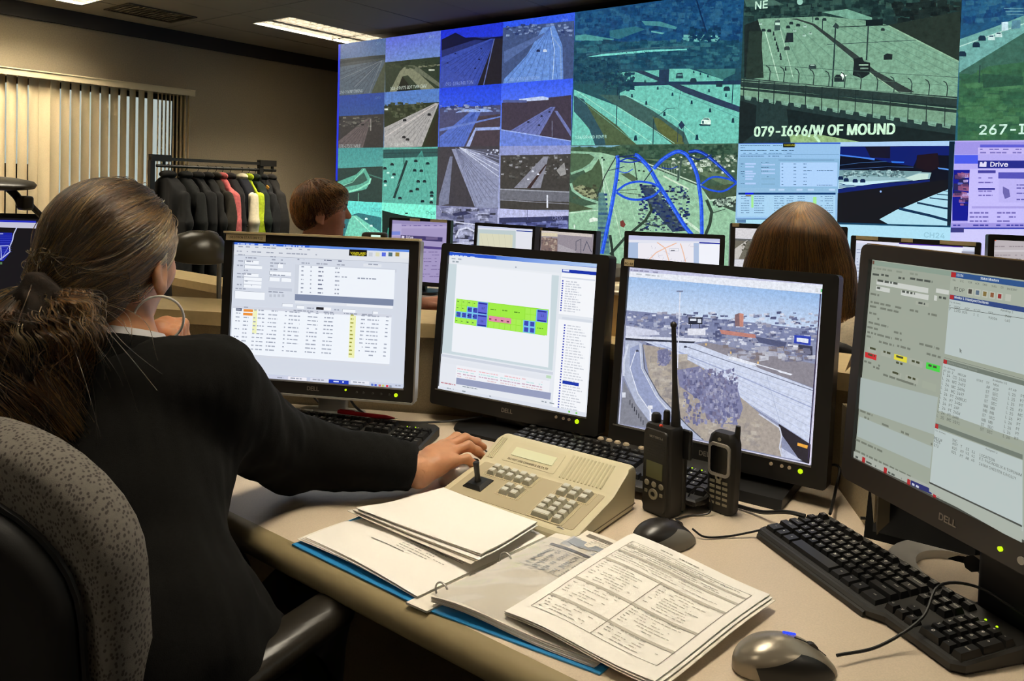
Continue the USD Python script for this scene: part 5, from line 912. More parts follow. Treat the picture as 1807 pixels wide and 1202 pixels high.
knob(t, tl, .078, -H4 / 2 - .020, .003, ledp, 'indicator_lamp'); knob(t, tl, .106, -H4 / 2 - .021, .0046, silver, 'power_button'); part(t, 'top_edge', box(-W4 / 2 - .01, W4 / 2 + .01, -.004, .010, H4 / 2 + .0222, H4 / 2 + .0235), mat('worn_edge', (150, 126, 86), .5), m=tl, smooth=False)
# ---------------------------------------------------------------- things on the desk
keym = mat('key_cap', (24, 23, 22), 0.38)
legm = mat('key_legend', (214, 210, 200), 0.6)
bodyk = mat('keyboard_body', (34, 32, 28), 0.5)
redm = mat('red_pen', (206, 20, 36), 0.3)
whitem = mat('white_plastic', (222, 216, 206), 0.4)
def keycap(w, d, h, t=.0022):
    return hull([(sx * (w / 2 - e), sy * (d / 2 - e) + (.0006 if e else 0), z) for sx in (-1, 1) for sy in (-1, 1) for e, z in ((0, 0), (.0003, h * .2), (t, h))])
CAPS = ['ESC F1 F2 F3 F4 F5 F6 F7 F8 F9 F10 F11 F12'.split(), list('~1234567890-=') + ['Backspace'], ['Tab'] + list('QWERTYUIOP[]\\'), ['Caps'] + list('ASDFGHJKL;') + ["'", 'Enter'], ['Shift'] + list('ZXCVBNM,./') + ['Shift'], ['Ctrl', '*', 'Alt', ' ', 'Alt', '*', '=', 'Ctrl']]
WID = [None, [1] * 13 + [2], [1.5] + [1] * 12 + [1.5], [1.75] + [1] * 11 + [2.25], [2.25] + [1] * 10 + [2.75], [1.4, 1.1, 1.3, 5.6, 1.3, 1.2, 1.2, 1.9]]
def keyboard(label, m, pu, pv, y0, y1, lift=.012, tall=.0085, legend=True, xr=22.6, jog=True, zrow=None, spacecurve=True, skip=lambda x, y: False):
    """Local origin at the escape key; x along the rows, y away from the typist. pu, pv = key pitches."""
    t = thing('keyboard', label, 'keyboard', m)
    zb = lambda y: .012 + (y - y0) / (y1 - y0) * lift
    x0, x1, xm = -.95 * pu, xr * pu, 15.2 * pu
    out = [(x0 + .008, y0), (xm - .012, y0), (xm + .008, y0 + (.012 if jog else 0)), (x1 - .01, y0 + (.012 if jog else 0)), (x1, y0 + .024), (x1, y1 - .012), (x1 - .012, y1), (xm + .02, y1), (xm, y1 - .003), (x0 + .012, y1 - .003), (x0, y1 - .014), (x0, y0 + .01)]
    cxy = np.mean(out, 0); ins = [tuple(cxy + (np.array(q) - cxy) * (.985, .95)) for q in out]
    part(t, 'body', loft([[(x, y, 0.0) for x, y in ins], [(x, y, .004) for x, y in out], [(x, y, zb(y) - .002) for x, y in out], [(x, y, zb(y) + .001) for x, y in ins]]), bodyk, smooth=30)
    part(t, 'front_lip', hull([(x, y, z) for x in (x0 + .01, xm - .014) for y, z in ((y0 - .004, .001), (y0 - .003, .007), (y0 + .008, zb(y0) + .002), (y0 + .008, 0))]), bodyk)
    def key(x, y, w, d, s='', h=tall):
        if skip(x, y): return
        k = part(t, 'key', at(keycap(w * pu - .0016, d - .0016, h), (x, y, zb(y) + .0005), rx=math.atan(lift / (y1 - y0))), keym, smooth=False)
        if legend and s.strip():
            hh = .0042 if len(s) == 1 else .0022
            g = text3d(s, hh, .0002, len(s) == 1)
            if g.extents[0] > w * pu * .6: g.apply_scale([w * pu * .6 / g.extents[0], 1, 1])
            g.apply_transform(M44((x - (.0018 if len(s) == 1 else 0), y + .0016, zb(y) + .0005 + h + .0001), rx=math.atan(lift / (y1 - y0)))); part(k, 'legend', g, legm, smooth=False)
    fx = [0, 1.7, 2.75, 3.8, 4.85, 6.2, 7.25, 8.3, 9.35, 10.75, 11.8, 12.85, 13.95]
    for s, x in zip(CAPS[0], fx): key(x * pu, 0, .98, pv * .88, s, tall * .9)
    for r in range(1, 6):
        x = -.5; y = -.005 - r * pv
        for s, w in zip(CAPS[r], WID[r]):
            big = spacecurve and r == 5
            key((x + w / 2) * pu, y - (.004 if big else 0), w, pv + (.007 if big else 0), s, tall * (.72 if big else 1)); x += w
    nx = 15.4
    for i in range(3):
        for r in (1, 2): key((nx + i) * pu, -.005 - r * pv, 1, pv, (('Ins', 'Home', 'PgUp'), ('Del', 'End', 'PgDn'))[r - 1][i])
        key((nx + i) * pu, 0, .98, pv * .88, ('PrtSc', 'Scroll', 'Pause')[i], tall * .9)
        key((nx + i) * pu, -.005 - 5 * pv, 1, pv, ('<', 'v', '>')[i])
    key((nx + 1) * pu, -.005 - 4 * pv, 1, pv, '^')
    nx = 18.9
    for r, row in enumerate((('Num', '/', '*', '-'), '789', '456', '123')):
        for i, s in enumerate(row): key((nx + i) * pu, -.005 - (r + 1) * pv, 1, pv, s)
    key((nx + 3) * pu, -.005 - 2.5 * pv, 1, 2 * pv, '+'); key((nx + 3) * pu, -.005 - 4.5 * pv, 1, 2 * pv, 'Enter'); key((nx + .5) * pu, -.005 - 5 * pv, 2, pv, '0'); key((nx + 2) * pu, -.005 - 5 * pv, 1, pv, '.')
    for i in range(2): part(t, 'indicator_lamp', at(lathe([(0, 0), (.0016, 0), (.0012, .001), (0, .0014)], 10), ((nx + .2 + i * 1.0) * pu, -.002, zb(0) + .001)), ledg)
    return t, zb
# right keyboard
K3 = M44((-.34, 1.29, ZD), math.atan2(-.126, .175))
keyboard('large black keyboard in the right corner with white legends', K3, .0158, .0165, -.116, .020)
# keyboard under the woman's sleeve
K1 = M44((-1.497, 1.035, ZD), .40)
t, zb = keyboard('black keyboard under the sleeve with a red pen along its top', K1, .0188, .018, -.125, .030, legend=True, jog=False)
for i in range(4): part(t, 'white_key', at(rbox(.022, .008, .005, .002), (.02 + i * .03, .022, zb(.022))), whitem)
# keyboard behind the camera controller, standing on the monitors' feet
K2 = M44((-.938, 1.315, ZD + .012), .05)
t, zb = keyboard('black keyboard half hidden behind the beige camera controller', K2, .0185, .018, -.125, .055, jog=False, legend=True)
for g0, n in ((.02, 3), (.10, 4), (.19, 4)):
    for i in range(n): part(t, 'media_button', at(lathe([(0, .004), (.005, .0035), (.0068, .001), (.007, -.002), (0, -.002)], 14), (g0 + .045 + i * .019, .032, zb(.03) + .001)), btnm)

def cable(name, label, pts, r, m_=None, sides=6): return solo(name, tube(pts, r, sides), m_ or plastic2, label, 'cable')
pn = thing('pen', 'red pen lying along the top of the keyboard', 'pen', basis((-1.322, 1.115, ZD + .036), *(lambda x: (x, np.cross([0, 0, 1], x), np.array([0, 0, 1.])))(np.array([.93, .37, 0]) / np.linalg.norm([.93, .37]))))
R90 = M44((0, 0, 0), ry=math.pi / 2)
def xl(prof, n=14): q = lathe(prof, n); q.apply_transform(R90); return q
part(pn, 'barrel', xl([(0, 0), (.0042, 0), (.0046, .004), (.0046, .115), (.004, .122), (.0012, .136), (0, .136)]), redm)
part(pn, 'tip', xl([(0, .1358), (.0012, .1358), (.0004, .143), (0, .143)]), whitem)
part(pn, 'clip', box(.004, .04, -.0012, .0012, .0046, .0062), redm)

# mice
def mouse_shape(L, W, H, nose=.35):
    def f(p):
        x, y, z = p.T; u = np.clip(x / L, -.5, .5)
        hh = H * np.clip(1 - ((u + .12) / .62) ** 2, 0.06, 1); ww = W / 2 * (1 - .18 * np.cos(np.pi * 2 * u) * 0 - nose * np.maximum(u, 0) ** 2)
        d = sd_ell(p, (0, 0, 0), (L / 2, 1, 1))
        e = np.sqrt((x / (L / 2)) ** 4 + (y / ww) ** 4) ** .5
        body = (np.sqrt((x / (L / 2)) ** 2 * .9 + (y / ww) ** 2 + 1e-9) - 1) * W / 2
        top = z - hh * np.sqrt(np.clip(1 - (y / ww) ** 2 * .72, .05, 1))
        return smax(smax(body, top, .012), -z, .004)
    return relax(skin(f, (-L / 2 - .006, -W / 2 - .006, -.004), (L / 2 + .006, W / 2 + .006, H + .006), .0022), 6)
def side_cut(m, W, keep, cut):
    c = trimesh.intersections.slice_mesh_plane
    return c(m, keep, cut)
def mouse(label, o, head, L, W, H, top, side, wheel_glow=None, cable_pts=None):
    x = np.array([math.cos(head), math.sin(head), 0])
    t = thing('computer_mouse', label, 'computer mouse', M44(o, head))
    b = mouse_shape(L, W, H)
    part(t, 'body', b, top, smooth=50)
    for s in (-1, 1):                                            # a side grip each side, standing just proud of the body
        q = mouse_shape(L * 1.012, W * 1.03, H * .985)
        q = q.slice_plane([0, s * W * .33, 0], [0, s, 0]).slice_plane([0, 0, H * .74], [.25, 0, -1]); q = q.slice_plane([-L * .34, 0, 0], [1, 0, .35])
        part(t, 'side_grip', q, side, smooth=50)
    top = lambda u: H * max(1 - ((u + .12) / .62) ** 2, .06)
    part(t, 'scroll_wheel', at(trimesh.creation.cylinder(.009, .006, sections=20), (L * .22, 0, top(.22) - .0065), rx=math.pi / 2), plastic2)
    part(t, 'button_gap', tube([(L * u, 0, top(u) + .0002) for u in (.06, .14, .22, .30, .38)], .0007, 6), plastic2)
    if wheel_glow: part(t, 'indicator_lamp', at(rbox(.016, .003, .002, .0008), (L * .04, .008, top(.04) - .0008), ry=.2), emit('blue_glow', (40, 60, 255), 2.0))
    return t
mouse('matte black mouse with a grey side standing alone in front of the two-way radio', (-.516, 1.083, ZD), math.atan2(.115, .045), .115, .066, .040, mat('mouse_black', (40, 36, 32), .33), greyp)
mouse('silver mouse with a blue light in front of the large keyboard', (-.266, .887, ZD), math.atan2(.085, .088), .122, .066, .040, mat('mouse_silver', (150, 140, 124), .28, .45), plastic2, True)
mouse('silver mouse with black sides under the hand of the woman in the dark jacket', (-.922, 1.082, ZD), math.atan2(.12, .005), .118, .062, .038, mat('mouse_pale', (206, 202, 192), .3, .1), plastic2)
cable('mouse_cable', 'thin black cord from the black mouse to the large keyboard', [(-.495, 1.135, .752), (-.475, 1.138, .744), (-.45, 1.165, .743), (-.425, 1.19, .748), (-.41, 1.205, .752)], .0016)
cable('mouse_cable', 'black cord arching from the silver mouse over the large keyboard', [(-.224, .932, .752), (-.19, .985, .752), (-.155, 1.04, .775), (-.145, 1.085, .800), (-.11, 1.115, .800), (-.065, 1.105, .79), (-.03, 1.08, .785), (.03, 1.05, .765)], .0018)
cable('mouse_cable', 'black cord running from the pale mouse under the monitors', [(-.921, 1.142, .75), (-.915, 1.17, .752), (-.96, 1.20, .746), (-1.06, 1.25, .744), (-1.13, 1.31, .744)], .0017)
cable('power_cable', 'black cable on the desk between the call log monitor and the box diagram monitor', [(-1.39, 1.19, .80), (-1.36, 1.20, .76), (-1.30, 1.21, .744), (-1.22, 1.245, .744), (-1.15, 1.30, .75), (-1.09, 1.335, .765)], .0028)
cable('power_cable', 'black cable hanging below the call log monitor', [(-1.50, 1.13, .86), (-1.49, 1.15, .80), (-1.46, 1.175, .755), (-1.41, 1.17, .744), (-1.36, 1.15, .744)], .0026)
cable('keyboard_cable', 'black cable from the large keyboard up to the divider corner', [(-.335, 1.31, .765), (-.345, 1.36, .76), (-.358, 1.43, .765), (-.372, 1.495, .785), (-.42, 1.49, .772), (-.47, 1.47, .768), (-.54, 1.475, .79)], .0026)
cable('keyboard_cable', 'black cable on the desk running in front of the flat black base plate', [(-.52, 1.29, .745), (-.46, 1.285, .746), (-.43, 1.275, .752), (-.39, 1.262, .768), (-.36, 1.262, .77)], .0034)
cable('phone_cord', 'thin black cord looping between the radio and the rugged phone', [(-.545, 1.205, .742), (-.538, 1.225, .775), (-.52, 1.225, .785), (-.508, 1.232, .77), (-.505, 1.225, .746), (-.53, 1.20, .742), (-.54, 1.17, .743)], .0014)
cable('monitor_cable', 'black cable lying behind the large keyboard', [(-.08, 1.19, .742), (-.10, 1.185, .75), (-.075, 1.215, .752), (-.03, 1.20, .748), (.05, 1.13, .744)], .0022)
cable('monitor_cable', 'black cable crossing the silver ring under the large monitor', [(-.30, 1.36, .752), (-.24, 1.38, .758), (-.19, 1.375, .764), (-.16, 1.345, .768)], .0026)
bx = thing('speaker_box', 'black wedge-shaped box standing under the large monitor behind the keyboard', 'speaker', M44((-.205, 1.375, ZD), .05))
part(bx, 'cabinet', hull([(x, y, z) for x in (-.082, .082) for y, z in ((-.055, 0), (.045, 0), (-.01, .11), (.045, .11))]), glossb, smooth=False)
part(bx, 'grille', at(box(-.070, .070, -.0008, .002, .012, .105), (0, -.055, 0), rx=-.39), mat('speaker_cloth', (14, 14, 14), .6, bump=(1500, .0003)), smooth=False)

# camera controller
case = mat('controller_case', (206, 196, 162), .45, bump=(1400, .00005))
kpad = mat('keypad_panel', (176, 162, 130), .5)
kbtn = mat('keypad_key', (176, 172, 152), .4)
ktop = mat('keypad_key_top', (204, 202, 190), .4)
cw = .272
ct = thing('camera_controller', 'beige camera control keypad with a black joystick and a small display', 'control keypad', M44((-.744, .965, ZD), .035))
side = [(0, .003), (.003, 0), (.196, 0), (.205, .006), (.208, .060), (.203, .070), (.194, .075), (.178, .074), (.125, .046), (.118, .0435), (.010, .0215), (.003, .019), (0, .014)]
rings = []
for x, q in ((-cw / 2, .90), (-cw / 2 + .0025, .97), (-cw / 2 + .007, 1), (cw / 2 - .007, 1), (cw / 2 - .0025, .97), (cw / 2, .90)):
    c0 = np.array([.105, .03]); rings.append([(x, *(c0 + (np.array(s) - c0) * q)) for s in side])
part(ct, 'case', loft(rings), case, smooth=28)
part(ct, 'base_seam', [box(cw / 2 - .004, cw / 2 + .0006, .012, .200, .009, .0102), box(-cw / 2 + .006, cw / 2 - .006, .012, .200, -.001, .003)], mat('seam_grey', (110, 102, 80), .6), smooth=False)
sl = math.atan((.0435 - .0215) / .108); sl2 = math.atan((.074 - .046) / .053)
def on_deck(y): return .0215 + (y - .010) * math.tan(sl)
def on_rise(y): return .046 + (y - .125) * math.tan(sl2)
deck = lambda m_, x, y, dz=0: at(m_, (x, y, on_deck(y) + dz), rx=sl)
part(ct, 'panel', deck(rslab(.246, .105, .0008, .004, .0002), 0, .0655, 0), kpad)
def pad(x, y, nx, ny, dx, dy, w, d, wide=None):
    f = affinity.translate(sg.Polygon(rpoly(nx * dx + .008, ny * dy + .006, .003)), 0, 0); f = f.difference(f.buffer(-.0009)); fm = trimesh.creation.extrude_polygon(f, .0006, engine='earcut')
    part(ct, 'pad_outline', deck(fm, x, y, .0008), case)
    for i in range(nx):
        for j in range(ny):
            if wide and (i, j) in wide and wide[(i, j)] == 0: continue
            ww = w; xx = x + (i - (nx - 1) / 2) * dx
            if wide and (i, j) in wide: ww = wide[(i, j)]; xx += dx / 2
            b = part(ct, 'key', deck(keycap(ww, d, .0065, .0022), xx, y + (j - (ny - 1) / 2) * dy, .0008), kbtn, smooth=False)
            part(b, 'key_top', deck(rslab(ww - .0052, d - .0052, .0006, .001, .0002), xx, y + (j - (ny - 1) / 2) * dy + .0008, .0074), ktop)
pad(-.050, .098, 5, 2, .0188, .0145, .0155, .0135)
pad(.076, .098, 3, 2, .0205, .0145, .0165, .0135)
pad(-.022, .058, 2, 2, .0195, .0145, .0165, .0135)
pad(.070, .046, 3, 4, .0195, .0145, .0160, .0135, {(0, 0): .0335, (1, 0): 0})
part(ct, 'joystick_base', deck(hull([(x * .019 * e, y * .019 * e, z) for x in (-1, 1) for y in (-1, 1) for e, z in ((1, 0), (1, .002), (.7, .006))]), -.088, .052, .0008), plastic2, smooth=False)
part(ct, 'joystick', deck(lathe([(0, .004), (.0065, .004), (.0052, .012), (.0046, .02), (.0052, .036), (.0058, .04), (.004, .042), (0, .042)], 16), -.088, .052), plastic2)
rise = lambda m_, x, y, dz=0: at(m_, (x, y, on_rise(y) + dz), rx=sl2)
part(ct, 'display_recess', rise(rslab(.112, .048, .0008, .004, .0002), -.042, .152, 0), case)
part(ct, 'display', rise(rslab(.088, .020, .0016, .001, .0002), -.042, .153, .0006), mat('lcd_pale', (206, 206, 176), .2, emission_color=tuple(lin((190, 190, 150))), emission_strength=.25))
g = text3d('DO NOT USE CHANNELS 28,29,30', .0042, .0003, True); g.apply_scale([.9, 1, 1]); part(ct, 'note', rise(g, -.044, .1365, .0009), inkm, smooth=False, label='note lettering DO NOT USE CHANNELS')
for i in range(12): part(ct, 'grille_rib', rise(hull([(x * .0018, y * .027, z) for x in (-1, 1) for y in (-1, 1) for z in (-.001, .0008)] + [(0, -.026, .002), (0, .026, .002)]), .028 + i * .0072, .152), case, smooth=False)
for i in range(4): part(ct, 'edge_rib', rise(box(-.0012, .0012, -.026, .026, -.001, .0014), -.128 + i * .0035, .152), case, smooth=False)
g = text3d('KALATEL', .0045, .0003, True); part(ct, 'logo', deck(g, -.096, .019, .0002), mat('teal_print', (110, 190, 160), .5), smooth=False)

# two-way radio
rad = thing('two_way_radio', 'black handheld two-way radio standing with a long whip antenna', 'radio', M44((-.574, 1.187, ZD), -.22))
rmat = mat('radio_black', (36, 33, 29), .5, bump=(1200, .0001)); keyg = mat('rubber_key', (150, 144, 124), .5)
part(rad, 'body', loft([[(x * sx, y * sy, z) for x, y in rpoly(.058, .040, .008, 5)] for z, sx, sy in ((0, .92, .92), (.003, 1, 1), (.055, 1, 1), (.13, .99, .97), (.146, .96, .94), (.150, .88, .86))]), rmat)
part(rad, 'front_face', at(loft([[(x, y, 0) for x, y in rpoly(.050, .136, .008)], [(x * .96, y * .985, .003) for x, y in rpoly(.050, .136, .008)]]), (0, -.0195, .076), rx=math.pi / 2), rmat)
part(rad, 'battery', rbox(.056, .014, .13, .004).apply_translation((0, .024, .004)), plastic2)
part(rad, 'display', box(-.017, .017, -.0232, -.0222, .062, .090), mat('lcd_green', (110, 110, 74), .25), smooth=False)
for i in range(7): part(rad, 'speaker_slot', box(-.020, .020, -.0230, -.0222, .098 + i * .0042, .0995 + i * .0042), plastic2, smooth=False)
for i in range(3): part(rad, 'button', at(lathe([(0, .0025), (.004, .002), (.0055, 0)], 12), (-.015 + i * .015, -.0222, .052), rx=math.pi / 2), keyg)
part(rad, 'navigation_ring', at(trimesh.creation.annulus(.0045, .009, .003, sections=20), (0, -.0235, .036), rx=math.pi / 2), keyg)
for s in (-1, 1): part(rad, 'side_button', at(rbox(.006, .006, .002, .0008), (s * .016, -.0222, .038), rx=math.pi / 2), keyg)
part(rad, 'antenna', tube([(.017, .008, .148), (.0165, .008, .165), (.012, .008, .22), (.008, .008, .28), (.005, .008, .316)], [.0085, .0078, .0045, .0042, .0038], 12), rmat)
part(rad, 'antenna_tip', at(trimesh.creation.icosphere(2, .0056), (.005, .008, .318)), rmat)
part(rad, 'volume_knob', at(lathe([(0, 0), (.0075, 0), (.0085, .004), (.0085, .012), (.006, .016), (0, .017)], 16), (-.018, 0, .149)), rmat)
part(rad, 'channel_knob', at(lathe([(0, 0), (.006, 0), (.0058, .020), (.0045, .024), (0, .0245)], 16), (.001, .004, .149)), rmat)
part(rad, 'emergency_button', at(trimesh.creation.icosphere(1, .0036), (.004, -.014, .150)), mat('orange_red', (220, 70, 40), .4))
part(rad, 'belt_clip', rbox(.020, .008, .05, .003).apply_translation((.032, .02, .095)), plastic2)
g = text3d('MOTOROLA', .0036, .0003, True); g.apply_transform(M44((.002, -.0226, .132), rx=math.pi / 2)); part(rad, 'logo', g, mat('grey_print', (160, 156, 146), .5), smooth=False)

# rugged phone
ph = thing('rugged_phone', 'black rugged phone with a silver-rimmed screen standing beside the radio', 'phone', M44((-.497, 1.262, ZD), -.12))
part(ph, 'body', loft([[(x * sx, y * sy, z) for x, y in rpoly(.052, .034, .010, 6)] for z, sx, sy in ((0, .82, .86), (.004, .90, .96), (.03, .94, 1), (.08, 1, 1), (.118, .98, .96), (.130, .86, .86), (.136, .62, .66))]), rmat)
fo = sg.Polygon(rpoly(.040, .056, .009)); fm = trimesh.creation.extrude_polygon(fo.difference(sg.Polygon(rpoly(.032, .046, .006))), .004, engine='earcut')
part(ph, 'screen_frame', at(fm, (0, -.016, .092), rx=math.pi / 2), silver)
part(ph, 'screen', box(-.0155, .0155, -.0188, -.016, .0695, .1145), glossb, smooth=False)
for r in range(5):
    for c in range(3): part(ph, 'key', at(rbox(.0095, .0052, .002, .0008, 6), ((c - 1) * .0118, -.0165 + .0004 * r, .054 - r * .0092), rx=math.pi / 2), keyg)
part(ph, 'navigation_key', at(trimesh.creation.annulus(.0025, .006, .0025, sections=16), (0, -.018, .062), rx=math.pi / 2), keyg)
part(ph, 'antenna', tube([(.019, .004, .118), (.0205, .004, .142), (.021, .004, .150)], [.0055, .0045, .004], 10), rmat)
part(ph, 'earpiece', at(lathe([(0, .001), (.003, .001), (.003, 0)], 10), (-.002, -.016, .126), rx=math.pi / 2), keyg)

# black docking plate beside the phone
cup = thing('paper_cup', 'tan paper coffee cup with a pale lid on the divider ledge', 'cup', M44((-.868, 1.535, ZP)))
part(cup, 'cup', lathe([(0, 0), (.027, 0), (.040, .095), (.040, .098), (0, .098)], 28), mat('paper_tan', (196, 164, 112), .7))
part(cup, 'lid', lathe([(.041, .094), (.0425, .097), (.0425, .101), (.038, .104), (.036, .114), (.031, .116), (.030, .111), (0, .110)], 28), mat('lid_cream', (226, 214, 190), .4))
sign = thing('name_card', 'small white card with a blue line behind the curly ponytail', 'card', M44((-2.12, .90, ZP), .2)); part(sign, 'card', hull([(x, y, z) for x in (-.05, .05) for y, z in ((-.02, 0), (.02, 0), (0, .10))]), mat('card_white', (206, 204, 198), .6), smooth=False); part(sign, 'stripe', at(box(-.048, .048, -.0005, .0003, -.004, .004), (0, -.0102, .05), rx=-.2), mat('blue_print', (60, 90, 170), .5), smooth=False)
# ---------------------------------------------------------------- papers and the binder
paper = mat('paper_white', (243, 238, 230), .75)
paper2 = mat('paper_cream', (232, 224, 210), .75)
printm = print_mat('printed_ink')
def sheet(P00, P10, P11, P01, h=lambda u, v: 0 * u, t=.00035, n=14, z=0.0):
    """Thin sheet over four corners (xy); h(u, v) lifts it."""
    u, v = np.meshgrid(np.linspace(0, 1, n), np.linspace(0, 1, n), indexing='ij'); u, v = u.ravel(), v.ravel()
    P00, P10, P11, P01 = (np.array(q, float) for q in (P00, P10, P11, P01))
    xy = P00 * ((1 - u) * (1 - v))[:, None] + P10 * (u * (1 - v))[:, None] + P11 * (u * v)[:, None] + P01 * ((1 - u) * v)[:, None]
    zz = z + h(u, v); top = np.column_stack([xy, zz + t]); bot = np.column_stack([xy, zz]); N = n * n; f = []
    idx = np.arange(N).reshape(n, n)
    a, b, c, d = idx[:-1, :-1].ravel(), idx[1:, :-1].ravel(), idx[1:, 1:].ravel(), idx[:-1, 1:].ravel()
    s = np.sign(np.cross(P10 - P00, P01 - P00)); T = np.vstack([np.column_stack([a, b, c]), np.column_stack([a, c, d])])
    if s < 0: T = T[:, ::-1]
    f = [T, T[:, ::-1] + N]
    rim = np.concatenate([idx[:, 0], idx[-1, 1:], idx[-2::-1, -1], idx[0, -2:0:-1]]); nx_ = np.roll(rim, -1)
    w = np.vstack([np.column_stack([rim, rim + N, nx_ + N]), np.column_stack([rim, nx_ + N, nx_])])
    f.append(w if s > 0 else w[:, ::-1])
    return tm(np.vstack([top, bot]), np.vstack(f))
def page_pic(P00, P10, P11, P01, h, z):
    """Print on a page: pic coordinates are millimetres u 0..216, v 0..279 from the top left; the build warps it on to the sheet."""
    p = Pic(lambda q: np.atleast_2d(np.asarray(q, float)) / (216.0, 279.0), step=1.2e-5)
    P00, P10, P11, P01 = (np.array(q, float) for q in (P00, P10, P11, P01))
    def place(parent, name, label=None):
        v, f, c = np.concatenate(p.v), np.concatenate(p.f), np.concatenate(p.c); u, w = v[:, 0], v[:, 2]
        xy = P00 * ((1 - u) * (1 - w))[:, None] + P10 * (u * (1 - w))[:, None] + P11 * (u * w)[:, None] + P01 * ((1 - u) * w)[:, None]
        V = np.column_stack([xy, z + h(u, w) + .0006 - v[:, 1]]); a = V[f]; n = np.cross(a[:, 1] - a[:, 0], a[:, 2] - a[:, 0]); f[n[:, 2] < 0] = f[n[:, 2] < 0][:, ::-1]
        part(parent, name, (V, f), printm, tint=c, label=label)
    return p, place
def ruled(p, x0, y, x1, w, col, n=18):
    """A line across the page cut into short pieces so that it follows the curl."""
    p.k += 1
    for i in range(n): a, b = x0 + (x1 - x0) * i / n, x0 + (x1 - x0) * (i + 1) / n; p.rect(a, y, b, y + w, col, layer=False)
def lines(p, x0, x1, y0, y1, dy, col, seed, h=1.5, gap=.3):
    r = random.Random(seed); p.k += 1; y = y0
    while y < y1:
        x = x0; e = x0 + (x1 - x0) * r.uniform(.55, 1)
        while x < e:
            w = r.uniform(2, 9)
            if r.random() > gap * .5: p.rect(x, y, min(x + w, e), y + h, col, layer=False)
            x += w + 1.4
        y += dy
INK = (176, 170, 160)

# binder: blue cover, rings, plastic-sleeved pages to either side
bd = thing('binder', 'open ring binder with a blue cover and clear sleeved pages at the desk edge', 'binder')
blue = mat('binder_blue', (50, 140, 200), .3)
LB, MB, RB = (-.935, .712), (-.672, .712), (-.428, .738)
LT, MT, RT_ = (-.915, .985), (-.640, 1.005), (-.428, 1.02)
part(bd, 'cover', [sheet((-.936, .707), (-.675, .708), (-.642, 1.008), (-.90, 1.00), z=ZD + .0005, t=.0018), sheet((-.662, .708), (-.424, .738), (-.415, 1.03), (-.64, 1.008), z=ZD + .0005, t=.0018)], blue, smooth=False)
part(bd, 'spine', sheet((-.690, .700), (-.655, .702), (-.628, 1.012), (-.658, 1.012), z=ZD + .002, t=.003), paper2, smooth=False)
hl = lambda u, v: .006 * np.sin(np.pi * np.clip(u * .9 + .1, 0, 1)) + .003 * np.sin(v * 9 + u * 3) * (1 - u) * .4
hr = lambda u, v: .010 * (1 - u) * np.exp(-((u - .25) / .35) ** 2) + .0025 * np.sin(v * 7 + u * 5) * u * .5
for k in range(4): part(bd, 'left_sheet', sheet((-.925 + .003 * k, .985 - .004 * k), (-.652 - .001 * k, 1.004), (-.684, .716 - .002 * (k % 2)), (-.936 + .004 * k, .716 + .002 * k), hl, z=ZD + .004 + .0014 * k), paper if k % 2 else paper2)
for k in range(5): part(bd, 'right_sheet', sheet((-.640, 1.004), (-.425 - .002 * k, 1.025 - .002 * k), (-.434 + .002 * (k % 2), .742 + .001 * k), (-.660, .714), hr, z=ZD + .004 + .0017 * k), paper if k % 2 else paper2)
for k, yy_ in enumerate((.74, .86, .98)):
    part(bd, 'ring', at(trimesh.creation.torus(.011, .0013, 20, 8), (-.668 + (yy_ - .71) * .10, yy_, ZD + .012), rx=math.pi / 2), silver)
p, place = page_pic((-.916, .973), (-.655, 1.004), (-.687, .716), (-.924, .722), hl, ZD + .0085)
p.poly([(2, 2), (60, 2), (60, 30), (40, 40), (2, 120)], (236, 232, 226)); p.poly([(0, 110), (14, 60), (20, 10), (34, 4), (26, 80), (12, 150), (4, 190), (0, 190)], (62, 148, 206)); lines(p, 60, 130, 60, 120, 7, (150, 150, 150), 3, 1.6); ruled(p, 60, 56, 150, .8, INK); lines(p, 110, 200, 130, 210, 6, (166, 162, 156), 4); ruled(p, 100, 150, 205, 1.6, (150, 146, 140)); ruled(p, 100, 182, 200, 1.2, (150, 146, 140)); ruled(p, 70, 215, 130, 1.6, (110, 106, 100))
for i in range(7): p.rect(192 - (i % 2) * 4, 70 + i * 14, 200, 75 + i * 14, (120, 120, 124)); 
p.poly([(170, 20), (206, 14), (208, 40), (176, 46)], (186, 186, 190)); lines(p, 30, 120, 140, 180, 6, INK, 6); place(bd, 'left_print')
p, place = page_pic((-.640, 1.004), (-.433, 1.017), (-.442, .746), (-.660, .714), hr, ZD + .0115)
p.rect(44, 10, 150, 20, (120, 112, 100)); p.poly([(30, 30), (150, 30), (150, 62), (30, 62)], (190, 190, 192)); p.poly([(34, 34), (100, 34), (92, 46), (60, 58), (34, 52)], (150, 156, 166)); ruled(p, 20, 68, 120, 6, (112, 110, 112)); lines(p, 60, 170, 12, 60, 6, INK, 7)
for i in range(7): lines(p, 28 + i * 14, 38 + i * 14, 84, 140, 5, (186, 184, 178), 10 + i, 3)
ruled(p, 24, 80, 140, 1, INK); ruled(p, 24, 144, 140, 1, INK); place(bd, 'right_print')
part(bd, 'clear_sleeve', sheet((-.640, .95), (-.436, .955), (-.438, .744), (-.660, .714), lambda u, v: hr(u, v * .8 + .2) + .0025 + .0012 * np.sin(u * 22 + v * 9) * np.sin(v * 15), z=ZD + .0112, t=.0002, n=26), usdkit.material(stage, '/World/Looks/clear_sleeve', {'t': ('transparent_bsdf', {'color': (.97, .97, .97)}), 'g': ('glossy_bsdf', {'roughness': 0.12}), 'm': ('mix_closure', {'fac': .07})}, [('t.BSDF', 'm.closure1'), ('g.BSDF', 'm.closure2')], surface='m.closure'))

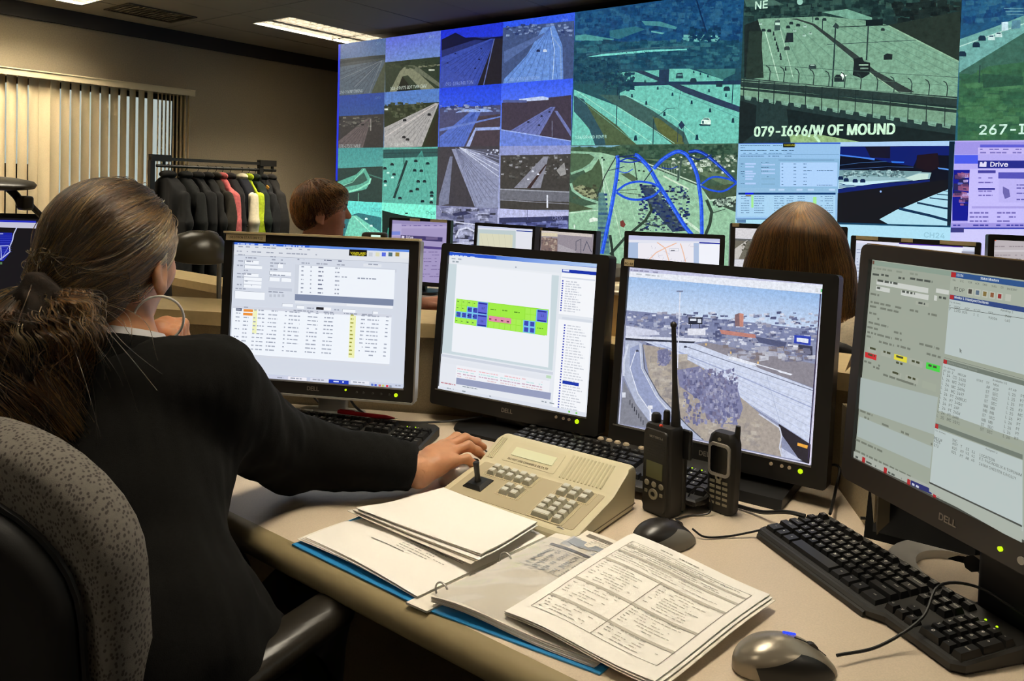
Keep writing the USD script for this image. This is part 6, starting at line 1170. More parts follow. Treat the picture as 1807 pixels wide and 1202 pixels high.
# blank sheets lying on the binder in front of the controller
stk = thing('paper_stack', 'stack of blank white sheets with a dog-eared corner lying on the binder', 'paper')
A, B_, C_, D_ = (-.910, .809), (-.864, .972), (-.672, .962), (-.668, .824)
hs = lambda u, v: .006 * np.exp(-((u - 0) / .25) ** 2) * (1 - v * .3) - .0012 * np.sin(np.pi * v) + .003 * u * v
for k in range(5):
    o = np.array([.0015 * ((k * 37) % 5 - 2), .0015 * ((k * 23) % 5 - 2)]) * (k < 4); s_ = 1 - .008 * (4 - k)
    part(stk, 'sheet', sheet(np.array(A) + o - (.004 * (4 - k), 0), np.array(B_) + o - (.012, -.0), np.array(C_) + o, np.array(D_) + o - (0, .004 * (4 - k)), hs, z=ZD + .0165 + .0021 * k, t=.0009), paper if k in (4, 2) else paper2)

# printed form
fm_ = thing('printed_form', 'printed form with grey bands on top of loose sheets at the desk front', 'paper')
F00, F10, F11, F01 = (-.545, 1.025), (-.325, 1.003), (-.362, .748), (-.560, .738)
hf = lambda u, v: .0075 * (1 - u) * (1 - .3 * v) + .0035 * np.sin(u * 5.2 + .4) * (.6 + .4 * v) + .002 * np.sin(v * 5)
for k in range(3): part(fm_, 'sheet', sheet(np.array(F00) + (.004 * k - .004, .002), np.array(F10) + (.006 - .004 * k, .001 * k), np.array(F11) + (.008 - .004 * k, -.003 + .0015 * k), F01, hf, z=ZD + .0145 + .0022 * k, t=.0006), paper if k else paper2)
p, place = page_pic(F00, F10, F11, F01, hf, ZD + .0194)
E_ = (120, 114, 104); L_, R_, T_, Bo = 18, 200, 22, 250
ruled(p, L_, T_, R_, .7, E_); ruled(p, L_, Bo, R_, .7, E_)
for x in (L_, R_): p.k += 1; [p.rect(x, T_ + i * (Bo - T_) / 14, x + .7, T_ + (i + 1) * (Bo - T_) / 14, E_, layer=False) for i in range(14)]
for v in (.06, .155, .30, .60, .83): ruled(p, L_, T_ + v * (Bo - T_), R_, 5.2, (188, 182, 170), 22)
p.k += 1; [p.rect(108, 90 + i * 16, 108.8, 90 + i * 16 + 16, E_, layer=False) for i in range(10)]
lines(p, 60, 170, 13, 16, 4, (130, 124, 116), 1, 2); lines(p, 22, 190, 27, 33, 5, INK, 2); lines(p, 22, 190, 42, 54, 5, INK, 3); lines(p, 22, 190, 64, 86, 5.5, (196, 190, 182), 4)
for v0, v1, s in (.33, .58, 5), (.63, .81, 6), (.86, .98, 7):
    for x0, x1 in ((24, 34), (40, 96), (114, 124), (130, 190)): lines(p, x0, x1, T_ + v0 * (Bo - T_), T_ + v1 * (Bo - T_), 6, INK if x1 - x0 > 20 else (150, 144, 136), s + x0, 1.3, .5)
for x, y in ((90, 48), (130, 38), (150, 49), (120, 64), (160, 30)): p.line([(x, y), (x + 4, y - 3), (x + 7, y + 1), (x + 12, y - 2)], .6, (130, 130, 140))
place(fm_, 'form_print', 'printed form with boxes and grey bands')
# ---------------------------------------------------------------- the woman at the desk, her chair
def skinm(name, rgb):
    return mat(name, rgb, .5, noise=(60, .06), bump=(900, .0002), subsurface_weight=.12, subsurface_scale=.008, subsurface_radius=(1.0, .35, .2))
skin1 = skinm('skin_tan', (196, 138, 98)); skin2 = skinm('skin_pale', (204, 142, 112))
def hair_mat(name, rgb, rough=.32):
    if name not in MAT:
        c = np.array(lin(rgb))
        MAT[name] = usdkit.material(stage, '/World/Looks/' + name, {'h': ('principled_hair_bsdf', {'model': 'Chiang', 'parametrization': 'Direct coloring', 'color': tuple(c), 'roughness': rough, 'radial_roughness': .4, 'coat': 0.0, 'random_roughness': .2})}, [], surface='h.BSDF')
    return MAT[name]
def fabric(name, rgb, b=(700, .0006), n=(200, .15)): return mat(name, rgb, .95, noise=n, bump=b, sheen_weight=.15, sheen_roughness=.5)
def unit(v): v = np.asarray(v, float); return v / np.linalg.norm(v)
def fold(m, amp, sc, seed=0, stretch=(1, 1, 1)):
    """Cloth wrinkles: push the vertices along their normals by smooth noise."""
    n = np.array(m.vertex_normals); d = waves(np.asarray(m.vertices) * np.array(stretch), sc * 3, seed)
    m.vertices = np.asarray(m.vertices) + n * (d * amp)[:, None]; return m
def chains(p, segs, k=.02):
    d = None
    for a, b, ra, rb in segs:
        q = sd_caps(p, a, b, ra, rb); d = q if d is None else smin(d, q, k)
    return d
def head_sdf(p, s=1.0):
    """Head in its own frame: x right, y forward, z up, origin between the ears; about .235 s tall."""
    q = p / s
    d = sd_ell(q, (0, -.008, .024), (.074, .094, .082)); d = smin(d, sd_ell(q, (0, .030, -.040), (.056, .060, .078)), .05)
    d = smin(d, sd_ell(q, (0, .064, -.098), (.024, .022, .020)), .03)
    for x in (-1, 1):
        d = smin(d, sd_ell(q, (x * .038, .058, -.030), (.022, .022, .022)), .03)
        d = smax(d, -sd_ell(q, (x * .031, .098, .004), (.016, .012, .011)), .012); d = smin(d, sd_ell(q, (x * .031, .078, .003), (.0125, .012, .0115)), .003)
        e = sd_ell(q, (x * .078, -.010, -.024), (.007, .020, .031)); e = smax(e, -sd_ell(q, (x * .086, -.006, -.020), (.006, .012, .019)), .005); e = smin(e, sd_ell(q, (x * .075, .000, -.050), (.006, .009, .009)), .008)
        d = smin(d, e, .006)
        d = smin(d, sd_caps(q, (x * .014, .094, .020), (x * .048, .084, .022), .006, .004), .012)
    d = smin(d, sd_caps(q, (0, .092, .012), (0, .110, -.024), .008, .012), .014)
    for x in (-1, 1): d = smin(d, sd_ell(q, (x * .011, .104, -.028), (.008, .008, .007)), .006)
    d = smin(d, sd_caps(q, (-.018, .084, -.058), (.018, .084, -.058), .0065, .0065), .01); d = smin(d, sd_caps(q, (-.014, .083, -.069), (.014, .083, -.069), .0065, .0065), .008); d = smax(d, -sd_caps(q, (-.02, .094, -.0635), (.02, .094, -.0635), .0018, .0018), .003)
    return d * s
def frame(o, f):
    f = unit([f[0], f[1], 0]); r = np.array([f[1], -f[0], 0]); return np.array(o, float), np.column_stack([r, f, [0, 0, 1.0]])
def union(meshes):
    try:
        m = None
        for q in meshes:
            a = toman(q); m = a if m is None else m + a
        if m.num_tri() > 100: return man(m)
    except Exception: pass
    return cat_(meshes)
def face_parts(person, H, R, s, eye=(70, 50, 36), lip=(150, 80, 72)):
    W = lambda q: H + R @ (np.array(q, float) * s)
    for x in (-1, 1):
        e = trimesh.creation.icosphere(2, .0118 * s); e.apply_translation(W((x * .031, .0785, .003))); ey = part(person, 'eye', e, mat('eye_white', (220, 214, 206), .2))
        i_ = trimesh.creation.icosphere(2, .0056 * s); i_.apply_translation(W((x * .031, .0862, .003))); part(ey, 'iris', i_, mat('iris_dark', eye, .2))
        part(person, 'eyebrow', tube([W((x * .014, .100, .020)), W((x * .03, .0985, .0265)), W((x * .046, .086, .024))], [.002 * s, .003 * s, .0015 * s], 6), mat('brow_dark', (50, 36, 26), .7))
    part(person, 'lips', [tube([W((-.019, .086, -.0625)), W((0, .0935, -.0595)), W((.019, .086, -.0625))], [.0015 * s, .004 * s, .0015 * s], 8), tube([W((-.018, .086, -.0645)), W((0, .0925, -.0685)), W((.018, .086, -.0645))], [.0015 * s, .0045 * s, .0015 * s], 8)], mat('lips', lip, .4))

HO, HR = frame((-1.1866, .5598, 1.1607), (-.569, .822)); w2 = lambda q: HO + HR @ np.array(q, float)
TF = np.array([-.42, .907, 0]); TR = np.array([.907, .42, 0]); NB = np.array([-1.1465, .5605, 1.0456])
SR = NB + TR * .120 + TF * .02 + (0, 0, -.080); SL = NB - TR * .150 + TF * .05 + (0, 0, -.075)
ER, WR = np.array([-1.085, .815, .812]), np.array([-.928, .965, .783]); EL, WL = np.array([-1.36, .78, .800]), np.array([-1.268, .655, .978])
PV = np.array([-1.000, .445, .545])
woman = thing('person', 'woman in dark jacket with curly ponytail and hoop earring resting chin on fist', 'person')
parts_ = [relax(skin(lambda p: smin(head_sdf((p - HO) @ HR), sd_caps(p, w2((0, -.018, -.07)), NB + (0, 0, -.045), .050, .058), .03), HO - .135 - (0, 0, .09), HO + .135, .0035), 4)]
arm = lambda S, E, W, r=(.045, .036, .026): [(S, E, r[0], r[1]), (E, W, r[1], r[2])]
body = lambda p: smin(smin(chains(p, [(NB + (0, 0, -.03), NB + (0, 0, -.10), .05, .075), (SL, SR, .05, .05), (NB + TR * .06 + (0, 0, -.14), PV + TR * .055 + (0, 0, .12), .085, .085), (NB - TR * .06 + (0, 0, -.14), PV - TR * .055 + (0, 0, .12), .085, .085), (PV - TR * .06, PV + TR * .06, .115, .115)], .05), chains(p, arm(SR, ER, WR) + arm(SL, EL, WL)), .03),
                     chains(p, sum([[(PV + TR * s * .085, PV + TR * s * .10 + TF * .40 + (0, 0, .0), .085, .062), (PV + TR * s * .10 + TF * .40, PV + TR * s * .10 + TF * .36 + (0, 0, -.44), .058, .042), (PV + TR * s * .10 + TF * .36 + (0, 0, -.47), PV + TR * s * .11 + TF * .54 + (0, 0, -.505), .040, .030)] for s in (-1, 1)], [])), .03)
parts_.append(relax(skin(body, (-1.62, .22, -.002), (-.74, 1.20, 1.06), .011), 3))
# right hand resting on the mouse: palm, four fingers of three bones, thumb from the side of the palm
def finger(p, pts, r): return chains(p, [(np.array(a), np.array(b), ra, rb) for a, b, ra, rb in zip(pts[:-1], pts[1:], r[:-1], r[1:])], .006)
KI, KM, KR, KP = np.array([-.957, 1.056, .797]), np.array([-.938, 1.050, .802]), np.array([-.919, 1.040, .799]), np.array([-.902, 1.026, .791])
fr_ = [([KI, (-.953, 1.090, .807), (-.948, 1.116, .797), (-.941, 1.140, .790)], (.0098, .0090, .0082, .0068)), ([KM, (-.928, 1.086, .811), (-.921, 1.108, .799), (-.915, 1.125, .788)], (.0100, .0092, .0084, .0070)), ([KR, (-.906, 1.070, .806), (-.899, 1.088, .793), (-.893, 1.100, .779)], (.0096, .0088, .0080, .0068)), ([KP, (-.890, 1.048, .792), (-.885, 1.060, .780), (-.884, 1.068, .766)], (.0086, .0078, .0070, .0060))]
def hand_r(p):
    d = chains(p, [(WR - (0, 0, .004), (KI + WR) / 2 + (-.004, .006, .002), .024, .018), (WR - (0, 0, .004), (KP + WR) / 2 + (.0, .0, .0), .022, .018), ((KI + WR) / 2, KI, .017, .0125), ((KM + WR) / 2, KM, .017, .013), ((KR + WR) / 2, KR, .017, .0125), ((KP + WR) / 2, KP, .016, .0115)], .012)
    for pts, r in fr_: d = smin(d, finger(p, pts, r), .004)
    return smin(d, chains(p, [(WR + (-.012, .020, -.002), np.array([-.972, 1.020, .782]), .015, .012), (np.array([-.972, 1.020, .782]), np.array([-.985, 1.062, .776]), .0115, .0098), (np.array([-.985, 1.062, .776]), np.array([-.976, 1.090, .768]), .0095, .0075)], .006), .010)
parts_.append(relax(skin(hand_r, (-1.03, .92, .745), (-.85, 1.16, .835), .0026), 5))
# left hand closed under the chin: fist with four curled fingers and the thumb along its side
FC = np.array([-1.232, .651, 1.018]); fx, fy, fz = unit([.72, .69, 0]), unit([-.69, .72, 0]), np.array([0, 0, 1.0])
FL = lambda a, b, c: FC + fx * a + fy * b + fz * c
def hand_l(p):
    d = chains(p, [(WL, FL(-.012, 0, -.008), .025, .026), (FL(-.012, .012, -.004), FL(.012, .014, .012), .024, .020), (FL(-.012, -.012, -.004), FL(.010, -.014, .010), .024, .020)], .012)
    for i in range(4):
        b = .026 - i * .0175; c = .018 - .003 * i
        d = smin(d, finger(p, [FL(.004, b, c), FL(.034, b * 1.02, c - .002), FL(.038, b, c - .026), FL(.016, b * .96, c - .032)], (.0105, .0102, .0092, .0080)), .0035)
    return smin(d, finger(p, [FL(-.012, -.026, -.012), FL(.012, -.036, -.004), FL(.036, -.024, .000)], (.012, .0100, .0078)), .006)
parts_.append(relax(skin(hand_l, FC - .10, FC + .085, .0026), 5))
part(woman, 'body', union(parts_), skin1, smooth=True)
face_parts(woman, HO, HR, 1.0)
nail = mat('finger_nail', (212, 158, 132), .35)
for pts, r in fr_:
    a, b = np.array(pts[-2]), np.array(pts[-1]); t_ = unit(b - a); up_ = unit(np.cross(np.cross(t_, [0, 0, 1.0]), t_)); up_ = up_ if up_[2] > 0 else -up_
    q = trimesh.creation.icosphere(1, 1.0); q.apply_scale([.0044, .0056, .0014]); q.apply_transform(basis(b + up_ * (r[-1] * .72) - t_ * .001, np.cross(t_, up_), t_, up_)); part(woman, 'finger_nail', q, nail)
# jacket, shirt collar, trousers, shoes
jack = mat('jacket_black', (13, 12, 10), 1.0, noise=(200, .25), bump=(700, .0006), specular_ior_level=.25)
def jacket(p):
    tor = chains(p, [(NB + TR * .062 + (0, 0, -.135), PV + TR * .062 + TF * .01 + (0, 0, .16), .108, .108), (NB - TR * .062 + (0, 0, -.135), PV - TR * .062 + TF * .01 + (0, 0, .16), .108, .108), (PV - TR * .07 + (0, 0, .14), PV + TR * .07 + (0, 0, .14), .115, .12), (PV + TR * .10 + TF * .03 + (0, 0, .14), PV + TR * .195 + TF * .09 + (0, 0, -.04), .120, .125), (PV - TR * .08 + (0, 0, .12), PV - TR * .10 + (0, 0, -.02), .115, .12)], .05)
    tor = smin(tor, chains(p, [(SL, SR, .066, .066), (NB + (0, 0, -.045), NB + (0, 0, -.10), .064, .08), (NB + TR * .03 + (0, 0, -.055), SR + TR * .012 + (0, 0, .024), .040, .046), (NB - TR * .03 + (0, 0, -.055), SL + (0, 0, .024), .040, .046)], .04), .05)
    slv = smin(chains(p, [(SR, ER + (0, 0, .004), .071, .064), (ER + (0, 0, .004), WR + (WR - ER) * -.03 + (0, 0, .002), .062, .038)], .03), chains(p, [(SL, EL, .068, .058), (EL, WL + (EL - WL) * .12, .058, .038)], .03), .01)
    d = smin(tor, slv, .035); rip = np.sin(p @ unit([.5, .8, .4]) * 95 + 3 * np.sin(p @ np.array([9, -7, 11.])))
    nr = np.exp(-((p - ER) ** 2).sum(1) / .012) + .6 * np.exp(-((p - SR - (0.02, 0.03, -.09)) ** 2).sum(1) / .010)
    d = d + .0026 * rip * nr
    d = smax(d, -sd_caps(p, NB + (0, 0, -.02) + TF * .05, NB + TF * .10 + (0, 0, -.22), .046, .02), .02)
    d = smax(d, -sd_caps(p, NB + TF * .012 + (0, 0, -.06), NB + TF * -.01 + (0, 0, .12), .059, .066), .004)
    cut = (p - (WR - (WR - ER) * .04)) @ unit(WR - ER); return smax(d, np.where(((p - WR) ** 2).sum(1) < .012, cut, -1), .004)
jm = relax(skin(jacket, (-1.50, .24, .44), (-.76, 1.05, 1.10), .0068), 5)
fold(fold(fold(jm, .0050, 10, 3, (1, 1, .7)), .0030, 30, 9, (1, 1, .6)), .0011, 75, 4, (1, 1, .5))
jp = part(woman, 'jacket', jm, jack, smooth=True)
def collar(rad, z0, z1, lean, a0, a1, th, cen, back=0.0):
    rings = []
    for a in np.radians(np.linspace(a0, a1, 26)):
        o = TR * math.cos(a) * rad + TF * math.sin(a) * rad * 1.05; u_ = unit(o); dz = -.020 * (1 + math.sin(a)) * .9
        b0, t0 = cen + o + (0, 0, z0 + dz), cen + o * (1 - lean) + (0, 0, z1 + dz)
        rings.append([b0, t0, t0 + u_ * th * .5 + (0, 0, .002), t0 + u_ * (th + .010) - (0, 0, .012), b0 + u_ * (th + .020) + (0, 0, -.006), b0 + u_ * th])
    return loft(rings)
part(jp, 'lapel_collar', collar(.060, -.050, .012, .06, -215, 35, .005, NB + TF * .008), jack, smooth=40)
part(jp, 'sleeve_seam', [tube([WR + (ER - WR) * .62 + np.cross(unit(WR - ER), v) * .056 + v * 0 for v in ([0, 0, 1], )] + [WR + (ER - WR) * .62 + (0, 0, .056)], .0008, 5, 0)], jack) if 0 else None
part(woman, 'shirt_collar', collar(.054, -.045, .020, .07, -190, 10, .0022, NB + TF * .010), mat('shirt_white', (206, 204, 206), .8))
trou = fabric('trousers_black', (24, 22, 22))
part(woman, 'trousers', relax(skin(lambda p: smax(chains(p, [(PV - TR * .06, PV + TR * .06, .125, .125)] + sum([[(PV + TR * s * .085, PV + TR * s * .10 + TF * .40, .096, .074), (PV + TR * s * .10 + TF * .40, PV + TR * s * .10 + TF * .36 + (0, 0, -.42), .072, .064)] for s in (-1, 1)], []), .03), .07 - p[:, 2], .01), (-1.52, .2, .05), (-.76, 1.04, .70), .011), 4), trou, smooth=True)
for s in (-1, 1):
    o = PV + TR * s * .105 + TF * .47; sh = skin(lambda p: smax(chains(p, [(o - TF * .09 + (0, 0, -.495), o + TF * .06 + (0, 0, -.515), .046, .040), (o - TF * .09 + (0, 0, -.45), o - TF * .09 + (0, 0, -.50), .046, .048)], .02), -p[:, 2] + .0, .004), o - (.2, .2, .56), o + (.2, .2, -.40), .008); part(woman, 'shoe', relax(sh, 3), mat('shoe_black', (20, 18, 18), .35), smooth=True)
# hair: scalp mass drawn back to a tie, strands over it, and a curly ponytail
TIE = np.array([-.034, -.104, -.040])
def scalp(p):
    q = (p - HO) @ HR; d = sd_ell(q, (0, -.010, .023), (.082, .102, .0885)); d = smin(d, sd_caps(q, (0, -.066, -.03), (.004, -.048, -.100), .040, .034), .04); d = smin(d, sd_ell(q, TIE + (.012, .018, .008), (.034, .030, .030)), .05)
    lim = q[:, 1] * .75 - q[:, 2] * .66 - .014; lim = smax(lim, -(q[:, 2] + .108 + q[:, 1] * .3), .02)
    ear = -sd_ell(q, (.085, .000, -.028), (.030, .020, .033)); ear2 = -sd_ell(q, (-.085, .000, -.028), (.030, .020, .033)); return smax(smax(smax(d, lim, .008), ear, .006), ear2, .006)
hm_d = mat('hair_under', (34, 23, 13), .95, noise=(90, .4), bump=(260, .001))
hp = part(woman, 'hair', relax(skin(scalp, HO - .14, HO + .15, .0036), 4), hm_d, smooth=True)
def solid(p):
    q = (p - HO) @ HR; d = sd_ell(q, (0, -.010, .023), (.082, .102, .0885)); d = smin(d, sd_caps(q, (0, -.066, -.03), (.004, -.048, -.100), .040, .034), .04); return smin(d, sd_ell(q, TIE + (.012, .018, .008), (.034, .030, .030)), .05)
def push(p, fn, lift, it=4):
    """Combs points on to the surface fn = lift."""
    e = 1e-3
    for _ in range(it):
        d = fn(p); g = np.stack([fn(p + np.eye(3)[k] * e) - d for k in range(3)], 1) / e; g /= np.linalg.norm(g, axis=1, keepdims=True) + 1e-9
        p = p + g * (lift - d)[:, None]
    return p
def comb(mesh, fn, target, n, seed, lift=.0035, k=12, bulge=.04):
    r = np.random.default_rng(seed); pts = trimesh.sample.sample_surface(mesh, n, seed=seed)[0]
    t = np.linspace(0, 1, k); out = pts[:, None] * (1 - t)[None, :, None] + (target + r.normal(0, .006, (n, 3)))[:, None] * t[None, :, None]
    c = HO + HR @ np.array([0, -.01, .02]); dirs = out - c; dirs /= np.linalg.norm(dirs, axis=2, keepdims=True); out = out + dirs * (bulge * np.sin(np.pi * t))[None, :, None]
    out = out + np.cross(dirs, [0, 0, 1.0]) * (.010 * np.sin(np.pi * t))[None, :, None] * np.sin(pts @ np.array([60, 45, 70.]))[:, None, None]
    li = lift + .004 * (waves(pts, 160, 3) * .35) + r.uniform(-.0012, .0018, n); f = push(out.reshape(-1, 3), fn, np.repeat(li, k)).reshape(n, k, 3)
    tone = .25 * waves(pts, 190, 8) + r.normal(0, .12, n); f[:, -1] = target + r.normal(0, .008, (n, 3)); return list(f), tone
def toned(parent, cv, tone, cols, w0, w1, rough=.3):
    q = np.quantile(tone, [.42, .80])
    for nm, lo, hi, c in (('dark', -9, q[0], cols[0]), ('mid', q[0], q[1], cols[1]), ('light', q[1], 9, cols[2])):
        g = [c_ for c_, t_ in zip(cv, tone) if lo <= t_ < hi]; strands(parent, 'hair_strands', g, hair_mat('hair_%d_%d' % (c[0], c[1]), c, rough), w0, w1)
scm = relax(skin(lambda p: smax(scalp(p), (((p - HO) @ HR)[:, 1] * .75 - ((p - HO) @ HR)[:, 2] * .66 - .010), .002), HO - .14, HO + .15, .006), 2)
cv, tone = comb(scm, solid, w2(TIE), 6000, 7)
toned(hp, cv, tone, ((46, 32, 18), (84, 62, 36), (150, 116, 66)), .0013, .0008)
tw = w2(TIE); toE = unit(EYE - tw); back = unit(toE + np.array([0, 0, -.15]))
part(hp, 'hair_tie', at(trimesh.creation.torus(.0150, .0048, 28, 12), (0, 0, 0)).apply_transform(basis(tw + back * .006, *(lambda z: (unit(np.cross([0, 0, 1], z)), np.cross(z, unit(np.cross([0, 0, 1], z))), z))(back))), mat('tie_brown', (92, 74, 52), .6))
rg = np.random.default_rng(7)
def tail_pt(t, a, b):
    """Axis of the ponytail: out from the tie, over, and down the back; a, b spread across it."""
    ax = catmull([tw, tw + toE * .030 + (0, 0, -.006), tw + toE * .040 - RT * .020 + (0, 0, -.05), tw + toE * .040 - RT * .038 + (0, 0, -.11), tw + toE * .035 - RT * .012 + (0, 0, -.18), tw + toE * .03 + RT * .030 + (0, 0, -.255)], 10)
    i = t * (len(ax) - 1); k = np.minimum(i.astype(int), len(ax) - 2); c = ax[k] + (ax[k + 1] - ax[k]) * (i - k)[:, None]
    w = np.interp(t, [0, .12, .3, .5, .7, .88, 1], [.012, .046, .078, .090, .078, .052, .024]); return c + RT * (a * w)[:, None] + _fwd * (b * w * .55)[:, None]
mass = [(tail_pt(np.array([t0]), np.zeros(1), np.zeros(1))[0], tail_pt(np.array([t1]), np.zeros(1), np.zeros(1))[0], float(np.interp(t0, [0, .12, .3, .5, .7, .9, 1], [.008, .018, .034, .043, .036, .020, .008])), float(np.interp(t1, [0, .12, .3, .5, .7, .9, 1], [.008, .018, .034, .043, .036, .020, .008]))) for t0, t1 in zip(np.linspace(0, .85, 8), np.linspace(.12, .97, 8))]
def tailm(p): return chains(p, mass, .02) + .010 * waves(p, 130, 5)
tp = part(woman, 'ponytail', relax(skin(tailm, tw - (.22, .22, .32), tw + (.16, .14, .08), .005), 1), hm_d, smooth=True)
cv = []
for i in range(3900):
    a, b = rg.normal(0, .55), rg.normal(0, .6); L_ = rg.uniform(.72, 1.0); t = np.linspace(0, L_, 44)
    a_t = a + .25 * np.sin(t * 4 + i); p_ = tail_pt(np.minimum(t, 1), a_t, b + 0 * t); lock = i // 26; lr = np.random.default_rng(lock); ph, fq, am = lr.uniform(0, 6.28), lr.uniform(11, 20), lr.uniform(.008, .020) * np.clip(t * 3, 0, 1)
    th_ = lr.uniform(0, 6.28); la, lb2 = .95 * math.cos(th_) * lr.uniform(.5, 1.1), .95 * math.sin(th_) * lr.uniform(.5, 1.1); p_ = tail_pt(np.minimum(t, 1), la + (a - la) * .28 + .15 * np.sin(t * 5 + ph), lb2 + (b - lb2) * .3 + 0 * t)
    p_ = p_ + RT * (am * np.cos(t * fq + ph))[:, None] + _fwd * (am * np.sin(t * fq + ph))[:, None] + (0, 0, 1) * (am * .5 * np.sin(t * fq * 1.3 + ph))[:, None] + rg.normal(0, .0012, 3)
    cv.append(p_)
for i in range(60):                                               # loose hairs
    t = np.linspace(0, 1, 24); e = rg.normal(0, .05, 3) + RT * rg.uniform(-.02, .10); cv.append(tw + back * .02 + np.outer(t, e) + np.outer(t ** 2, [0, 0, -rg.uniform(.05, .22)]) + .008 * np.sin(t * rg.uniform(4, 12))[:, None] * rg.normal(size=3))
tn = np.random.default_rng(5).normal(size=200)[np.minimum(np.arange(len(cv)) // 26, 199)] + np.random.default_rng(6).normal(0, .5, len(cv))
toned(tp, cv, tn, ((48, 32, 18), (92, 62, 34), (166, 122, 70)), .0014, .0007)
ear = w2((.0735, -.004, -.060)); hq = trimesh.creation.torus(.0345, .0019, 56, 8); hq.apply_transform(basis(ear + (0, 0, -.034) + unit(EYE - ear) * .028, unit(RT + .25 * _fwd), np.array([0, 0, 1.0]), unit(np.cross(RT + .25 * _fwd, [0, 0, 1.0]))))
part(woman, 'earring', hq, mat('bright_silver', (244, 240, 232), .32, .35), label='large silver hoop earring')
part(woman, 'finger_ring', at(trimesh.creation.torus(.0098, .0012, 20, 8)).apply_transform(basis(FL(.022, .026 - 2 * .0175, .013), fy, fz, fx)), MAT['bright_silver'])

# her chair
chair = thing('office_chair', 'office chair with a grey dotted back cushion and a shiny black armrest in front', 'chair', M44((-1.000, .288, 0), math.atan2(TR[1], TR[0])))
cush = usdkit.material(stage, '/World/Looks/chair_fabric', {'tc': ('texture_coordinate', {}), 'm': ('mapping', {'scale': (1, .6, .55)}), 'v': ('voronoi_texture', {'scale': 330.0, 'randomness': .8}), 'r': ('rgb_ramp', {'ramp': [(0, tuple(lin((66, 60, 54)))), (.32, tuple(lin((74, 68, 62)))), (.42, tuple(lin((112, 106, 98)))), (1, tuple(lin((120, 113, 104))))]}), 'nb': ('noise_texture', {'scale': 900.0}), 'b': ('bump', {'strength': .5, 'distance': .0006}), 'p': ('principled_bsdf', {'roughness': .95})},
                       [('tc.object', 'm.vector'), ('m.vector', 'v.vector'), ('v.distance', 'r.fac'), ('r.color', 'p.base_color'), ('nb.fac', 'b.height'), ('b.normal', 'p.normal')], surface='p.BSDF')
def backform(w, z0, z1, r, y, bow, lean): return [(x, y + bow * ((x / (w / 2)) ** 2) - lean * (z - z0), z) for x, z in [(q[0], q[1] + (z0 + z1) / 2) for q in rpoly(w, z1 - z0, r, 9)]]
def cushion(w, z0, z1, r, y, th, bow, lean, k=.9):
    ring = lambda q, yy: backform(w * q, z0 + (z1 - z0) * (1 - q) / 2, z1 - (z1 - z0) * (1 - q) / 2, r * q, yy, bow, lean)
    return loft([ring(.80, y), ring(.93, y + th * .03), ring(.985, y + th * .22), ring(1.0, y + th * .5), ring(.985, y + th * .78), ring(.92, y + th * .97), ring(.75, y + th)])
part(chair, 'back_cushion', cushion(.44, .53, 1.02, .17, -.01, .085, .035, .10), cush, smooth=True)
part(chair, 'back_shell', cushion(.375, .55, .958, .14, -.045, .055, .03, .10), mat('chair_shell', (20, 18, 17), .55, bump=(500, .0002)), smooth=True)
part(chair, 'piping', tube(np.array(backform(.38, .545, .963, .145, -.013, .032, .10) + backform(.38, .545, .963, .145, -.013, .032, .10)[:1]), .004, 6, 0), plastic2)
part(chair, 'seat', cushion(.48, .02, .46, .12, 0, .08, 0, 0).apply_transform(M44((0, .10, .41), rx=math.pi / 2 + math.pi)) if 0 else rslab(.48, .46, .085, .12, .02, 8).apply_translation((0, .27, .385)), cush)
part(chair, 'back_bar', tube([(0, .12, .36), (0, -.05, .38), (0, -.085, .50), (0, -.075, .66)], .022, 10), plastic2)
part(chair, 'gas_post', trimesh.creation.cylinder(.028, .30, sections=18).apply_translation((0, .25, .24)), plastic2)
for k in range(5):
    a = k * 2 * math.pi / 5 + .3; part(chair, 'base_leg', tube([(0, .25, .10), (.16 * math.cos(a), .25 + .16 * math.sin(a), .09), (.29 * math.cos(a), .25 + .29 * math.sin(a), .065)], [.028, .022, .017], 8), plastic2)
    part(chair, 'caster', at(trimesh.creation.cylinder(.027, .04, sections=16), (.29 * math.cos(a), .25 + .29 * math.sin(a), .028), rz=a, rx=math.pi / 2), plastic2)
armm = mat('armrest_black', (40, 36, 30), .26)
for s in (-1, 1):
    part(chair, 'armrest', relax(skin(lambda p: smin(sd_caps(p * (1, 1, 1.5), (s * .235, .06, .662 * 1.5), (s * .322, .30, .682 * 1.5), .038, .036), sd_caps(p * (1, 1, 1.5), (s * .215, -.03, .645 * 1.5), (s * .235, .06, .662 * 1.5), .030, .038), .02) / 1.5, (s * .265 - .11, -.10, .59), (s * .265 + .11, .37, .74), .005), 5), armm, smooth=True)
    part(chair, 'arm_post', tube([(s * .20, .20, .41), (s * .265, .19, .43), (s * .29, .19, .54), (s * .285, .19, .64)], [.018, .02, .02, .022], 10), plastic2)
# ---------------------------------------------------------------- the second row of desks, its monitors, lamps and chairs
d2 = thing('desk', 'far beige desk under the row of monitors below the video wall', 'desk')
part(d2, 'worktop', pslab([(-3.6, 2.30), (-1.6, 2.36), (-1.0, 2.62), (0.9, 2.72), (0.9, 3.42), (-3.6, 3.25)], .03, ZD - .03), laminate, smooth=False)
for x in (-3.4, -2.3, -1.1, .6): part(d2, 'panel_leg', box(x - .02, x + .02, 2.76, 3.15, 0, ZD - .03), panelm, smooth=False)
d3 = thing('desk', 'small beige side desk behind the curly ponytail under the map monitor', 'desk'); part(d3, 'worktop', pslab([(-3.5, .55), (-2.50, .95), (-2.15, 1.28), (-2.15, 1.55), (-3.5, 1.55)], .03, ZD - .03), laminate, smooth=False)
for x, y in ((-3.3, .9), (-2.3, 1.4)): part(d3, 'panel_leg', box(x - .03, x + .03, y - .15, y + .1, 0, ZD - .03), panelm, smooth=False)
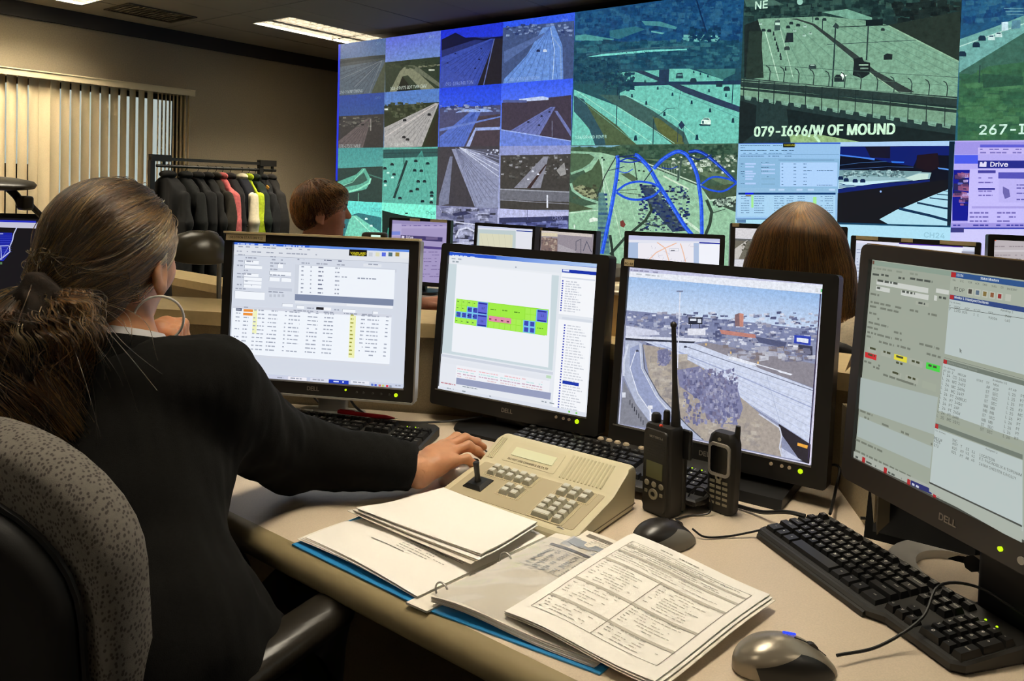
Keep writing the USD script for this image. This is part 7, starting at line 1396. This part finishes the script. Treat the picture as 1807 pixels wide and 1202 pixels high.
dv = thing('desk_divider', 'low tan divider seen between the black lamp and the call log monitor', 'desk divider'); part(dv, 'panel', box(-3.3, -2.15, 1.62, 1.67, .02, .86), panelm, smooth=False); part(dv, 'ledge', box(-3.3, -2.13, 1.59, 1.74, .86, .89), woodm, smooth=False)
dv = thing('desk_divider', 'dark tan divider seen in the gap right of the box diagram monitor', 'desk divider'); part(dv, 'panel', box(-1.32, -1.27, 1.75, 2.32, .02, 1.0), panelm, smooth=False); part(dv, 'ledge', box(-1.34, -1.25, 1.74, 2.34, 1.0, 1.03), mat('ledge_grey', (130, 124, 104), .5), smooth=False)

def far(label, TLp, yaw, w, h, tilt=.05, bz=(.018, .018, .018, .026), zf=ZD, stand='simple'):
    ra = np.array([math.cos(yaw), math.sin(yaw), 0]); c = np.array(TLp) + ra * (w / 2 + bz[0]) - np.array([0, 0, h / 2 + bz[2]])
    t, tl, mp = monitor(label, c, yaw, tilt, w, h, bz, stand, .05, zfoot=zf, logo=False); return t, tl, mp, w, h
def tab(t, tl, w, h, x0, x1, z=.017): part(t, 'name_label', box(-w / 2 + x0, -w / 2 + x1, -.0085, -.006, h / 2 + z - .013, h / 2 + z + .001), labelm, m=tl, smooth=False, label='tan label tab')
# far left: map of blue roads
t, tl, mp, w, h = far('far left monitor showing a blue road map on black', (-3.171, .839, 1.144), math.radians(37.5), .406, .270, bz=(.018, .018, .016, .028))
p = scr(mp, w, h, 0, 300, 3.536); fill(p, (24, 22, 26)); p.poly([(-400, 300), (225, 318), (225, 332), (-400, 316)], (40, 50, 190)); p.poly([(-400, 316), (250, 330), (250, 366), (-400, 345)], (196, 196, 216)); p.poly([(-200, 385), (78, 392), (76, 440), (50, 480), (60, 520), (20, 570), (-200, 560)], (26, 36, 160)); p.line([(-200, 400), (20, 398)], 5, (180, 186, 230)); p.line([(105, 360), (86, 400), (78, 440), (60, 480), (62, 510), (20, 545), (-20, 570)], 7, (190, 196, 230)); p.line([(-100, 480), (56, 472)], 6, (170, 178, 226)); p.line([(5, 480), (10, 560)], 6, (170, 178, 226)); p.line([(56, 475), (10, 555)], 4, (120, 130, 220)); [p.line([(-150, 410 + i * 16), (74, 412 + i * 14)], 2, (70, 80, 200)) for i in range(8)]; p.poly([(-400, 800), (190, 830), (185, 842), (-400, 818)], (190, 196, 206)); p.rect(2, 575, 14, 590, (90, 130, 90)); p.build(t, 'screen', uim, m=tl)
# travel page
t, tl, mp, w, h = far('far monitor showing a lilac travel web page beside the curly diagram', (-2.862, 2.715, 1.112), math.radians(20), .300, .300, bz=(.014, .02, .012, .02))
p = scr(mp, w, h, 680, 380, 4.755); fill(p, (164, 152, 196)); p.rect(40, 45, 530, 75, (150, 140, 186)); p.rect(45, 70, 135, 175, (176, 166, 208)); p.rect(45, 135, 125, 165, (120, 136, 214)); p.rect(130, 90, 520, 110, (176, 164, 204)); p.poly([(130, 165), (480, 185), (478, 222), (130, 200)], (66, 56, 106)); p.text('Drive', (172, 193), 22, (220, 214, 236), bold=True, sx=.9); p.poly([(136, 196), (138, 170), (160, 172), (158, 198)], (220, 214, 236)); p.rect(340, 182, 440, 205, (110, 96, 140)); p.poly([(290, 255), (472, 268), (472, 288), (290, 276)], (80, 64, 130)); [dash(p, x, y, x + 130, 7, (130, 116, 164), y + x, .3) for x in (300, 390) for y in (305, 330, 360, 385, 420, 450, 490, 510)]; dash(p, 140, 84, 480, 6, (110, 98, 160), 3, .3); p.rect(160, 212, 260, 240, (180, 168, 206)); [dash(p, 50, y, 130, 6, (126, 112, 170), y) for y in (190, 215, 240, 262)]; p.build(t, 'screen', uim, m=tl); tab(t, tl, w, h, .10, .155, .012); tab(t, tl, w, h, .21, .30, .012)
# pale map, grey camera view
t, tl, mp, w, h = far('far monitor with a pale map screen between two darker screens', (-2.261, 2.672, 1.119), math.radians(1), .306, .26, bz=(.014, .014, .014, .022))
p = scr(mp, w, h, 680, 380, 4.755); fill(p, (226, 228, 236)); p.poly([(765, 80), (1265, 108), (1265, 128), (765, 104)], (206, 212, 236)); p.poly([(765, 115), (1095, 130), (1090, 400), (760, 400)], (190, 204, 206)); p.poly([(790, 150), (1070, 165), (1060, 400), (785, 400)], (218, 216, 190)); [p.line([(800 + i * 50, 155), (830 + i * 46, 300)], 2, (196, 196, 170)) for i in range(6)]; p.poly([(1100, 126), (1260, 136), (1260, 142), (1100, 134)], (40, 60, 150)); p.build(t, 'screen', uim, m=tl)
t, tl, mp, w, h = far('far monitor with a grey-brown camera picture right of the pale map', (-2.033, 2.847, 1.106), math.radians(-2), .286, .25, bz=(.014, .014, .014, .022))
p = scr(mp, w, h, 680, 380, 4.755); fill(p, (150, 142, 152)); p.poly([(1310, 125), (1735, 155), (1735, 185), (1310, 150)], (206, 196, 190)); p.poly([(1310, 185), (1445, 195), (1440, 400), (1300, 400)], (130, 110, 106)); p.poly([(1310, 145), (1445, 150), (1445, 180), (1310, 175)], (216, 204, 176)); p.line([(1460, 260), (1540, 330), (1600, 290), (1600, 220), (1640, 200), (1640, 320)], 6, (100, 98, 112)); p.line([(1660, 300), (1690, 220), (1730, 310)], 6, (90, 90, 108)); p.poly([(1450, 240), (1600, 300), (1560, 400), (1450, 400)], (170, 164, 172)); scatter(p, 60, 1310, 190, 1440, 330, (8, 22), [(150, 128, 118), (110, 94, 94), (180, 164, 150)], 71); p.build(t, 'screen', photom, m=tl); tab(t, tl, w, h, -.01, .01, .012)
# street map
t, tl, mp, w, h = far('far monitor with a white and orange street map below the blue arches', (-1.600, 2.864, 1.113), math.radians(24.5), .370, .27, bz=(.018, .02, .017, .026))
p = scr(mp, w, h, 1050, 380, 5.009); fill(p, (214, 220, 234)); p.poly([(290, 170), (1130, 205), (1130, 235), (290, 215)], (196, 200, 232)); p.poly([(290, 215), (1130, 240), (1130, 262), (290, 240)], (226, 228, 240)); p.rect(285, 240, 385, 700, (170, 190, 222)); p.rect(868, 245, 920, 700, (176, 194, 224)); p.rect(380, 245, 872, 700, (236, 234, 242)); p.rect(918, 258, 1120, 700, (240, 242, 250)); p.poly([(922, 236), (1116, 246), (1116, 258), (922, 248)], (40, 50, 160))
for q in ([(550, 240), (620, 290), (650, 390), (680, 480)], [(480, 390), (540, 330), (620, 290), (720, 245)], [(755, 250), (780, 330), (800, 410)]): p.line(q, 9, (236, 190, 166))
for i in range(26): r_ = random.Random(i); x, y = r_.uniform(385, 860), r_.uniform(250, 430); a = r_.uniform(0, 3.1); L2 = r_.uniform(20, 70); p.line([(x, y), (x + L2 * math.cos(a), y + L2 * math.sin(a))], 2.5, (190, 188, 206), layer=(i == 0))
p.rect(655, 292, 742, 318, (206, 206, 218)); p.rect(660, 297, 736, 313, (240, 240, 246)); p.rect(670, 308, 705, 315, (60, 60, 80)); p.build(t, 'screen', uim, m=tl)
# camera view behind the long-haired head
t, tl, mp, w, h = far('far monitor with a freeway camera view behind the long brown hair', (-1.133, 2.847, 1.171), math.radians(27.9), .386, .30, bz=(.018, .018, .018, .026))
p = scr(mp, w, h, 1050, 380, 5.009); fill(p, (206, 206, 214)); p.poly([(1238, 100), (1600, 120), (1600, 210), (1236, 200)], (214, 212, 216)); p.poly([(1236, 205), (2300, 250), (2300, 420), (1228, 388)], (112, 108, 96)); p.poly([(1236, 205), (2300, 250), (2300, 270), (1236, 222)], (90, 92, 92)); p.poly([(1230, 300), (1340, 222), (1350, 222), (1270, 385), (1228, 388)], (196, 192, 186)); p.poly([(1375, 222), (1390, 224), (1440, 300), (1420, 320)], (200, 196, 190)); scatter(p, 80, 1300, 225, 1500, 380, (6, 18), [(96, 94, 80), (130, 124, 110), (76, 76, 66)], 72); p.rect(1228, 390, 2300, 900, (214, 214, 222)); p.build(t, 'screen', photom, m=tl); tab(t, tl, w, h, -.012, .013)
# text windows
t, tl, mp, w, h = far('far monitor with three tan tabs and white text windows below the CH24 sign', (-.755, 3.072, 1.140), math.radians(3), .382, .31, bz=(.018, .018, .018, .026))
p = scr(mp, w, h, 1480, 380, 5.526); fill(p, (206, 214, 232)); p.poly([(165, 240), (1330, 315), (1330, 340), (165, 270)], (226, 226, 244)); p.poly([(590, 268), (1210, 300), (1210, 315), (590, 282)], (70, 40, 150)); p.poly([(590, 282), (1210, 314), (1200, 900), (580, 900)], (236, 238, 248)); p.poly([(1200, 350), (1335, 356), (1335, 388), (1200, 384)], (150, 152, 170)); [dash(p, 175, y, 225, 8, (150, 160, 190), y) for y in range(330, 900, 30)]; p.build(t, 'screen', uim, m=tl); tab(t, tl, w, h, .0, .075); tab(t, tl, w, h, .152, .19); tab(t, tl, w, h, .275, .385)
t, tl, mp, w, h = far('far monitor with a plain grey list at the right edge under the lilac page', (-.299, 2.919, 1.176), math.radians(20), .386, .30, bz=(.018, .018, .018, .026))
p = scr(mp, w, h, 1480, 380, 5.526); fill(p, (186, 178, 182)); [dash(p, 1520, y, 1800, 9, (150, 140, 146), y, .2) for y in (300, 345, 385, 420)]; p.rect(1515, 340, 2300, 356, (206, 200, 204)); p.rect(1512, 235, 1535, 250, (210, 90, 60)); p.build(t, 'screen', uim, m=tl)
kb = thing('keyboard', 'small dark keyboard on the far desk below the lilac page', 'keyboard', M44((-2.42, 2.44, ZD), .35)); part(kb, 'body', rslab(.40, .14, .018, .012), bodyk)
for r in range(5): part(kb, 'key_row', [at(keycap(.022, .02, .007), (-.17 + i * .0262, -.05 + r * .0235, .017)) for i in range(14)], keym, smooth=False)

# lamps
lm = mat('lamp_dark', (60, 54, 40), .32)
lp = thing('desk_lamp', 'black dome desk lamp with a pierced top beside the call log monitor', 'desk lamp', M44((-1.99, 1.235, 0)))
c = np.array([.045, -.09, 1.085]); dome = lathe([(0, .052), (.030, .051), (.055, .040), (.074, .014), (.0775, -.012), (.0765, -.022), (.072, -.024), (.070, -.008), (.05, .030), (0, .045)], 36)
dome.apply_scale([1.0, 1.0, 1.0]); part(lp, 'hood', at(dome, c, ry=.12), lm, smooth=60)
part(lp, 'vent_holes', [at(trimesh.creation.icosphere(1, .0016), c + np.array([r_ * math.cos(a), r_ * math.sin(a), .052 - 9 * r_ * r_])) for r_ in (.010, .018, .026, .033) for a in np.linspace(0, 2 * np.pi, int(r_ * 900), endpoint=False)], mat('vent_pale', (150, 140, 110), .4), kind='stuff')
part(lp, 'pole', tube([(0, 0, .75), (0, 0, .95), (-.005, .0, 1.10), (.02, -.04, 1.13), (.045, -.09, 1.125)], .0065, 8), greyp); part(lp, 'base', rslab(.14, .14, .016, .07).apply_translation((0, 0, ZD)), lm)
lp = thing('desk_lamp', 'flat black desk lamp head on a jointed arm above the map monitor', 'desk lamp', M44((-2.72, 1.22, 0)))
hd = lathe([(0, .016), (.06, .015), (.098, .008), (.105, 0), (.100, -.010), (.06, -.016), (0, -.018)], 36); part(lp, 'head', at(hd, (-.03, -.28, 1.247), ry=.10), lm, smooth=60)
part(lp, 'hinge', [tube([(-.01, -.26, 1.235), (.01, -.24, 1.205), (.025, -.235, 1.18)], .012, 10), rbox(.05, .035, .045, .008).apply_translation((.045, -.23, 1.165))], lm)
part(lp, 'arm', tube([(.05, -.22, 1.185), (.05, -.10, 1.05), (.02, 0, .95), (0, 0, .76)], .009, 8), lm); part(lp, 'base', rslab(.16, .16, .016, .08).apply_translation((0, 0, ZD)), lm)
lp = thing('task_lamp', 'slim black task lamp with a lit greenish strip before the short-haired person', 'task lamp', M44((-2.60, 2.42, 0), .65))
part(lp, 'head', at(rbox(.112, .05, .030, .014, 12), (0, -.16, 1.040)), lm); part(lp, 'light_strip', box(-.012, .028, -.1862, -.184, 1.052, 1.060), emit('strip_glow', (200, 255, 225), 1.2), smooth=False)
part(lp, 'arm', tube([(-.02, -.13, 1.045), (-.02, -.02, 1.0), (-.02, 0, .85), (-.02, 0, .75)], .008, 8), lm); part(lp, 'base', rslab(.14, .14, .015, .07).apply_translation((-.02, 0, ZD)), lm)

# empty mesh-backed chair
def task_chair(label, o, rz, mesh_back=True, zb=1.07):
    t = thing('office_chair', label, 'chair', M44((*o, 0), rz)); fb = mat('chair_black', (24, 22, 20), .6, bump=(700, .0003))
    part(t, 'backrest', cushion(.44, .60, zb, .10, 0, .05, .04, .08), fb, smooth=True); part(t, 'seat', rslab(.48, .46, .08, .12, .02, 8).apply_translation((0, .27, .40)), fb)
    part(t, 'back_bar', tube([(0, .14, .38), (0, -.04, .42), (0, -.04, .62)], .02, 8), plastic2); part(t, 'gas_post', trimesh.creation.cylinder(.028, .32, sections=16).apply_translation((0, .26, .24)), plastic2)
    for k in range(5): a = k * 2 * math.pi / 5; part(t, 'base_leg', tube([(0, .26, .10), (.28 * math.cos(a), .26 + .28 * math.sin(a), .06)], [.026, .016], 8), plastic2); part(t, 'caster', at(trimesh.creation.cylinder(.026, .04, sections=14), (.28 * math.cos(a), .26 + .28 * math.sin(a), .026), rz=a, rx=math.pi / 2), plastic2)
    return t
t = task_chair('empty black chair with a ribbed side rail behind the dome lamp', (-2.47, 1.20), -.9)
part(t, 'back_rail', [box(.205, .222, -.02 + .02, .045, .66 + i * .022, .674 + i * .022) for i in range(16)], greyp, smooth=False)
part(t, 'armrest', rbox(.07, .26, .035, .014).apply_translation((.27, .22, .66)), plastic2); part(t, 'armrest', rbox(.07, .26, .035, .014).apply_translation((-.27, .22, .66)), plastic2)
task_chair('black chair under the person with long brown hair', (-.64, 1.96), 0.05, zb=.93)
task_chair('black chair under the person with short brown hair', (-2.66, 1.86), -.55, zb=.95)

# ---------------------------------------------------------------- coat rack and coats
XR_ = -6.8
rk = thing('coat_rack', 'black rolling coat rack standing along the left wall by the blinds', 'coat rack', M44((XR_, 0, 0)))
rb = mat('rack_black', (30, 28, 24), .45)
part(rk, 'top_bar', [box(-.018, .018, 3.52, 4.83, 1.435, 1.462)], rb)
for y in (3.52, 4.64): part(rk, 'bracket', box(-.03, .03, y, y + .19, 1.425, 1.485), rb)
part(rk, 'hanging_bar', at(trimesh.creation.cylinder(.014, 1.26, sections=12), (0, 4.21, 1.385), rx=math.pi / 2), rb)
for y in (3.65, 4.80): part(rk, 'bar_hook', box(-.012, .012, y - .01, y + .01, 1.37, 1.44), rb)
for y in (3.535, 4.66): part(rk, 'post', box(-.022, .022, y - .022, y + .022, .08, 1.43), rb); part(rk, 'foot', box(-.28, .28, y - .025, y + .025, .055, .085), rb)
part(rk, 'lower_bar', box(-.016, .016, 3.52, 4.68, .18, .21), rb)
for y in (3.535, 4.66):
    for x in (-.25, .25): part(rk, 'caster', at(trimesh.creation.cylinder(.0275, .03, sections=14), (x, y, .0275), rx=math.pi / 2), plastic2)
def coat(label, y, rgb, wide, thick, rz, seed, length=.95, sleeve=None, collar_=None):
    nm = 'coat_%d_%d_%d' % rgb; m_ = mat(nm, tuple(c_ * .72 if max(rgb) < 60 else c_ for c_ in rgb), .95, noise=(40, .25), bump=(400, .0008))
    t = thing('coat', label, 'coat', M44((XR_, y, 0), rz), 'coats hanging on the rack'); W2_ = wide / 2; zt = 1.315
    def f(p):
        ax = np.abs(p[:, 0]); top = zt - .01 - np.interp(ax, [0, .05, W2_ * .9, W2_ * 1.15], [0, .014, .185, .46]); tz = np.clip((zt - p[:, 2]) / length, 0, 1); hw = W2_ * np.interp(tz, [0, .15, .5, 1], [.9, .98, 1.04, 1.12]); ht = thick / 2 * np.interp(tz, [0, .06, .25, 1], [.45, .8, 1, 1.25])
        d = (np.sqrt((p[:, 0] / hw) ** 4 + (p[:, 1] / ht) ** 2) ** .9 - 1) * np.minimum(hw, ht); d = smax(d, p[:, 2] - top, .03)
        for q_ in (-1, 1): d = smin(d, chains(p, [((q_ * W2_ * .80, 0, zt - .20), (q_ * W2_ * 1.02, -thick * .25, zt - .44), .046, .052), ((q_ * W2_ * 1.02, -thick * .25, zt - .44), (q_ * W2_ * .98, -thick * .3, zt - .68), .050, .044)]), .025)
        d = smax(d, zt - length - p[:, 2], .01); return d + (.011 * np.sin(p[:, 0] * 38 + seed * 2 + 4 * p[:, 2]) + .006 * np.sin(p[:, 0] * 71 + seed)) * np.clip(tz * 4, 0, 1)
    bdy = relax(skin(f, (-W2_ - .10, -thick / 2 - .10, zt - length - .03), (W2_ + .10, thick / 2 + .08, zt + .03), .016), 3); fold(bdy, .010, 12, seed, (1, 1, .35))
    if sleeve is not None:
        a_ = np.abs(bdy.triangles_center[:, 0]) > W2_ * .72; part(t, 'body', bdy.submesh([np.nonzero(~a_)[0]], append=True), m_, smooth=True); part(t, 'sleeves', bdy.submesh([np.nonzero(a_)[0]], append=True), sleeve, smooth=True)
    else: part(t, 'body', bdy, m_, smooth=True)
    part(t, 'collar', relax(skin(lambda p: sd_ell(p, (0, 0, zt - .005), (.085, thick * .42, .038)), (-.11, -.10, zt - .07), (.11, .10, zt + .05), .012), 2), collar_ or m_, smooth=True)
    part(t, 'hanger_hook', tube([(0, 0, zt), (0, 0, 1.35), (.016, 0, 1.372), (.018, 0, 1.39), (0, 0, 1.404), (-.016, 0, 1.394)], .0026, 6), MAT['bright_silver'] if rgb == (206, 196, 168) else plastic2); return t
WC = (206, 196, 168)
coat('large plain black coat nearest the blinds on the rack', 3.69, (13, 12, 11), .50, .17, .25, 1)
coat('black-green coat second from the blinds on the rack', 3.86, (16, 18, 15), .46, .12, .2, 2)
coat('black coat third from the blinds on the rack', 3.98, (12, 11, 11), .44, .11, .2, 3)
coat('very dark coat just left of the olive coat', 4.08, (14, 12, 11), .45, .10, .15, 4)
coat('olive brown coat just left of the pink jacket', 4.165, (44, 36, 22), .46, .08, .1, 5)
coat('pink jacket hanging in the middle of the rack', 4.235, (186, 92, 92), .47, .06, .1, 6)
coat('dark plum coat just right of the pink jacket', 4.32, (17, 12, 15), .44, .10, .1, 7)
t = coat('navy jacket with cream sleeves on the rack', 4.45, (24, 26, 40), .44, .10, .05, 8, sleeve=fabric('coat_cream', WC, (400, .0008), (40, .1)), collar_=fabric('coat_cream', WC))
t = coat('neon yellow-green vest between the cream and green jackets', 4.525, (170, 190, 30), .45, .05, .05, 9)
coat('dark green jacket on the rack right of the neon vest', 4.60, (24, 42, 33), .47, .09, 0, 10)
t = coat('dark navy jacket with an orange tag on its shoulder', 4.69, (18, 19, 22), .45, .08, 0, 11); part(t, 'orange_tag', at(rbox(.05, .012, .03, .004), (.14, -.045, 1.20), ry=.5), mat('tag_orange', (220, 160, 50), .6))
coat('charcoal grey coat at the right end of the rack', 4.79, (36, 32, 29), .47, .10, -.05, 12)

# ---------------------------------------------------------------- the two people further back
def sitter(label, HO_, f, neck_drop, shoulders, shirt, hairfn, arms, skin_, pv, s=1.0, trousers=(30, 30, 36)):
    O, R = frame(HO_, f); w = lambda q: O + R @ np.array(q, float); t = thing('person', label, 'person'); fd, rt = R[:, 1], R[:, 0]
    nb = w((0, -.045, -.165)); sl, sr = nb - rt * shoulders + (0, 0, -.075), nb + rt * shoulders + (0, 0, -.075); pv = np.array(pv)
    ms = [relax(skin(lambda p: smin(head_sdf((p - O) @ R), sd_caps(p, w((0, -.018, -.07)), nb + (0, 0, -.04), .049, .055), .03), O - .14 - (0, 0, .08), O + .14, .0055), 3)]
    (el, wl), (er, wr) = arms; hand = lambda W, E: (lambda d_: [(W, W + d_ * .07, .030, .034)] + sum([[(W + d_ * .07 + rt * o_, W + d_ * .115 + rt * o_ * 1.15 - (0, 0, .004), .0115, .010), (W + d_ * .115 + rt * o_ * 1.15 - (0, 0, .004), W + d_ * (.155 - abs(o_) * .4) + rt * o_ * 1.2 - (0, 0, .016), .010, .008)] for o_ in (-.030, -.010, .010, .030)], []) + [(W + d_ * .02 + rt * .03, W + d_ * .08 + rt * .058, .013, .009)])(unit(W - E))
    lo = np.minimum.reduce([sl, sr, el, wl, er, wr, pv]) - .22; hi = np.maximum.reduce([sl, sr, el, wl, er, wr, pv, nb]) + .24
    legs = sum([[(pv + rt * q * .09, pv + rt * q * .10 + fd * .40, .085, .06), (pv + rt * q * .10 + fd * .40, pv + rt * q * .10 + fd * .36 + (0, 0, -.44), .056, .042), (pv + rt * q * .10 + fd * .36 + (0, 0, -.47), pv + rt * q * .10 + fd * .52 + (0, 0, -.50), .042, .034)] for q in (-1, 1)], [])
    lo2 = np.minimum(lo, pv + fd * .6 - .2); hi2 = np.maximum(hi, pv + fd * .6 + .2); lo2[2] = max(.0, pv[2] - .56)
    ms.append(relax(skin(lambda p: smin(chains(p, [(nb + (0, 0, -.03), nb + (0, 0, -.10), .05, .08), (sl, sr, .05, .05), (nb + (0, 0, -.16), pv + (0, 0, .1), .11, .10), (pv - rt * .06, pv + rt * .06, .11, .11)] + legs, .04), chains(p, [(sl, el, .042, .036), (el, wl, .036, .026), (sr, er, .042, .036), (er, wr, .036, .026)], .02), .02), lo2, hi2, .014), 3))
    for W, E in ((wl, el), (wr, er)): ms.append(relax(skin(lambda p: chains(p, hand(W, E), .006), W - .19, W + .19, .0055), 3))
    part(t, 'body', union(ms), skin_, smooth=True); face_parts(t, O, R, 1.0, lip=(170, 90, 84))
    sm_ = fabric('shirt_%d' % shirt[2], shirt); top_ = lambda p: smax(smin(chains(p, [(nb + rt * .07 + (0, 0, -.15), pv + rt * .07 + (0, 0, .05), .105, .12), (nb - rt * .07 + (0, 0, -.15), pv - rt * .07 + (0, 0, .05), .105, .12), (sl, sr, .064, .064), (nb + (0, 0, -.045), nb + (0, 0, -.1), .064, .09), (nb + rt * .03 + (0, 0, -.055), sr + (0, 0, .02), .040, .044), (nb - rt * .03 + (0, 0, -.055), sl + (0, 0, .02), .040, .044)], .05), chains(p, [(sl, el, .060, .052), (el, el + (wl - el) * .25, .052, .046), (sr, er, .060, .052), (er, er + (wr - er) * .25, .052, .046)], .03), .03), -sd_caps(p, nb + (0, 0, -.055), nb + (0, 0, .1), .057, .066), .004)
    q = relax(skin(top_, lo, hi, .011), 4); fold(q, .004, 16, 2); part(t, 'shirt', q, sm_, smooth=True)
    part(t, 'trousers', relax(skin(lambda p: chains(p, [(pv - rt * .06, pv + rt * .06, .122, .122)] + [(a, b, r1 + .012, r2 + .014) for a, b, r1, r2 in legs if r1 > .05], .03), lo2, hi2, .016), 3), fabric('trousers_%d' % trousers[2], trousers), smooth=True)
    hairfn(t, O, R, w); return t
def hair_short(t, O, R, w):
    c0, r0 = np.array([0, -.012, .030]), np.array([.088, .108, .096])
    def f(p):
        q = (p - O) @ R; d = sd_ell(q, c0, r0); d = smin(d, sd_ell(q, (0, -.062, -.020), (.070, .048, .060)), .04); d = smin(d, sd_ell(q, (.03, .055, .068), (.050, .040, .028)), .04)
        lim = q[:, 1] * .80 - q[:, 2] * .60 - .035; lim = smax(lim, -(q[:, 2] + .085), .02); return smax(smax(smax(d, lim, .01), -sd_ell(q, (.088, .012, -.036), (.03, .020, .026)), .006), -sd_ell(q, (-.088, .012, -.036), (.03, .020, .026)), .006)
    def f2(p):
        q = (p - O) @ R; d = sd_ell(q, c0, r0); d = smin(d, sd_ell(q, (0, -.062, -.020), (.070, .048, .060)), .04); return smin(d, sd_ell(q, (.03, .055, .068), (.050, .040, .028)), .04)
    hp_ = part(t, 'hair', fold(relax(skin(f, O - .15, O + .15, .006), 2), .004, 60, 4), mat('hair_short_under', (84, 50, 24), .75, noise=(70, .35), bump=(160, .003)), smooth=True); rg_ = np.random.default_rng(11); V_ = trimesh.sample.sample_surface(relax(skin(f, O - .15, O + .15, .007), 2), 3400, seed=3); pts_, nr = V_[0], skin_normals(f, V_[0])
    crown = O + R @ np.array([0, -.045, .125]); flow = pts_ - crown; flow = flow - nr * (flow * nr).sum(1, keepdims=True); flow /= np.linalg.norm(flow, axis=1, keepdims=True) + 1e-9; flow = flow + rg_.normal(0, .22, flow.shape); ts = np.linspace(0, 1, 7); L_ = rg_.uniform(.03, .055, len(pts_))
    cur = pts_[:, None] + flow[:, None] * (L_[:, None] * ts)[..., None]; g_ = lambda p: f2(p); cur = push(cur.reshape(-1, 3), g_, np.repeat(rg_.uniform(.001, .006, len(pts_)), 7), 3).reshape(-1, 7, 3)
    toned(hp_, list(cur), .25 * waves(pts_, 170, 4) + rg_.normal(0, .15, len(pts_)), ((70, 42, 20), (112, 68, 34), (150, 98, 52)), .0020, .0011, .34)
def skin_normals(fn, p, e=1e-3):
    d = fn(p); g = np.stack([fn(p + np.eye(3)[k] * e) - d for k in range(3)], 1); return g / (np.linalg.norm(g, axis=1, keepdims=True) + 1e-9)
def hair_long(t, O, R, w):
    c0, r0 = np.array([0, -.012, .030]), np.array([.084, .104, .094]); k_ = lambda z: np.interp(z, [-.34, -.20, -.04, .02, .06, .09], [.150, .148, .130, .110, .094, .072])
    def f(p):
        q = (p - O) @ R; d = sd_ell(q, c0, r0); hw = k_(q[:, 2]); e = (np.sqrt((q[:, 0] / hw) ** 2 + ((q[:, 1] + .045) / (.062)) ** 2) - 1) * .055; e = smax(e, q[:, 2] - .07, .04); e = smax(e, -.30 - q[:, 2] + .03 * np.sin(q[:, 0] * 60), .02)
        d = smin(d, e, .04); return smax(d, q[:, 1] * .9 - np.maximum(q[:, 2], -.05) * .5 - .03, .01)
    def f3(p):
        q = (p - O) @ R; d = sd_ell(q, c0, r0); hw = k_(q[:, 2]); e = (np.sqrt((q[:, 0] / hw) ** 2 + ((q[:, 1] + .045) / (.062)) ** 2) - 1) * .055; return smin(d, smax(e, q[:, 2] - .07, .04), .04)
    hp_ = part(t, 'hair', relax(skin(f, O + (-.16, -.16, -.36), O + (.16, .16, .15), .006), 3), mat('hair_long_under', (70, 42, 20), .8, noise=(50, .4), bump=(120, .003)), smooth=True); rg_ = np.random.default_rng(12); n_ = 4200; lk = rg_.integers(0, 90, n_); la = np.random.default_rng(13).uniform(-2.3, 2.3, 90); ph = la[lk] + rg_.normal(0, .10, n_); k = 20; ts = np.linspace(0, 1, k); lw = np.random.default_rng(14).uniform(0, 6.28, 90)[lk]
    top_ = np.column_stack([.010 * np.sin(ph), -.02 + 0 * ph, .121 + 0 * ph]); zz = .118 - ts[None, :] * rg_.uniform(.30, .42, n_)[:, None]; hw = k_(zz) * np.interp(zz, [.05, .118], [1, .1]); yy = np.interp(zz, [-.34, -.05, .04, .118], [.085, .085, .100, .02])
    P_ = np.stack([np.sin(ph)[:, None] * hw + .010 * np.sin(ts * 9 + lw[:, None]) * ts, -.030 - np.cos(ph)[:, None] * yy + .008 * np.cos(ts * 8 + lw[:, None]) * ts, zz], -1); P_[:, 0] = top_ + rg_.normal(0, .004, (n_, 3))
    P_ = push((O + P_ @ R.T).reshape(-1, 3), f3, np.repeat(rg_.uniform(.0, .010, n_), k), 2).reshape(n_, k, 3)
    toned(hp_, list(P_), np.random.default_rng(15).normal(size=90)[lk] + rg_.normal(0, .5, n_), ((62, 40, 21), (106, 71, 38), (150, 110, 66)), .0022, .0010, .34)
def aw(O, f, a): o_, r_ = frame(O, f); return o_ + r_ @ np.array(a, float)
O2, F2 = (-2.5706, 2.0582, 1.165), (.60, .80)
sitter('person with short brown hair and navy shirt in profile behind the call log monitor', O2, F2, 0, .155, (30, 34, 74), hair_short, ((aw(O2, F2, (-.24, .10, -.39)), aw(O2, F2, (-.10, .28, -.375))), (np.array([-2.33, 2.06, .80]), np.array([-2.235, 2.33, .785]))), skin2, aw(O2, F2, (0, -.12, -.62)))
O3, F3 = (-.6668, 2.1943, 1.132), (-.12, .99)
sitter('person with long straight brown hair in a cream top seen from behind', O3, F3, 0, .165, (196, 182, 156), hair_long, ((aw(O3, F3, (-.25, .12, -.38)), aw(O3, F3, (-.12, .40, -.375))), (aw(O3, F3, (.27, .10, -.38)), aw(O3, F3, (.16, .40, -.375)))), skin2, aw(O3, F3, (0, -.06, -.61)), trousers=(26, 26, 30))
